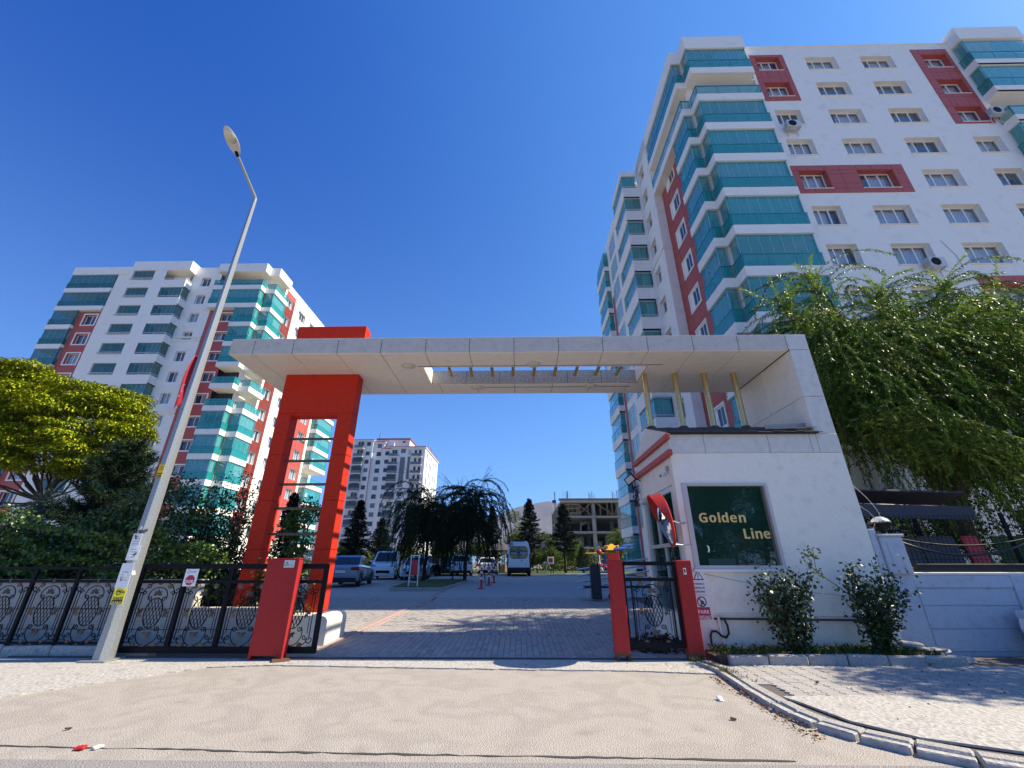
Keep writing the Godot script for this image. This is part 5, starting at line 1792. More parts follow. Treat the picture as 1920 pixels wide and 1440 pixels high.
# ---------------------------------------------------------------- vehicles
func wheel(parent: Node, at: Vector3, r: float, w: float) -> void:
	if not cache.has("wheel%.2f" % r):
		var m := MB.new()
		m.t = Transform3D(Basis(Vector3.BACK, -PI / 2), Vector3.ZERO)
		m.lathe([Vector2(r * 0.62, -w * 0.5), Vector2(r * 0.94, -w * 0.5), Vector2(r, -w * 0.36), Vector2(r, w * 0.36), Vector2(r * 0.94, w * 0.5), Vector2(r * 0.62, w * 0.5)], 22)
		cache["wheel%.2f" % r] = m.mesh()
		var q := MB.new()
		q.t = m.t
		q.lathe([Vector2(0.001, -w * 0.42), Vector2(r * 0.64, -w * 0.47), Vector2(r * 0.64, w * 0.47), Vector2(0.001, w * 0.42)], 22)
		q.t = Transform3D()
		cache["rim%.2f" % r] = q.mesh()
		var sp := MB.new()
		for k in 5:
			for s in [-1.0, 1.0]:
				sp.box(V(s * w * 0.46, cos(TAU * (k + 0.5) / 5) * r * 0.4, sin(TAU * (k + 0.5) / 5) * r * 0.4), V(0.02, r * 0.18, r * 0.22), Basis(Vector3.RIGHT, TAU * (k + 0.5) / 5))
		cache["spokes%.2f" % r] = sp.mesh()
	var t := part("wheel", cache["wheel%.2f" % r], M.rubber, parent, at)
	part("rim", cache["rim%.2f" % r], M.wheel, t)
	part("spoke_gaps", cache["spokes%.2f" % r], M.black, t)

# side outlines are (along, up): along runs from the rear bumper (0) to the front (length); the car points to -z, its rear towards +z
func slab_body(m: MB, prof: Array, widths: Array) -> void:   # lofts the outline across the width: widths = [[half width, inset scale], ...] from centre to side
	pass

func car(called: String, label: String, at: Vector3, turn: float, paint: Material, o: Dictionary) -> Node3D:
	var g := thing(called, label, o.get("cat", "car"), at, turn, "vehicles parked in the yard")
	var L: float = o.get("len", 4.3)
	var W: float = o.get("wid", 1.76)
	var H: float = o.get("h", 1.46)
	var belt: float = o.get("belt", 0.92)
	var hw := W * 0.5
	var rot := Transform3D(Basis(Vector3.UP, PI / 2), V(0, 0, L * 0.5))   # local x along the car: rear at +z
	# lower body
	var low := MB.new()
	low.t = rot
	var nose: float = o.get("nose", 0.78)
	var tailh: float = o.get("tail", 0.95)
	var wr: float = o.get("wr", 0.32)
	var a1 := 0.85
	var a2 := L - 0.85
	var pp := PackedVector2Array([Vector2(0.06, 0.26), Vector2(a1 - wr - 0.07, 0.2)])
	for k in 7:
		var a := PI - PI * k / 6
		pp.append(Vector2(a1 + cos(a) * (wr + 0.06), 0.3 + sin(a) * (wr + 0.06)))
	pp.append(Vector2(a1 + wr + 0.07, 0.19))
	pp.append(Vector2(a2 - wr - 0.07, 0.19))
	for k in 7:
		var a := PI - PI * k / 6
		pp.append(Vector2(a2 + cos(a) * (wr + 0.06), 0.3 + sin(a) * (wr + 0.06)))
	for q in [Vector2(a2 + wr + 0.07, 0.2), Vector2(L - 0.06, 0.24), Vector2(L, 0.45), Vector2(L - 0.06, nose - 0.1), Vector2(L - 0.25, nose), Vector2(o.get("cowl", L * 0.70), belt + 0.03), Vector2(o.get("deck", L * 0.2), tailh + 0.02), Vector2(0.1, tailh), Vector2(0.02, tailh - 0.12), Vector2(0.0, 0.5)]:
		pp.append(q)
	low.prism(pp, -hw, hw, 0.10)
	part("body", low.mesh(), paint, g)
	var under := MB.new()
	under.ab(-hw + 0.1, hw - 0.1, 0.2, 0.6, -L * 0.5 + 0.25, L * 0.5 - 0.25)
	part("underbody", under.mesh(), M.rubber, g)
	# greenhouse, tapering to the roof
	var r0: float = o.get("r0", 0.35)     # rear glass foot, roof rear, roof front, windscreen foot
	var r1: float = o.get("r1", 0.95)
	var f1: float = o.get("f1", L * 0.50)
	var f0: float = o.get("f0", L * 0.71)
	var inset: float = o.get("inset", 0.16)
	var cab := MB.new()
	cab.t = rot
	var gl := MB.new()
	gl.t = rot
	var bw := hw - 0.07
	var tw := hw - inset - 0.06
	var B := [V(r0, belt - 0.02, bw), V(f0, belt - 0.02, bw), V(f1, H - 0.06, tw), V(r1, H - 0.06, tw)]
	var mir := func(p: Vector3) -> Vector3: return V(p.x, p.y, -p.z)
	cab.quad(B[0], B[1], B[2], B[3])
	cab.quad(mir.call(B[1]), mir.call(B[0]), mir.call(B[3]), mir.call(B[2]))
	cab.quad(mir.call(B[0]), B[0], B[3], mir.call(B[3]))
	cab.quad(B[1], mir.call(B[1]), mir.call(B[2]), B[2])
	var R := [V(r1 + 0.1, H, tw - 0.1), V(f1 - 0.12, H, tw - 0.1)]
	cab.quad(B[3], B[2], R[1], R[0])
	cab.quad(mir.call(B[2]), mir.call(B[3]), mir.call(R[0]), mir.call(R[1]))
	cab.quad(R[0], R[1], mir.call(R[1]), mir.call(R[0]))
	cab.quad(mir.call(B[3]), B[3], R[0], mir.call(R[0]))
	cab.quad(B[2], mir.call(B[2]), mir.call(R[1]), R[1])
	part("cabin", cab.mesh(), paint, g)
	var glass := func(q: Array, nm: String) -> void:
		var mm := MB.new()
		mm.t = rot
		var mid: Vector3 = (q[0] + q[1] + q[2] + q[3]) * 0.25
		var nn: Vector3 = (q[1] - q[0]).cross(q[2] - q[0]).normalized()
		var e := []
		for p in q: e.append(mid + (p - mid) * 0.88 + nn * 0.008)
		mm.quad(e[0], e[1], e[2], e[3])
		for i in 4:
			mm.quad(e[i] - nn * 0.012, e[(i + 1) % 4] - nn * 0.012, e[(i + 1) % 4], e[i])
		part(nm, mm.mesh(), M.car_glass, g)
	glass.call([mir.call(B[0]), B[0], B[3], mir.call(B[3])], "rear_window")
	glass.call([B[1], mir.call(B[1]), mir.call(B[2]), B[2]], "windscreen")
	var mx := lerpf(r0, f0, 0.5)
	var tx := lerpf(r1, f1, 0.5)
	for s in [1.0, -1.0]:
		var P := func(x: float, top: bool) -> Vector3: return V(x, H - 0.06 if top else belt - 0.02, (tw if top else bw) * s)
		for q in [[r0, mx, tx, r1], [mx, f0, f1, tx]]:
			if o.get("panel", false) and q[0] == r0: continue
			var c := [P.call(q[0], false), P.call(q[1], false), P.call(q[2], true), P.call(q[3], true)]
			if s < 0: c = [c[1], c[0], c[3], c[2]]
			glass.call(c, "side_window")
		var e: float = hw + 0.0
		part("mirror", cb(V(0.2, 0.14, 0.1), 0.03), paint, g, V(s * (hw + 0.09), belt + 0.06, -L * 0.5 + (L - f0) + 0.35))
		part("tail_light", cb(V(o.get("tlw", 0.34), o.get("tlh", 0.16), 0.12), 0.03), M.tail, g, V(s * (hw - o.get("tlw", 0.34) * 0.5 + 0.01), tailh - o.get("tly", 0.16), L * 0.5 - 0.06))
		part("headlight", cb(V(0.42, 0.17, 0.2), 0.05), M.head, g, V(s * (hw - 0.24), nose - 0.12, -L * 0.5 + 0.13))
		part("sill_trim", bm(V(0.02, 0.12, L * 0.45)), M.rubber, g, V(s * (hw + 0.002), 0.3, 0))
		part("door_handle", cb(V(0.03, 0.03, 0.16), 0.008), paint, g, V(s * (hw + 0.008), belt - 0.14, -0.1))
		for z in [L * 0.5 - a1, L * 0.5 - a2]:
			wheel(g, V(s * (hw - 0.1), wr, z), wr, 0.2)
	part("number_plate", cb(V(0.5, 0.11, 0.02), 0.004), M.white_paint, g, V(0, tailh - o.get("ply", 0.3), L * 0.5 + 0.005))
	part("number_plate", cb(V(0.5, 0.11, 0.02), 0.004), M.white_paint, g, V(0, 0.42, -L * 0.5 - 0.005))
	part("grille", cb(V(W * 0.5, 0.18, 0.06), 0.02), M.black, g, V(0, 0.5 if o.get("van", false) else 0.46, -L * 0.5 + 0.005))
	part("bumper", cb(V(W * 0.92, 0.22, 0.12), 0.04), M.rubber if o.get("darkbumper", true) else paint, g, V(0, 0.32, L * 0.5 - 0.04))
	return g

func make_minibus() -> void:
	var g := thing("minibus", "tall white school minibus seen from behind, striped rear window", "minibus", V(-0.05, 0.64, -41.0), 0, "vehicles parked in the yard")
	var L := 6.0
	var hw := 1.0
	var rot := Transform3D(Basis(Vector3.UP, PI / 2), V(0, 0, L * 0.5))
	var b := MB.new()
	b.t = Transform3D(Basis(), V(0, 0, L * 0.5))
	# rear outline with leaning sides, run forward
	var o := PackedVector2Array([Vector2(-hw, 0.5), Vector2(hw, 0.5), Vector2(hw, 1.5), Vector2(hw - 0.08, 2.2), Vector2(hw - 0.18, 2.62), Vector2(hw - 0.36, 2.74), Vector2(-hw + 0.36, 2.74), Vector2(-hw + 0.18, 2.62), Vector2(-hw + 0.08, 2.2), Vector2(-hw, 1.5)])
	b.prism(o, -4.9, 0.0, 0.08)
	b.t = rot
	b.prism(PackedVector2Array([Vector2(4.85, 0.5), Vector2(5.95, 0.5), Vector2(6.0, 1.1), Vector2(5.1, 1.5), Vector2(4.85, 2.3)]), -hw + 0.05, hw - 0.05, 0.06)
	part("body", b.mesh(), M.car_white, g)
	part("lower_body", cb(V(2.0, 0.42, 5.9), 0.05), M.rubber, g, V(0, 0.44, 0.0))
	part("bumper", cb(V(1.9, 0.3, 0.2), 0.04), M.rubber, g, V(0, 0.52, L * 0.5 + 0.02))
	part("roof_spoiler", cb(V(0.9, 0.09, 0.3), 0.03), M.rubber, g, V(0, 2.78, L * 0.5 - 0.1))
	for s in [-1.0, 1.0]:
		part("tail_light", cb(V(0.12, 0.75, 0.1), 0.03), M.tail, g, V(s * 0.93, 1.35, L * 0.5 - 0.02))
		part("corner_trim", cb(V(0.1, 0.5, 0.2), 0.03), M.rubber, g, V(s * 0.95, 0.8, L * 0.5 - 0.06))
		wheel(g, V(s * 0.86, 0.36, L * 0.5 - 1.1), 0.36, 0.25)
		wheel(g, V(s * 0.86, 0.36, -L * 0.5 + 1.1), 0.36, 0.25)
		part("mirror", cb(V(0.14, 0.3, 0.12), 0.03), M.rubber, g, V(s * 1.14, 1.7, -L * 0.5 + 1.3))
		for k in 3: part("side_window", cb(V(0.02, 0.7, 1.2), 0.008), M.car_glass, g, V(s * 0.965, 1.85, 2.0 - k * 1.5), Basis(Vector3.BACK, s * 0.09))
	# striped window with lettering
	var z := L * 0.5 + 0.004
	var w := MB.new()
	var pp := PackedVector2Array()
	for k in 24:
		var a := TAU * k / 24
		pp.append(Vector2(signf(cos(a)) * pow(absf(cos(a)), 0.45) * 0.78, 1.83 + signf(sin(a)) * pow(absf(sin(a)), 0.45) * 0.5))
	w.prism(pp, -0.01, 0.012)
	var win := part("rear_window", w.mesh(), M.car_glass, g, V(0, 0, z))
	for sx in [-1.0, 1.0]:
		for sy in [-1.0, 1.0]:
			for k in 4:
				var st := MB.new()
				var x := 0.1 + k * 0.17
				var qa := PackedVector2Array([Vector2(x, 0.42), Vector2(x + 0.055, 0.42), Vector2(x + 0.31, 0.17), Vector2(x + 0.255, 0.17)])
				if k >= 3: qa = PackedVector2Array([Vector2(x, 0.42), Vector2(x + 0.075, 0.42), Vector2(x + 0.14, 0.35), Vector2(x + 0.14, 0.25)])
				var qq := PackedVector2Array()
				for p in qa: qq.append(Vector2(p.x * sx, 1.83 + p.y * sy))
				if Geometry2D.is_polygon_clockwise(qq): qq.reverse()
				st.prism(qq, 0.012, 0.017)
				part("stripe", st.mesh(), M.yellow_paper, win)
	words("lettering", "OKUL", 0.15, M.white_paint, win, V(-0.42, 1.76, 0.014))
	words("lettering", "TAŞITI", 0.15, M.white_paint, win, V(0.42, 1.76, 0.014))
	var sg := MB.new()
	sg.prism(PackedVector2Array([Vector2(-0.1, 1.83), Vector2(0, 1.73), Vector2(0.1, 1.83), Vector2(0, 1.93)]), 0.012, 0.018)
	part("diamond", sg.mesh(), M.ink, win)
	part("number_plate", cb(V(0.52, 0.12, 0.02), 0.004), M.white_paint, g, V(-0.38, 0.75, L * 0.5 + 0.12))
	part("door_handle", cb(V(0.2, 0.05, 0.03), 0.008), M.rubber, g, V(0.22, 1.18, L * 0.5 + 0.01))
	part("badge", cb(V(0.12, 0.05, 0.02), 0.01), M.black, g, V(0.55, 0.92, L * 0.5 + 0.01))

func make_vehicles() -> void:
	car("parked_car", "silver saloon with red tail lights parked just past the red portal", V(-9.15, 0.52, -24.6), 0.14, M.car_silver, {"len": 4.6, "h": 1.47, "tail": 1.0, "deck": 0.9, "r0": 0.75, "r1": 1.6, "f1": 2.6, "f0": 3.35, "tlw": 0.42, "tlh": 0.17, "tly": 0.17})
	car("panel_van", "white high-roofed panel van facing out, beside the silver saloon", V(-9.7, 0.58, -33.2), PI + 0.16, M.car_white, {"cat": "van", "len": 4.4, "wid": 1.83, "h": 1.86, "belt": 1.12, "nose": 1.0, "tail": 1.2, "deck": 0.2, "r0": 0.08, "r1": 0.2, "f1": 2.7, "f0": 3.45, "cowl": 3.4, "inset": 0.12, "panel": true, "van": true})
	car("parked_car", "white hatchback facing out under the drooping trees", V(-7.35, 0.57, -32.2), PI + 0.12, M.car_white, {"len": 4.0, "wid": 1.7, "h": 1.5, "tail": 1.0, "r0": 0.15, "r1": 0.6, "f1": 2.2, "f0": 3.1})
	car("parked_car", "dark car half hidden behind the white hatchback", V(-7.9, 0.6, -37.5), PI, M.car_dark, {"len": 4.5, "h": 1.6, "belt": 1.0, "tail": 1.05, "r0": 0.15, "r1": 0.5})
	car("parked_car", "dark grey car in shade beyond the island trees", V(-6.6, 0.62, -41.0), 0.3, M.car_dark, {"len": 4.4, "h": 1.5})
	car("parked_car", "white crossover seen from behind, left of the red bollards", V(-5.2, 0.64, -40.8), 0.1, M.car_white, {"len": 4.5, "wid": 1.85, "h": 1.66, "belt": 1.08, "tail": 1.12, "deck": 0.25, "r0": 0.12, "r1": 0.55, "f1": 2.5, "f0": 3.2, "tlw": 0.4, "tlh": 0.14, "tly": 0.12, "ply": 0.28})
	car("parked_car", "small white hatchback with dark tail lights beside the minibus", V(-2.95, 0.65, -43.0), 0.0, M.car_white, {"len": 3.95, "wid": 1.75, "h": 1.5, "belt": 1.0, "tail": 1.04, "deck": 0.2, "r0": 0.1, "r1": 0.5, "f1": 2.2, "f0": 2.9, "tlw": 0.24, "tlh": 0.22, "tly": 0.2, "ply": 0.34})
	car("parked_car", "pale car on the right pavement cut off by the picture edge", V(11.05, 0.05, -8.0), PI / 2 + 0.05, M.car_white, {"len": 4.2, "h": 1.45})
	make_minibus()

# ---------------------------------------------------------------- trees and plants
func limb(m: MB, a: Vector3, b: Vector3, r0: float, r1: float, wob := 0.1, k := 5, sides := 7) -> Array:
	var pts := []
	var rr := []
	for i in k + 1:
		var f := float(i) / k
		var p := a.lerp(b, f)
		if i > 0 and i < k: p += V(rnd(-wob, wob), rnd(-wob, wob) * 0.5, rnd(-wob, wob))
		pts.append(p)
		rr.append(lerpf(r0, r1, f))
	m.tube(pts, rr, sides, false)
	return pts

func side_of(d: Vector3) -> Vector3:
	var s := d.cross(ndir())
	if s.length() < 0.05: s = d.cross(V(0.3, 1, 0.2))
	return s.normalized()

func put_leaf(m: MB, p: Vector3, d: Vector3, ln: float, w: float, c: Color, bend := 0.1) -> void:
	var s := side_of(d)
	m.leaf(p, d, s, ln, w, d.cross(s), c, bend)

func put_flat(m: MB, p: Vector3, d: Vector3, ln: float, w: float, c: Color, bend := 0.1) -> void:   # a leaf that turns its face to the sky
	var s := Vector3.UP.cross(d)
	if s.length() < 0.05: s = Vector3.RIGHT
	s = (s.normalized() + ndir() * 0.35).normalized()
	s = (s - d * d.dot(s)).normalized()
	m.leaf(p, d, s, ln, w, d.cross(s), c, bend)

func tint(a: Color, b: Color) -> Color:
	var f := rng.randf()
	return a.lerp(b, f * f)

# a crown of leafy clumps: each clump a flattened ball of leaves denser near its shell
func clump(m: MB, c: Vector3, r: Vector3, n: int, ln: float, w: float, ca: Color, cbb: Color, droop := 0.15, flat_leaves := false) -> void:
	for i in n:
		if flat_leaves:   # a pad of foliage: leaves gathered near its upper surface, spilling over the rim
			var a := rnd(0, TAU)
			var q := sqrt(rng.randf())
			var top := sqrt(maxf(0.0, 1.0 - q * q * 0.9))
			var pp := c + V(cos(a) * q * r.x, r.y * (top - pow(rng.randf(), 1.6) * 0.75) + 0.10 * r.y * sin(cos(a) * q * 9.0) * cos(sin(a) * q * 8.0), sin(a) * q * r.z)
			var dd := (V(cos(a), -0.15 - 0.5 * q, sin(a)) * 0.8 + ndir() * 0.7).normalized()
			put_flat(m, pp, dd, ln * rnd(0.65, 1.2), w * rnd(0.75, 1.2), tint(ca, cbb))
			continue
		var u := ndir()
		var f := pow(rng.randf(), 0.42)
		var p := c + V(u.x * r.x, u.y * r.y, u.z * r.z) * f
		var d := (u * 0.75 + ndir() * 0.85 + V(0, -droop, 0)).normalized()
		put_leaf(m, p, d, ln * rnd(0.7, 1.2), w * rnd(0.75, 1.15), tint(ca, cbb))

func broadleaf(called: String, label: String, cat: String, at: Vector3, h0: float, balls: Array, n_per: float, ln: float, w: float, ca: Color, cbb: Color, trunk_r: float, group := "", lm: Material = null, pads := false) -> Node3D:
	var g := thing(called, label, cat, at, 0, group)
	var tr := MB.new()
	var fork := V(rnd(-0.1, 0.1), h0, rnd(-0.1, 0.1))
	limb(tr, V(0, -0.15, 0), fork, trunk_r, trunk_r * 0.75, trunk_r * 0.4)
	var lf := MB.new()
	for b in balls:
		var c: Vector3 = b[0]
		var r: Vector3 = b[1]
		var pts := limb(tr, fork, c, trunk_r * (0.34 if pads else 0.55), trunk_r * 0.1, 0.12)
		for k in (1 if pads else 4):
			limb(tr, pts[3].lerp(pts[5], rng.randf()), c + ndir() * r * 0.7, trunk_r * 0.2, 0.006, 0.06, 3, 5)
		var vol := r.x * r.y + r.y * r.z + r.x * r.z
		if pads:
			for k in 15:
				var o := V(rnd(-0.75, 0.75) * r.x, rnd(-0.5, 0.55) * r.y, rnd(-0.75, 0.75) * r.z)
				var f := rnd(0.3, 0.55)
				clump(lf, c + o, V(r.x * f, r.y * f * 0.8, r.z * f), int(n_per * r.x * r.z * f * f), ln, w, ca, cbb, 0.2, true)
		else: clump(lf, c, r, int(n_per * vol), ln, w, ca, cbb)
	part("trunk", tr.mesh(), M.bark, g)
	tag(part("crown", lf.mesh(), lm if lm else M.leaf, g), "", "", "", "stuff")
	return g

func conifer(label: String, at: Vector3, h: float, r: float, bare: float, ca: Color, cbb: Color, seed_n: int, dens := 1.0) -> Node3D:
	rng.seed = seed_n
	var g := thing("conifer_tree", label, "conifer tree", at, 0, "dark conifers of the park")
	var tr := MB.new()
	limb(tr, V(0, -0.1, 0), V(0, h * 0.97, 0), h * 0.022, 0.015, 0.03, 6)
	var m := MB.new()
	var y := bare
	while y < h * 0.98:
		var f := (y - bare) / (h - bare)
		var rr := r * pow(1.0 - f, 0.85) * rnd(0.8, 1.12) + 0.06
		if f < 0.12: rr *= 0.65 + f * 3.0
		var n := int(rnd(5, 8))
		var a0 := rnd(0, TAU)
		for k in n:
			var a := a0 + TAU * k / n + rnd(-0.25, 0.25)
			var lenb := rr * rnd(0.75, 1.15)
			var tip := V(cos(a) * lenb, y + lenb * rnd(0.0, 0.28), sin(a) * lenb)
			var base := V(0, y, 0)
			tr.tube([base, tip], [0.02, 0.005], 4, false)
			var cnt := int((16 + lenb * 62) * dens)
			for q in cnt:
				var t := pow(rng.randf(), 0.7)
				var p := base.lerp(tip, t) + ndir() * 0.09 * (1.2 - t * 0.6)
				var d := ((tip - base).normalized() * 0.7 + ndir() * 0.75 + V(0, 0.12, 0)).normalized()
				put_leaf(m, p, d, rnd(0.12, 0.22) * (0.7 + r * 0.2), 0.042 + 0.014 * r, tint(ca, cbb), 0.02)
		y += lerpf(0.26, 0.15, f) * (0.75 + h * 0.04)
	part("trunk", tr.mesh(), M.bark_dark, g)
	tag(part("crown", m.mesh(), M.needle, g), "", "", "", "stuff")
	return g

# drooping strands hung from a dome of limbs
func strand(m: MB, tw: MB, p0: Vector3, out: Vector3, ln: float, leaf_l: float, leaf_w: float, step: float, ca: Color, cbb: Color, sag := 1.0) -> void:
	var p := p0
	var d := (out + V(0, rnd(0.15, 0.6), 0)).normalized()
	var run := 0.0
	var pts := [p]
	while run < ln:
		var q := p + d * 0.16
		var k := maxi(1, int(0.16 / step))
		for i in k:
			var a := p.lerp(q, (i + rng.randf()) / k)
			var ld := (d * 0.75 + ndir() * 0.7 + V(0, -0.35, 0)).normalized()
			put_leaf(m, a, ld, leaf_l * rnd(0.7, 1.2), leaf_w * rnd(0.8, 1.2), tint(ca, cbb), 0.05)
		p = q
		pts.append(p)
		run += 0.16
		d = (d + V(rnd(-0.07, 0.07), -0.16 * sag, rnd(-0.07, 0.07))).normalized()
	tw.tube(pts, [0.009, 0.004], 3, false)

func make_willow() -> void:
	rng.seed = 515
	var base := V(12.9, 0.1, -13.2)
	var g := thing("willow_tree", "large drooping willow in front of the tower, right of the guardhouse", "willow tree", base)
	var tr := MB.new()
	var tw := MB.new()
	var m := MB.new()
	limb(tr, V(0.3, -0.2, 0.3), V(0.1, 3.2, 0.2), 0.26, 0.2, 0.1, 5, 10)
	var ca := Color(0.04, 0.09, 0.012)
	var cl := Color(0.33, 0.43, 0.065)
	var tips := [V(-2.7, 9.3, 0.5), V(-1.3, 10.2, -0.4), V(0.4, 9.4, 0.7), V(1.3, 8.6, 1.4), V(2.9, 9.8, 0.3), V(4.6, 9.5, 0.2), V(4.9, 8.1, 1.0), V(-2.4, 7.6, 1.0), V(2.6, 8.4, -0.8), V(0.6, 8.2, 1.2), V(-0.6, 8.8, -1.2), V(6.3, 7.6, -0.3), V(-2.9, 6.0, 0.4), V(3.6, 7.0, 1.8), V(1.6, 7.2, 2.0), V(-1.2, 7.6, 1.3), V(5.6, 6.6, 1.6), V(-2.0, 8.7, 0.9), V(4.0, 8.9, 1.2), V(-0.4, 9.3, 0.6)]
	tips.append_array([V(-2.0, 11.3, 0.4), V(-3.6, 9.9, 0.6), V(0.3, 10.6, 0.3), V(2.6, 10.7, 0.5), V(4.4, 10.3, 0.4), V(-2.9, 8.6, 1.0)])
	for t in tips:
		var tp: Vector3 = t
		var mid := V(tp.x * 0.35, lerpf(3.2, tp.y, 0.62), tp.z * 0.35)
		limb(tr, V(0.1, 3.0, 0.2), mid, 0.12, 0.07, 0.15)
		var pts := limb(tr, mid, tp, 0.07, 0.012, 0.2, 6)
		# upright leafy shoots at the tip, paler to carry sun highlights in their colour
		for k in 15:
			var d := (V(tp.x * 0.1, 0.75, tp.z * 0.08) + ndir() * 0.9).normalized()
			strand(m, tw, pts[4].lerp(tp, rng.randf()) + ndir() * 0.2, d, rnd(0.4, 1.25), 0.12, 0.024, 0.010, cl * 0.9, Color(0.46, 0.52, 0.14), 0.5)
		# hanging curtains
		for k in 52:
			var f := pow(rng.randf(), 0.6)
			var o: Vector3 = pts[int(f * 5.99)].lerp(pts[mini(6, int(f * 5.99) + 1)], rng.randf())
			var a := rnd(0, TAU)
			var outd := V(cos(a), 0, sin(a) * 0.9) * 0.9 + V(tp.x, 0, tp.z).normalized() * 0.55
			var lng := rnd(0.9, 2.9)
			if rng.randf() < 0.3: lng = rnd(2.8, 5.2)
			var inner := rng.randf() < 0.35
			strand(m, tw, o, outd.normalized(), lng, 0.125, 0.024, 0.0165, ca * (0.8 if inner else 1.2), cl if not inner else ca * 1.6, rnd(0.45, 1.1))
	# long low sweeps towards the fence
	for k in 330:
		var a := rnd(-0.3, PI + 0.3)
		var o := V(rnd(-2.9, 5.0), rnd(4.2, 7.2), rnd(-1.2, 1.7))
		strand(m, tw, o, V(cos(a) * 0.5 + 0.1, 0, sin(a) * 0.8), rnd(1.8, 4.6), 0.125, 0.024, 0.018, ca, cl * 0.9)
	# sweep in front of the fence, sunlight put into its paler leaf colour
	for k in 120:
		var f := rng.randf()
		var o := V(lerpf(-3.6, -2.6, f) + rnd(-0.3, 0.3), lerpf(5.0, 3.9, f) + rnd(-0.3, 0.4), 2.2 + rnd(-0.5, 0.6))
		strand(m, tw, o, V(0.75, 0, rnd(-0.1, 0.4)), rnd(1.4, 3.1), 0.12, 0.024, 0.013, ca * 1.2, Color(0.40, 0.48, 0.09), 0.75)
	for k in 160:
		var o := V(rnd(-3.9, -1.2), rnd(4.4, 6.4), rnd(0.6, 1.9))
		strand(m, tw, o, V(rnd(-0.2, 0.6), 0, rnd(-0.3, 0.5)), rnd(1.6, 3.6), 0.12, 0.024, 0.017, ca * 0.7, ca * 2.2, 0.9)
	for q in [[V(4.4, 6.4, 0.6), V(5.6, 4.8, 1.4)], [V(4.0, 6.0, 1.0), V(4.7, 4.4, 1.8)], [V(0.9, 8.0, 0.2), V(2.6, 9.2, 0.6)]]:
		limb(tr, q[0], q[1], 0.035, 0.008, 0.08, 5, 5)
	part("trunk", tr.mesh(), M.bark, g)
	part("twigs", tw.mesh(), M.bark, g)
	tag(part("crown", m.mesh(), M.leaf_willow, g), "", "", "", "stuff")
	# dark trunks and shrubs behind the mesh fence
	var p := MB.new()
	var sh := thing("hedge", "dark shrubbery in deep shade behind the mesh fence", "hedge", V(0, 0, 0))
	rng.seed = 516
	for i in 16:
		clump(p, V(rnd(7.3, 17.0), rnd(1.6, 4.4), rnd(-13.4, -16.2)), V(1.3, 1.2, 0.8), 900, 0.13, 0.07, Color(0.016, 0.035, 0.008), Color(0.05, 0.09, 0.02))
	tag(part("foliage", p.mesh(), M.leaf, sh), "", "", "", "stuff")

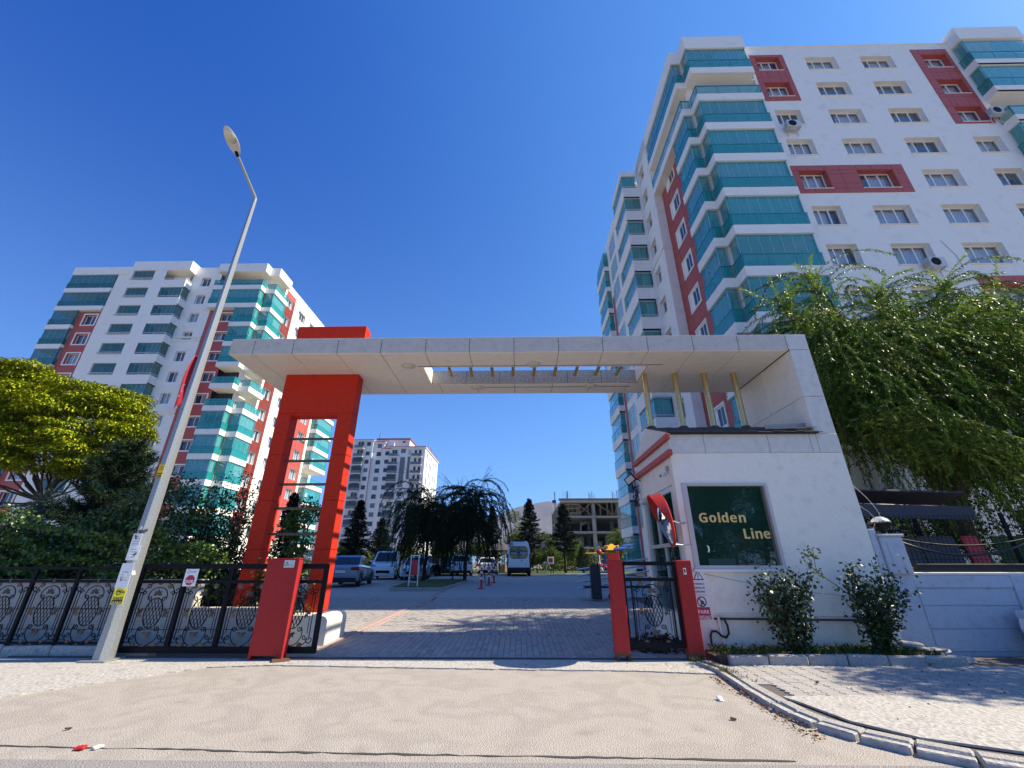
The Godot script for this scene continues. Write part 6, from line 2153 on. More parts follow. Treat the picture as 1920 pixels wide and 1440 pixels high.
func make_street_greens() -> void:
	# yellow-green tree
	rng.seed = 61
	var balls := []
	for q in [[-2.9, 7.1, 0.0, 1.7, 0.8], [-0.9, 7.0, 0.2, 1.5, 0.75], [0.5, 6.5, -0.2, 1.35, 0.65], [-1.6, 6.1, 0.5, 1.4, 0.6], [1.4, 5.7, 0.1, 1.15, 0.65], [1.75, 4.75, 0.0, 0.95, 0.65], [0.2, 5.3, 0.6, 1.2, 0.5], [-3.4, 5.7, 0.3, 1.5, 0.7], [-2.2, 4.9, 0.5, 1.2, 0.5], [-0.9, 4.4, 0.6, 1.2, 0.42], [0.7, 4.2, 0.4, 1.0, 0.4], [-3.6, 4.4, 0.2, 1.2, 0.5], [0.4, 7.05, -0.7, 1.1, 0.6], [-3.4, 3.2, 0.4, 0.9, 0.5], [-1.7, 2.95, 0.5, 0.5, 0.3], [-0.3, 6.2, 1.0, 0.9, 0.4], [-2.2, 7.5, 0.7, 1.1, 0.5], [-5, 6.6, 0, 1.8, 1.0], [-5.2, 5.0, 0, 1.6, 0.9], [1.2, 6.3, 0.4, 1.0, 0.6], [1.9, 5.3, 0.3, 0.8, 0.6], [1.0, 4.8, 0.7, 0.9, 0.5], [-0.2, 4.9, 0.9, 1.0, 0.5], [-1.9, 5.5, 0.9, 1.1, 0.5], [-3.0, 6.4, 0.8, 1.2, 0.6], [2.1, 4.2, 0.2, 0.6, 0.45]]:
		balls.append([V(q[0], q[1], q[2]), V(q[3], q[4], q[3] * 0.9)])
	var yt := broadleaf("deciduous_tree", "yellow-green leafed tree at the fence in front of the left tower", "tree", V(-15.4, 0.1, -13.6), 3.3, balls, 1150, 0.125, 0.06, Color(0.13, 0.20, 0.010), Color(0.50, 0.50, 0.026), 0.11, "", M.leaf_yellow, true)
	# dark pine behind the lamp post
	rng.seed = 62
	var pn := thing("pine_tree", "dark bushy pine with long needles just behind the lamp post", "pine tree", V(-11.9, 0, -12.2))
	var m := MB.new()
	var tr := MB.new()
	limb(tr, V(0, -0.1, 0), V(0.2, 5.0, 0), 0.13, 0.04, 0.05)
	for i in 330:
		var f := rng.randf()
		var y := lerpf(0.7, 4.9, f)
		var a := rnd(0, TAU)
		var rr := lerpf(1.9, 0.5, pow(f, 1.7)) * rnd(0.35, 1.0)
		var tip := V(cos(a) * rr + 0.1, y + rr * 0.35, sin(a) * rr * 0.8)
		tr.tube([V(0.1, y - 0.1, 0), tip], [0.02, 0.008], 4, false)
		var ax := (tip - V(0.1, y - 0.2, 0)).normalized()
		for k in 105:
			var p := tip - ax * rnd(0.0, 0.5)
			var d := (ax * 0.55 + ndir() * 0.8).normalized()
			put_leaf(m, p, d, rnd(0.15, 0.26), 0.017, tint(Color(0.008, 0.02, 0.010), Color(0.03, 0.055, 0.024)), 0.0)
	part("trunk", tr.mesh(), M.bark_dark, pn)
	tag(part("crown", m.mesh(), M.needle, pn), "", "", "", "stuff")
	rng.seed = 63
	var bs := thing("conifer_tree", "bluish soft conifer left of the dark pine, above the hedge", "conifer tree", V(-13.6, 0, -12.3))
	var m2 := MB.new()
	for i in 70:
		var f := rng.randf()
		var a := rnd(0, TAU)
		var rr := lerpf(1.3, 0.25, f) * rnd(0.5, 1.0)
		var tip := V(cos(a) * rr, lerpf(1.0, 3.35, f), sin(a) * rr)
		for k in 80:
			put_leaf(m2, tip + ndir() * 0.22, (V(cos(a), 0.5, sin(a)) + ndir()).normalized(), rnd(0.12, 0.2), 0.014, tint(Color(0.03, 0.055, 0.045), Color(0.10, 0.14, 0.11)), 0.0)
	tag(part("crown", m2.mesh(), M.needle, bs), "", "", "", "stuff")
	# ivy hedge over the white wall
	rng.seed = 64
	var hd := thing("hedge", "glossy dark green ivy hedge spilling over the iron fence", "hedge", V(0, 0, 0))
	var h := MB.new()
	for i in 96:
		var x := rnd(-15.0, -6.9)
		var top := 2.55 + 0.3 * sin(x * 1.3) + (0.5 if x > -9.3 and x < -7.4 else 0.0)
		var y := rnd(0.9, top)
		if x < -9.6: y = rnd(1.25, top)
		clump(h, V(x, y, -10.25 + rnd(-0.35, 0.28)), V(0.55, 0.36, 0.35), 260, 0.085, 0.062, Color(0.018, 0.045, 0.008), Color(0.085, 0.15, 0.022), 0.3)
	for i in 34:   # layered sprays hanging out at the front
		var x := rnd(-14.5, -7.0)
		var y := rnd(1.35, 2.4)
		for k in 5:
			clump(h, V(x + k * 0.16, y - 0.02 * k * k * 0.5, -9.62 + rnd(-0.05, 0.12)), V(0.2, 0.05, 0.16), 42, 0.08, 0.058, Color(0.04, 0.085, 0.012), Color(0.15, 0.23, 0.035), 0.35)
	tag(part("foliage", h.mesh(), M.leaf_gloss, hd), "", "", "", "stuff")
	# ragged shrub against the red portal
	rng.seed = 65
	var sb := thing("shrub", "tall ragged dark shrub between the lamp post and the red portal", "shrub", V(-7.3, 0, -10.9))
	var s := MB.new()
	var st := MB.new()
	for i in 78:
		var a := rnd(-1.5, 1.5)
		var tip := V(sin(a) * rnd(0.3, 1.75) - 0.2, rnd(1.3, 3.9) * (1.0 - 0.12 * absf(a)), rnd(-0.5, 0.5))
		var pts := limb(st, V(rnd(-0.3, 0.3), 0.2, 0), tip, 0.022, 0.006, 0.12, 6, 5)
		for k in 190:
			var p: Vector3 = pts[2 + rng.randi() % 5] + ndir() * 0.17
			put_leaf(s, p, (ndir() + V(0, 0.2, 0)).normalized(), rnd(0.05, 0.095), rnd(0.03, 0.05), tint(Color(0.012, 0.028, 0.008), Color(0.06, 0.095, 0.025)))
	part("stems", st.mesh(), M.bark_dark, sb)
	tag(part("foliage", s.mesh(), M.leaf_gloss, sb), "", "", "", "stuff")
	rng.seed = 66
	var rb := thing("shrub", "low shrub with red and green leaves behind the gate leaf, by the portal", "shrub", V(-5.25, 0, -10.2))
	var r := MB.new()
	for i in 22:
		clump(r, V(rnd(-0.75, 0.65), rnd(0.4, 1.5), rnd(-0.3, 0.35)), V(0.28, 0.3, 0.25), 130, 0.075, 0.05, Color(0.03, 0.06, 0.012), Color(0.17, 0.16, 0.03))
	tag(part("foliage", r.mesh(), M.leaf_gloss, rb), "", "", "", "stuff")

func rose_bush(label: String, at: Vector3, hgt: float, wid: float, lean: float, sd: int, shoot: bool) -> void:
	rng.seed = sd
	var g := thing("rose_bush", label, "bush", at, 0, "rose bushes in the planter")
	var st := MB.new()
	var m := MB.new()
	for i in 17:
		var f := rng.randf()
		var tip := V(lerpf(-wid, wid, (i + 0.5) / 17.0) + lean + rnd(-0.08, 0.08), hgt * rnd(0.62, 1.0), rnd(-0.12, 0.38))
		var pts := limb(st, V(rnd(-0.12, 0.12), 0, rnd(-0.05, 0.05)), tip, 0.013, 0.004, 0.07, 6, 5)
		for k in 120:
			var q := 1 + int(pow(rng.randf(), 0.75) * 5.99)
			var p: Vector3 = pts[mini(q, 6)].lerp(pts[mini(q, 6) - 1], rng.randf()) + ndir() * rnd(0.05, 0.2)
			var d := (ndir() + V(0, -0.35, 0.15)).normalized()
			put_leaf(m, p, d, rnd(0.055, 0.09), rnd(0.042, 0.06), tint(Color(0.012, 0.030, 0.010), Color(0.055, 0.10, 0.022)), 0.14)
	if shoot:
		var pts := limb(st, V(-0.05, 0.7, 0.1), V(-1.0, 1.45, 0.25), 0.012, 0.006, 0.03, 6, 6)
		for c in [V(-0.9, 1.3, 0.25), V(-1.02, 1.5, 0.25), V(-0.8, 1.62, 0.22), V(-0.98, 1.66, 0.25)]:
			for k in 26: put_leaf(m, c + ndir() * 0.09, ndir(), rnd(0.045, 0.07), 0.038, tint(Color(0.05, 0.085, 0.015), Color(0.30, 0.32, 0.05)), 0.1)
		st.tube([V(-0.9, 1.3, 0.25), V(-0.85, 1.7, 0.24)], [0.006], 4)
		for k in 24: put_leaf(m, V(0.5, 1.15, 0.2) + ndir() * V(0.35, 0.5, 0.2), ndir(), 0.07, 0.045, tint(Color(0.05, 0.085, 0.015), Color(0.24, 0.28, 0.05)), 0.1)
	part("stems", st.mesh(), M.bark, g)
	tag(part("foliage", m.mesh(), M.leaf_gloss, g), "", "", "", "stuff")

func make_planter() -> void:
	var p := thing("planter", "low stone-edged planting bed along the guardhouse wall", "planter", V(0, 0, 0))
	rng.seed = 71
	var x := 3.42
	while x < 7.0:
		part("edge_stone", cb(V(0.62, 0.2, 0.13), 0.02), M.kerb, p, V(x + 0.31, 0.09 + rnd(-0.012, 0.012), -8.12 + rnd(-0.015, 0.015)), Basis.from_euler(V(rnd(-0.05, 0.05), rnd(-0.02, 0.02), rnd(-0.02, 0.02))))
		x += 0.64
	bpart("soil", M.soil, p, 3.3, 7.2, -0.1, 0.13, -8.9, -8.15)
	var w := thing("weeds", "weeds and grass tufts growing in the planting bed", "weeds", V(0, 0, 0))
	var m := MB.new()
	for i in 150:
		var c := V(rnd(3.45, 6.9), 0.13, rnd(-8.75, -8.15))
		var lit := c.x > 4.4 and c.x < 5.1 and c.z > -8.4
		for k in 22:
			if rng.randf() < 0.5: put_leaf(m, c + V(rnd(-0.1, 0.1), rnd(0, 0.1), rnd(-0.08, 0.08)), (ndir() + V(0, 0.6, 0)).normalized(), rnd(0.03, 0.07), 0.03, tint(Color(0.02, 0.04, 0.01), Color(0.11, 0.17, 0.03)))
			else: put_leaf(m, c + V(rnd(-0.08, 0.08), 0, rnd(-0.06, 0.06)), (V(rnd(-0.7, 0.7), 1.0, rnd(-0.5, 0.7))).normalized(), rnd(0.07, 0.2), 0.008, tint(Color(0.03, 0.05, 0.012), Color(0.22, 0.21, 0.08)), 0.0)
	for i in 60:   # dry grass along the kerb gutter
		var f := rng.randf()
		var c := V(lerpf(2.96, 3.2, f), 0.02, lerpf(-8.5, -7.0, f)) + V(rnd(-0.07, 0.07), 0, rnd(-0.07, 0.07))
		for k in 12: put_leaf(m, c, V(rnd(-0.8, 0.8), 0.8, rnd(-0.8, 0.8)).normalized(), rnd(0.04, 0.15), 0.007, tint(Color(0.05, 0.06, 0.02), Color(0.24, 0.2, 0.1)), 0.0)
	tag(w, "", "")
	tag(part("foliage", m.mesh(), M.leaf, w), "", "", "", "stuff")
	rose_bush("leafy rose bush under the green window of the guardhouse", V(4.75, 0.1, -8.42), 1.5, 0.62, -0.1, 72, false)
	rose_bush("rose bush with a long yellow-tipped shoot against the bare white wall", V(6.15, 0.1, -8.42), 1.55, 0.5, 0.1, 73, true)
	# dead leaves in the gutter and on the pavement
	var d := MB.new()
	for i in 240:
		var f := rng.randf()
		var c := V(2.93, 0.012, lerpf(-7.4, -5.0, f)) + V(rnd(-0.16, 0.05), 0, 0)
		put_leaf(d, c + V(0, 0.01, 0), V(rnd(-1, 1), 0.15, rnd(-1, 1)).normalized(), rnd(0.02, 0.055), 0.02, tint(Color(0.16, 0.07, 0.03), Color(0.36, 0.2, 0.1)), 0.2)
	for i in 60:
		put_leaf(d, V(rnd(3.4, 7.5), 0.065, rnd(-7.9, -5.4)), V(rnd(-1, 1), 0.1, rnd(-1, 1)).normalized(), rnd(0.02, 0.04), 0.018, tint(Color(0.16, 0.08, 0.04), Color(0.3, 0.2, 0.1)), 0.2)
	tag(structure("litter", d.mesh(), M.leaf, ""), "dry brown leaves lying in the gutter and on the pavement", "litter", "", "stuff")
	# pile of loose stones at the end of the bed
	var i := 0
	for q in [[6.72, 0.12, -8.12, 0.34, 0.11, 0.15, 0.1], [7.02, 0.12, -8.14, 0.36, 0.12, 0.16, -0.15], [7.0, 0.22, -8.4, 0.55, 0.05, 0.2, 0.35], [6.78, 0.27, -8.55, 0.34, 0.09, 0.18, -0.2], [7.32, 0.1, -8.2, 0.3, 0.1, 0.15, 0.3], [7.25, 0.17, -8.5, 0.5, 0.05, 0.13, 0.6]]:
		var o := part("loose_stone", cb(V(q[3], q[4], q[5]), 0.025), M.kerb, self, V(q[0], q[1], q[2]), Basis.from_euler(V(rnd(-0.15, 0.15), q[6], rnd(-0.12, 0.12))))
		tag(o, ["short broken kerb stone, first of the loose pile by the planter", "thick broken kerb stone at the front of the loose pile", "thin flat slab lying across the loose stone pile", "small block on top of the loose stone pile", "broken stone at the outer end of the loose pile", "narrow slab leaning against the blue-white wall"][i], "stone", "loose stones by the planter")
		i += 1

func make_yard_greens() -> void:
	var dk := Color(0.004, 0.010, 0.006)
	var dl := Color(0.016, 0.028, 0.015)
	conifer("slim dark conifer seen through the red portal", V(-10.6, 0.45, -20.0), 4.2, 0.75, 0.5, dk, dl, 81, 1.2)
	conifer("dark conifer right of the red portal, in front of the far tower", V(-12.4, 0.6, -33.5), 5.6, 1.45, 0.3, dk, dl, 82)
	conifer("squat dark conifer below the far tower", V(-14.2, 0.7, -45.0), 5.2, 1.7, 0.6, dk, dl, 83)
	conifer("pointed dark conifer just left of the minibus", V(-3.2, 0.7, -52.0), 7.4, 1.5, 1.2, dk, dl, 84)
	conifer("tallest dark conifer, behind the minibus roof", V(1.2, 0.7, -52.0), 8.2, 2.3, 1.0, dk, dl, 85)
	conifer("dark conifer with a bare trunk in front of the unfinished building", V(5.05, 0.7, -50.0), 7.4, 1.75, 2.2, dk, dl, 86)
	conifer("young conifer near the playground", V(6.6, 0.7, -47.5), 2.6, 0.9, 0.3, Color(0.02, 0.035, 0.015), Color(0.07, 0.10, 0.04), 87)
	# drooping trees on the island
	var i := 0
	for q in [[-5.9, -28.0, 6.1, 88], [-3.5, -29.0, 6.4, 89]]:
		rng.seed = q[3]
		var g := thing("drooping_tree", ["drooping dark tree on the island above the white hatchback", "drooping tree with feathery top twigs, nearer the bollards"][i], "tree", V(q[0], 0.6, q[1]), 0, "drooping trees on the island")
		var tr := MB.new()
		var tw := MB.new()
		var m := MB.new()
		limb(tr, V(0, -0.1, 0), V(0.1, 2.2, 0), 0.13, 0.1, 0.05)
		for k in 13:
			var a := TAU * k / 9 + rnd(-0.3, 0.3)
			var tp := V(cos(a) * rnd(0.5, 1.8), q[2] * rnd(0.55, 0.98), sin(a) * rnd(0.5, 1.5))
			var pts := limb(tr, V(0.1, 2.2, 0), tp, 0.06, 0.012, 0.15, 6)
			for s in 34:
				var o: Vector3 = pts[2 + rng.randi() % 5]
				var b := rnd(0, TAU)
				strand(m, tw, o, V(cos(b), 0, sin(b)), rnd(1.0, 4.0), 0.15, 0.04, 0.026, Color(0.008, 0.02, 0.007), Color(0.03, 0.055, 0.018))
			for s in 3:
				strand(m, tw, tp, (V(cos(a), 1.3, sin(a)) + ndir() * 0.5).normalized(), rnd(0.8, 1.5), 0.10, 0.02, 0.05, Color(0.03, 0.05, 0.02), Color(0.08, 0.12, 0.04), 0.5)
		part("trunk", tr.mesh(), M.bark_dark, g)
		part("twigs", tw.mesh(), M.bark_dark, g)
		tag(part("crown", m.mesh(), M.leaf, g), "", "", "", "stuff")
		i += 1
	# lighter broadleaved trees in the sunny park
	var li := Color(0.05, 0.085, 0.015)
	var lj := Color(0.19, 0.24, 0.05)
	rng.seed = 91
	var specs := [
		[-0.6, -56.0, 7.2, 1.7, "pale green leafy tree between the two tall conifers"],
		[3.3, -57.0, 4.6, 1.3, "pale leafy tree left of the bare-trunked conifer"],
		[-11.6, -47.0, 3.4, 1.3, "sunlit bush behind the high-roofed van"],
		[-8.2, -49.0, 3.6, 1.4, "sunlit green bush behind the drooping trees"],
		[-4.6, -50.0, 3.3, 1.3, "sunlit bush behind the white crossover"],
		[6.4, -55.0, 3.6, 1.2, "thin sunlit tree beside the playground"],
		[1.9, -49.0, 2.2, 1.0, "low bush right of the minibus"],
		[3.6, -48.0, 2.4, 0.9, "grey-green bush beside the litter bin"],
		[-14.6, -40.0, 3.0, 1.3, "bush left of the squat conifer"],
		[13.2, -60.0, 5.3, 1.3, "round yellow-green tree beside the guardhouse mirror"],
		[-9.2, -18.6, 3.9, 0.8, "green tree seen through the right of the red portal"]]
	for s in specs:
		var bl := []
		var h: float = s[2]
		var r: float = s[3]
		for k in 7:
			bl.append([V(rnd(-r, r) * 0.7, h * rnd(0.42, 0.9), rnd(-r, r) * 0.6), V(r * 0.6, r * 0.5, r * 0.6)])
		bl.append([V(0, h * 0.9, 0), V(r * 0.5, r * 0.45, r * 0.5)])
		broadleaf("tree" if h > 4.0 else "bush", s[4], "tree" if h > 4.0 else "bush", V(s[0], ground_at(s[1]), s[1]), h * 0.35, bl, 260.0 if h > 2.5 else 420.0, 0.17, 0.09, li, lj if s[0] != 13.2 else Color(0.36, 0.4, 0.05), 0.07, "broadleaved trees and bushes of the park")
	# dense greenery closing the park
	rng.seed = 98
	var tl := MB.new()
	var tln := thing("treeline", "band of sunlit bushes and small trees closing the far side of the park", "treeline")
	for k in 95:
		var x := rnd(-34, 24)
		var hh := rnd(1.2, 3.4)
		clump(tl, V(x, 0.7 + hh * 0.55, -63.0 + rnd(-4, 3)), V(1.7, hh * 0.6, 1.2), 190, 0.3, 0.17, Color(0.03, 0.055, 0.012), lj)
	tag(tln, "", "", "", "stuff")
	tag(part("foliage", tl.mesh(), M.leaf, tln), "", "", "", "stuff")
	# trees over the street behind the viewer, mirrored in the guardhouse window
	rng.seed = 97
	for q in [[13.0, 13.0, "street tree across the road, mirrored in the guardhouse window"], [18.0, 15.5, "second street tree across the road from the guardhouse"]]:
		var bl := []
		for k in 15: bl.append([V(rnd(-2.8, 2.8), rnd(1.2, 7.2), rnd(-2, 2)), V(1.4, 1.2, 1.4)])
		broadleaf("street_tree", q[2], "tree", V(q[0], 0, q[1]), 2.2, bl, 190, 0.2, 0.11, Color(0.03, 0.06, 0.01), Color(0.14, 0.2, 0.03), 0.2, "trees across the road")
	# street tree just outside the frame, whose shade falls over the right pavement
	var sb := []
	for q in [[0.0, 6.2, 0.0, 1.7], [-0.7, 7.4, -0.3, 1.2], [0.6, 5.0, 0.6, 1.4], [0.4, 5.2, -1.0, 1.3], [-0.2, 8.4, 0.1, 0.9], [0.9, 7.0, 0.7, 1.1], [-0.2, 5.8, 1.2, 1.3], [0.3, 4.4, -0.2, 1.2]]: sb.append([V(q[0], q[1], q[2]), V(q[3], q[3], q[3])])
	broadleaf("street_tree", "street tree on the right pavement, mostly outside the picture", "tree", V(15.0, 0, -7.5), 3.0, sb, 420, 0.16, 0.09, Color(0.03, 0.06, 0.01), Color(0.14, 0.2, 0.03), 0.16, "")

# ---------------------------------------------------------------- street lamp, right wall, yard furniture
func make_lamp_post() -> void:
	var g := thing("street_lamp", "tall galvanised octagonal street lamp in front of the fence", "street lamp", V(-7.25, 0, -8.42))
	var m := MB.new()
	m.t = Transform3D(Basis(Vector3.UP, PI / 8), Vector3.ZERO)
	for s in [[0.0, 0.165, 0.55, 0.142], [0.55, 0.142, 10.85, 0.045]]:
		for k in 8:
			var a := TAU * k / 8
			var b := TAU * (k + 1) / 8
			m.quad(V(cos(b) * s[1], s[0], sin(b) * s[1]), V(cos(a) * s[1], s[0], sin(a) * s[1]), V(cos(a) * s[3], s[2], sin(a) * s[3]), V(cos(b) * s[3], s[2], sin(b) * s[3]))
	part("pole", m.mesh(), M.galv, g)
	part("base_flange", cb(V(0.48, 0.03, 0.48), 0.006), M.galv, g, V(0, 0.035, 0))
	part("service_hatch", cb(V(0.1, 0.34, 0.012), 0.003), M.galv, g, V(0.02, 0.75, 0.147))
	var arm := MB.new()
	arm.tube([V(0, 10.75, 0), V(0.0, 10.87, 0.03), V(0.06, 11.22, 1.05)], [0.05, 0.045, 0.032], 10)
	part("arm", arm.mesh(), M.galv, g)
	var dir := V(0.1, 0.16, 0.72).normalized()
	var hb := Basis.looking_at(-dir, Vector3.UP)      # local +z along the head
	var hd := part("lamp_head", null, M.plastic, g, V(0.06, 11.22, 1.05), hb)
	var h := MB.new()
	var rings := []
	for i in 13:
		var f := i / 12.0
		var w := 0.15 * pow(sin(PI * clampf(f * 0.92 + 0.06, 0, 1)), 0.6)
		rings.append([f * 0.70, w])
	for i in 12:
		for k in 10:
			var q := []
			for e in [[i, k], [i, k + 1], [i + 1, k + 1], [i + 1, k]]:
				var a: float = PI * e[1] / 10.0
				q.append(V(cos(a) * rings[e[0]][1], sin(a) * rings[e[0]][1] * 0.55, rings[e[0]][0]))
			h.quad(q[0], q[1], q[2], q[3])
		h.quad(V(rings[i][1], 0, rings[i][0]), V(rings[i + 1][1], 0, rings[i + 1][0]), V(-rings[i + 1][1], 0, rings[i + 1][0]), V(-rings[i][1], 0, rings[i][0]))
	hd.mesh = h.mesh()
	var gl := MB.new()
	gl.t = Transform3D(Basis.from_scale(V(1, 1, 1.35)), V(0, -0.002, 0.45))
	gl.lathe([Vector2(0.001, -0.055), Vector2(0.06, -0.05), Vector2(0.11, -0.028), Vector2(0.13, 0.0)], 20)
	part("lamp_glass", gl.mesh(), M.lampglass, hd)
	part("socket", cb(V(0.07, 0.06, 0.14), 0.015), M.black, hd, V(0, -0.01, 0.03))
	# stickers wrapped on the pole
	var face := func(y: float, ang: float) -> Transform3D:
		var r := lerpf(0.142, 0.045, (y - 0.55) / 10.3) * cos(PI / 8)
		var b := Basis(Vector3.UP, ang)
		return Transform3D(b, b * V(0, y, r + 0.004))
	var s1 := part("danger_sticker", cb(V(0.12, 0.27, 0.004), 0.001), M.yellow, g)
	s1.transform = face.call(3.28, 0.0)
	triangle_mark(s1, V(0, 0.065, 0.002), 0.055, M.yellow)
	words("lettering", "DİKKAT", 0.026, M.ink, s1, V(0, -0.05, 0.003))
	words("lettering", "ELEKTRİK", 0.022, M.ink, s1, V(0, -0.09, 0.003), Basis(), true, 0.1)
	words("lettering", "TEHLİKESİ", 0.02, M.ink, s1, V(0, -0.12, 0.003), Basis(), true, 0.1)
	var s2 := part("taxi_sticker", cb(V(0.2, 0.26, 0.004), 0.001), M.yellow_paper, g)
	s2.transform = face.call(1.02, 0.14)
	words("lettering", "ÇAĞRI", 0.036, M.ink, s2, V(0.01, 0.08, 0.003), Basis(Vector3.BACK, -0.3), true, 0.15)
	ring_mark(s2, V(-0.02, 0.05, 0.003), 0.022, 0.034, M.ink)
	words("lettering", "TAKSİ", 0.05, M.ink, s2, V(0.0, -0.035, 0.003), Basis(), true, 0.165)
	bpart("number_bar", M.ink, s2, -0.085, 0.085, -0.115, -0.06, 0.002, 0.004)
	words("lettering", "7 24 7", 0.034, M.yellow_paper, s2, V(0, -0.1, 0.004), Basis(), true, 0.14)
	# torn paper notices
	rng.seed = 14
	for q in [[1.36, 0.0, 0.23, 0.42], [1.75, 0.12, 0.2, 0.26], [1.98, -0.1, 0.19, 0.22]]:
		var pp := part("paper_notice", cb(V(q[2], q[3], 0.004), 0.001), M.white_paint, g)
		pp.transform = face.call(q[0], q[1])
		for k in 4: bpart("print_line", M.grey, pp, -0.06, 0.02 + rnd(0.0, 0.05), -0.08 + k * 0.045, -0.068 + k * 0.045, 0.0021, 0.003)
	for i in 10:
		var a := rnd(-0.7, 0.9)
		var fl := MB.new()
		fl.quad(V(-0.03, -0.04, 0), V(0.025, -0.05, 0.01), V(0.035, 0.03, 0.018), V(-0.02, 0.045, 0.004))
		var o := part("paper_scrap", fl.mesh(), M.white_paint if rng.randf() < 0.6 else M.darkgrey, g)
		o.transform = face.call(rnd(1.15, 2.2), a) * Transform3D(Basis(Vector3.BACK, rnd(-1, 1)), V(rnd(-0.03, 0.03), 0, 0.002))

func make_right_wall() -> void:
	var w := thing("boundary_wall", "bluish white panelled boundary wall right of the guardhouse", "wall", V(0, 0, 0))
	var z0 := -9.2
	var z1 := -8.96
	bpart("wall_core", M.plaster_blue, w, 6.97, 16.0, -0.1, 1.36, z0, z1 - 0.02)
	# framed panels with recessed fields
	for s in [[6.97, 7.55], [9.4, 9.75], [12.0, 12.3], [14.6, 16.0]]: cpart("pilaster", M.plaster_blue, w, s[0], s[1], -0.1, 1.38, z1 - 0.02, z1 + 0.02, 0.008)
	for s in [[7.55, 9.4], [9.75, 12.0], [12.3, 14.6]]:
		cpart("frieze", M.plaster_blue, w, s[0] + 0.002, s[1] - 0.002, 1.14, 1.36, z1 - 0.02, z1 + 0.012, 0.008)
		for q in [[0.84, 1.12], [0.46, 0.83], [0.1, 0.45]]: cpart("panel", M.plaster_blue, w, s[0] + 0.03, s[1] - 0.03, q[0], q[1], z1 - 0.02, z1 - 0.002, 0.01)
	cpart("coping", M.plaster, w, 7.55, 16.0, 1.362, 1.41, z0 - 0.03, z1 + 0.03, 0.01)
	var pl := thing("gate_pier", "short white pier with a stepped cap against the guardhouse side", "pier", V(7.32, 0, -9.05))
	cpart("shaft", M.plaster_blue, pl, -0.22, 0.22, 1.38, 2.05, -0.2, 0.2, 0.012)
	cpart("shaft", M.plaster_blue, pl, -0.36, -0.23, 1.38, 2.2, -0.16, 0.16, 0.01)
	cpart("raised_panel", M.plaster_blue, pl, -0.12, 0.12, 1.5, 1.95, 0.2, 0.212, 0.005)
	cpart("cap", M.plaster_blue, pl, -0.25, 0.25, 2.05, 2.1, -0.23, 0.23, 0.01)
	# broken globe lamp
	var lb := thing("globe_lamp", "broken white globe lamp on the white pier", "lamp", V(7.38, 2.1, -9.05))
	var gl := MB.new()
	rng.seed = 23
	var n := 18
	for i in n:
		for k in 7:
			var q := []
			for e in [[i, k], [i + 1, k], [i + 1, k + 1], [i, k + 1]]:
				var a: float = TAU * e[0] / n
				var jag: float = 0.42 * (0.5 + 0.5 * sin(float(e[0] % n) * 2.7)) if e[1] == 0 else 0.0
				var ph: float = lerpf(0.1 + jag, 1.45, e[1] / 7.0)
				q.append(V(cos(-a) * cos(ph) * 0.17, sin(ph) * 0.15 + 0.2, sin(-a) * cos(ph) * 0.17))
			gl.quad(q[0], q[1], q[2], q[3])
	part("globe", gl.mesh(), M.white_paint, lb)
	var cup := MB.new()
	cup.lathe([Vector2(0.07, 0), Vector2(0.05, 0.05), Vector2(0.15, 0.2), Vector2(0.155, 0.215), Vector2(0.001, 0.19)], 16)
	part("holder", cup.mesh(), M.black, lb)
	# welded mesh fence with its dark top beam
	var f := thing("mesh_fence", "black welded mesh fence on the white boundary wall", "fence", V(0, 0, 0))
	var fm := MB.new()
	for i in 92: fm.ab(7.6 + i * 0.09 - 0.0035, 7.6 + i * 0.09 + 0.0035, 1.42, 2.5, -9.253, -9.247)
	for k in 8: fm.ab(7.55, 15.9, 1.5 + k * 0.14 - 0.0035, 1.5 + k * 0.14 + 0.0035, -9.246, -9.24)
	tag(part("mesh_wires", fm.mesh(), M.black, f), "", "", "", "stuff")
	for x in [7.6, 10.1, 12.6, 15.1]: cpart("post", M.black, f, x - 0.035, x + 0.035, 1.41, 2.55, -9.3, -9.255, 0.005)
	cpart("bottom_rail", M.timber, f, 7.6, 15.9, 1.43, 1.5, -9.2, -9.1, 0.01)
	var bs := thing("rail_beam", "dark timber beam along the foot of the mesh fence", "beam", V(0, 0, 0))
	cpart("beam", M.blackmatt, bs, 7.75, 15.9, 1.412, 1.56, -9.09, -8.98, 0.012)
	var sh := thing("carport_roof", "dark navy sheet roof edge behind the mesh fence under the willow", "roof", V(0, 0, 0))
	part("sheet", cb(V(2.6, 0.05, 1.3), 0.01), M.navy, sh, V(8.75, 2.92, -10.4), Basis.from_euler(V(-0.25, 0, -0.03)))
	part("fascia", cb(V(2.6, 0.3, 0.04), 0.01), M.navy, sh, V(8.75, 2.62, -9.74), Basis(Vector3.BACK, -0.03))
	for x in [7.9, 9.7]: cpart("post", M.black, sh, x - 0.04, x + 0.04, 0.0, 2.9, -10.9, -10.82)
	var cd := thing("stored_board", "grey-green and red boards leaning behind the mesh fence", "boards", V(0, 0, 0))
	for q in [[8.0, 1.0, 0], [9.05, 0.8, 0], [10.05, 0.35, 1], [10.7, 1.1, 0], [12.8, 1.2, 0]]:
		part("board", cb(V(q[1], 1.9, 0.05), 0.01), M.play_red if q[2] == 1 else M.lawn if q[1] > 1.05 else M.darkgrey, cd, V(q[0] + q[1] * 0.5, 1.2, -10.1), Basis.from_euler(V(-0.15, 0, 0.01)))
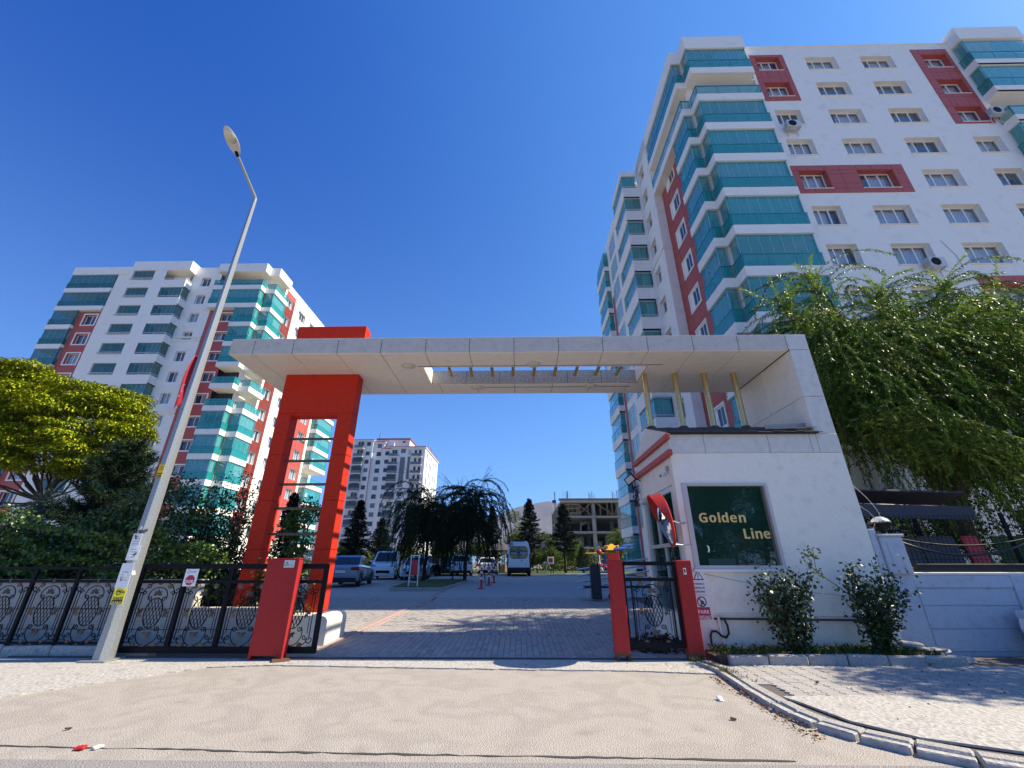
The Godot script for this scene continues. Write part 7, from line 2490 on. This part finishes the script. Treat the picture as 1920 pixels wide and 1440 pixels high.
	# hoses slung along the fence
	for q in [[2.02, 1.72, 0.026, M.navy, "thick dark blue hose sagging along the mesh fence"], [2.06, 1.9, 0.014, M.leaf_cable if M.has("leaf_cable") else M.black, "thin black cable sagging above the blue hose on the fence"]]:
		var pts := []
		for i in 15:
			var u := i / 14.0
			pts.append(V(lerpf(7.6, 10.4, u), q[0] - (q[0] - q[1]) * 4.0 * u * (1.0 - u) + 0.0, -9.16))
		tag(rod("hose", pts, q[2], q[3], self, 7), q[4], "hose", "hoses on the mesh fence")
	for q in [[7.02, 3.1, 7.36, 2.05, "grey cable arching from the guardhouse to the globe lamp"], [6.98, 2.7, 7.16, 2.2, "second grey cable running down the guardhouse corner"]]:
		var pts := []
		for i in 9:
			var u := i / 8.0
			pts.append(V(lerpf(q[0], q[2], u) + 0.18 * sin(PI * u), lerpf(q[1], q[3], u), -9.02))
		tag(rod("cable", pts, 0.007, M.grey, self, 5), q[4], "cable")

func make_yard_things() -> void:
	# flexible bollards
	var first: Node3D = null
	var i := 0
	for p in [[-1.78, -21.4, "red bollard nearest the gate, in the row of three"], [-1.62, -24.3, "red bollard in the middle of the row of three"], [-1.5, -27.0, "red bollard farthest from the gate, in the row of three"]]:
		var at := V(p[0], ground_at(p[1]), p[1])
		if first == null:
			first = thing("bollard", p[2], "bollard", at, 0, "red bollards in the yard")
			var m := MB.new()
			m.lathe([Vector2(0.17, 0), Vector2(0.16, 0.03), Vector2(0.06, 0.06), Vector2(0.05, 0.1), Vector2(0.048, 0.86), Vector2(0.03, 0.9), Vector2(0.001, 0.9)], 14)
			part("post", m.mesh(), M.play_red, first)
			for y in [0.45, 0.7]:
				var b := MB.new()
				b.lathe([Vector2(0.0515, y - 0.045), Vector2(0.0515, y + 0.045)], 14)
				part("reflective_band", b.mesh(), M.white_paint, first)
		else:
			copy(first, p[2], at).set_meta("group", "red bollards in the yard")
		i += 1
	for p in [[6.85, -42.5, "short black post at the path, nearer the playground"], [6.5, -37.9, "short black post at the path, nearer the yard"], [-0.9, -40.4, "short black post left of the minibus"]]:
		var b := thing("post", p[2], "post", V(p[0], ground_at(p[1]), p[1]), 0, "short black posts at the park edge")
		var m := MB.new()
		m.lathe([Vector2(0.07, 0), Vector2(0.07, 1.0), Vector2(0.04, 1.06), Vector2(0.001, 1.07)], 10)
		part("shaft", m.mesh(), M.black, b)
		part("band", cb(V(0.15, 0.06, 0.15), 0.01), M.darkgrey, b, V(0, 0.85, 0))
	# standing sign frame on the island tip
	var s := thing("sign_stand", "white tubular stand with a red board at the tip of the island", "sign stand", V(-4.8, 0.5, -20.7), 0.12)
	for x in [-0.2, 0.2]: rod("leg", [V(x - signf(x) * 0.0, 0, 0.08), V(x * 0.86, 1.45, -0.03)], 0.026, M.white_paint, s)
	rod("crossbar", [V(-0.2, 0.32, 0.05), V(0.2, 0.32, 0.05)], 0.018, M.white_paint, s)
	rod("crossbar", [V(-0.175, 1.42, -0.03), V(0.175, 1.42, -0.03)], 0.022, M.white_paint, s)
	part("board", cb(V(0.3, 0.62, 0.03), 0.008), M.play_red, s, V(0, 0.92, 0.02), Basis(Vector3.RIGHT, -0.07))
	# gazebo
	var g := thing("gazebo", "dark timber gazebo with a low tiled roof behind the minibus", "gazebo", V(-2.0, 0.7, -48.5))
	var rf := MB.new()
	for k in 6:
		var a := TAU * k / 6 + 0.3
		var b := TAU * (k + 1) / 6 + 0.3
		rf.quad(V(cos(b) * 2.3, 2.2, sin(b) * 2.3), V(cos(a) * 2.3, 2.2, sin(a) * 2.3), V(cos(a) * 0.15, 3.05, sin(a) * 0.15), V(cos(b) * 0.15, 3.05, sin(b) * 0.15))
	part("roof", rf.mesh(), M.shingle, g)
	for k in 6:
		var a := TAU * k / 6 + 0.3
		cpart("post", M.timber, g, cos(a) * 2.0 - 0.07, cos(a) * 2.0 + 0.07, 0, 2.25, sin(a) * 2.0 - 0.07, sin(a) * 2.0 + 0.07)
	for k in 5:
		var a := TAU * (k + 0.5) / 6 + 0.3
		part("railing", cb(V(1.8, 0.7, 0.06), 0.01), M.timber, g, V(cos(a) * 1.75, 0.45, sin(a) * 1.75), Basis(Vector3.UP, -a + PI / 2))
	var bn := thing("litter_bin", "small white park sign board on a post right of the minibus", "sign", V(3.1, 0.7, -45.0))
	rod("post", [V(0, 0, 0), V(0, 0.9, 0)], 0.04, M.black, bn)
	part("board", cb(V(0.62, 0.66, 0.05), 0.02), M.plastic, bn, V(0, 1.2, 0))
	part("print", cb(V(0.4, 0.4, 0.02), 0.005), M.sign_red, bn, V(0, 1.22, 0.022))
	# playground
	var pg := thing("play_tower", "playground slide tower with a yellow roof and red panels", "play tower", V(10.25, 0.7, -50.0))
	for x in [-0.6, 0.6]:
		for z in [-0.6, 0.6]: rod("post", [V(x, 0, z), V(x, 2.5, z)], 0.06, M.play_red, pg)
	var cap := MB.new()
	for k in 4:
		var a := TAU * (k + 0.5) / 4
		var b := TAU * (k + 1.5) / 4
		cap.quad(V(cos(b) * 1.05, 2.3, sin(b) * 1.05), V(cos(a) * 1.05, 2.3, sin(a) * 1.05), V(cos(a) * 0.2, 2.95, sin(a) * 0.2), V(cos(b) * 0.2, 2.95, sin(b) * 0.2))
	part("roof", cap.mesh(), M.play_yellow, pg)
	for k in 4: part("finial", cb(V(0.3, 0.3, 0.3), 0.08), M.play_yellow, pg, V(cos(TAU * (k + 0.5) / 4) * 0.8, 2.65, sin(TAU * (k + 0.5) / 4) * 0.8))
	part("floor", cb(V(1.3, 0.1, 1.3), 0.02), M.blue, pg, V(0, 1.1, 0))
	for z in [0.62]: part("panel", cb(V(1.2, 0.8, 0.06), 0.03), M.play_red, pg, V(0, 1.6, z))
	part("slide", cb(V(0.55, 0.08, 2.4), 0.03), M.play_red, pg, V(-0.9, 0.65, 0.9), Basis.from_euler(V(0.45, 0.6, 0)))
	var sw := thing("swing_frame", "blue and yellow playground swing with red and white figures", "swing", V(8.3, 0.7, -50.0))
	for x in [-1.25, 1.15]: rod("leg", [V(x, 0, 0.4), V(x, 1.95, 0)], 0.1, M.blue, sw); rod("leg", [V(x, 0, -0.4), V(x, 1.95, 0)], 0.1, M.blue, sw)
	rod("crossbar", [V(-1.3, 1.95, 0), V(2.0, 1.98, 0)], 0.07, M.play_yellow, sw)
	for x in [-0.4, 0.5]:
		for q in [-0.18, 0.18]: rod("chain", [V(x + q, 1.9, 0), V(x + q, 0.55, 0)], 0.015, M.grey, sw, 4)
		part("seat", cb(V(0.5, 0.06, 0.25), 0.02), M.play_red, sw, V(x, 0.52, 0))
	var sp := thing("spring_rocker", "red and white spring rocker in front of the swing", "rocker", V(8.55, 0.7, -48.8))
	for q in [[-0.5, 0.4], [0.5, 0.4], [-0.2, 0.9], [0.25, 0.85]]: rod("leg", [V(q[0], 0, 0), V(q[0] * 0.3, q[1] + 0.2, 0)], 0.07, M.white_paint, sp)
	part("body", cb(V(0.7, 0.4, 0.25), 0.1), M.play_red, sp, V(0, 0.75, 0))
	var ball := SphereMesh.new()
	ball.radius = 0.28
	ball.height = 0.56
	part("knob", ball, M.play_red, sp, V(0.1, 2.1, 0.0))
	rod("stem", [V(0.05, 0.9, 0), V(0.1, 2.0, 0)], 0.06, M.white_paint, sp)
	# covered walkway rail and furniture seen through the right grille
	var bk := thing("bench", "grey metal benches and rails seen through the right gate grille", "bench", V(4.4, 0.4, -17.5))
	for k in 4: rod("rail", [V(-2.2, 0.3 + k * 0.22, 0), V(1.0, 0.75 + k * 0.22, -0.4)], 0.03, M.alu, bk)
	cpart("seat", M.navy, bk, -2.0, 0.6, 0.35, 0.42, 0.0, 0.5)
	cpart("waste_box", M.navy, bk, -1.8, -1.45, 0, 1.15, 0.5, 0.8, 0.02)
	for x in [-1.9, 0.5]: cpart("leg", M.alu, bk, x - 0.03, x + 0.03, 0, 0.4, 0.1, 0.4)
	# umbrella-striped board behind the grille
	var st := thing("striped_awning", "small blue and white striped board beyond the right gate", "awning", V(3.9, 2.05, -16.6), 0.5)
	for k in 5: part("stripe", cb(V(0.14, 0.03, 0.5), 0.005), M.blue if k % 2 == 0 else M.white_paint, st, V(-0.3 + k * 0.145, k * 0.05, 0), Basis(Vector3.BACK, 0.35))
	# pebble heap inside the grille and bits of litter on the road
	var rub := MB.new()
	rng.seed = 33
	for k in 260:
		var a := rnd(0, TAU)
		var r := 0.75 * sqrt(rng.randf())
		rub.t = Transform3D(Basis.from_euler(V(rnd(0, 3), rnd(0, 3), rnd(0, 3))), V(2.75 + cos(a) * r, 0.06 + 0.28 * (1.0 - r / 0.75) * rng.randf(), -9.7 + sin(a) * r * 0.8))
		rub.cbox(Vector3.ZERO, V(rnd(0.03, 0.09), rnd(0.03, 0.07), rnd(0.03, 0.08)), 0.008)
	var rb := part("rubble", rub.mesh(), M.soil, self)
	tag(rb, "small heap of earth and stones behind the right gate grille", "rubble", "", "stuff")
	var lt := [[-4.0, -4.72, M.play_red, 0.09, "crumpled red wrapper lying on the asphalt"], [-3.86, -4.74, M.white_paint, 0.07, "white paper scrap beside the red wrapper"], [2.47, -6.32, M.white_paint, 0.1, "white pebble at the corner of the grey asphalt patch"], [2.3, -5.6, M.rust, 0.06, "dark clod lying on the asphalt near the kerb"], [-4.6, -5.2, M.joint, 0.05, "dark pebble on the road at the far left"], [5.35, -5.1, M.blue, 0.05, "blue bottle cap on the pavement slab"], [4.05, -6.9, M.joint, 0.06, "dark dropping on the zigzag paving"]]
	for q in lt:
		var mm := MB.new()
		mm.t = Transform3D(Basis.from_euler(V(rnd(-0.2, 0.2), rnd(0, 3), rnd(-0.2, 0.2))), Vector3.ZERO)
		mm.cbox(V(0, 0.0, 0), V(q[3], q[3] * 0.3, q[3] * 0.6), q[3] * 0.1)
		mm.cbox(V(q[3] * 0.3, q[3] * 0.06, q[3] * 0.2), V(q[3] * 0.5, q[3] * 0.25, q[3] * 0.4), q[3] * 0.08)
		tag(part("litter_piece", mm.mesh(), q[2], self, V(q[0], (0.02 if q[0] < 3.0 else 0.075), q[1])), q[4], "litter")
	# manhole-like rust stain plate and gate motor bits at the foot of the red post
	part("foot_rubble", cb(V(0.3, 0.05, 0.2), 0.02), M.rust, get_node("gate_post"), V(0.3, 0.03, 0.1), Basis(Vector3.UP, 0.5))

# ---------------------------------------------------------------- build
func _ready() -> void:
	make_view()
	make_materials()
	make_ground()
	make_mountains()
	make_right_tower()
	make_left_tower()
	make_far_tower()
	make_site()
	make_canopy()
	make_portal()
	make_guardhouse()
	make_right_wall()
	make_fences()
	make_lamp_post()
	make_willow()
	make_street_greens()
	make_yard_greens()
	make_planter()
	make_vehicles()
	make_yard_things()
	make_guard_fittings()
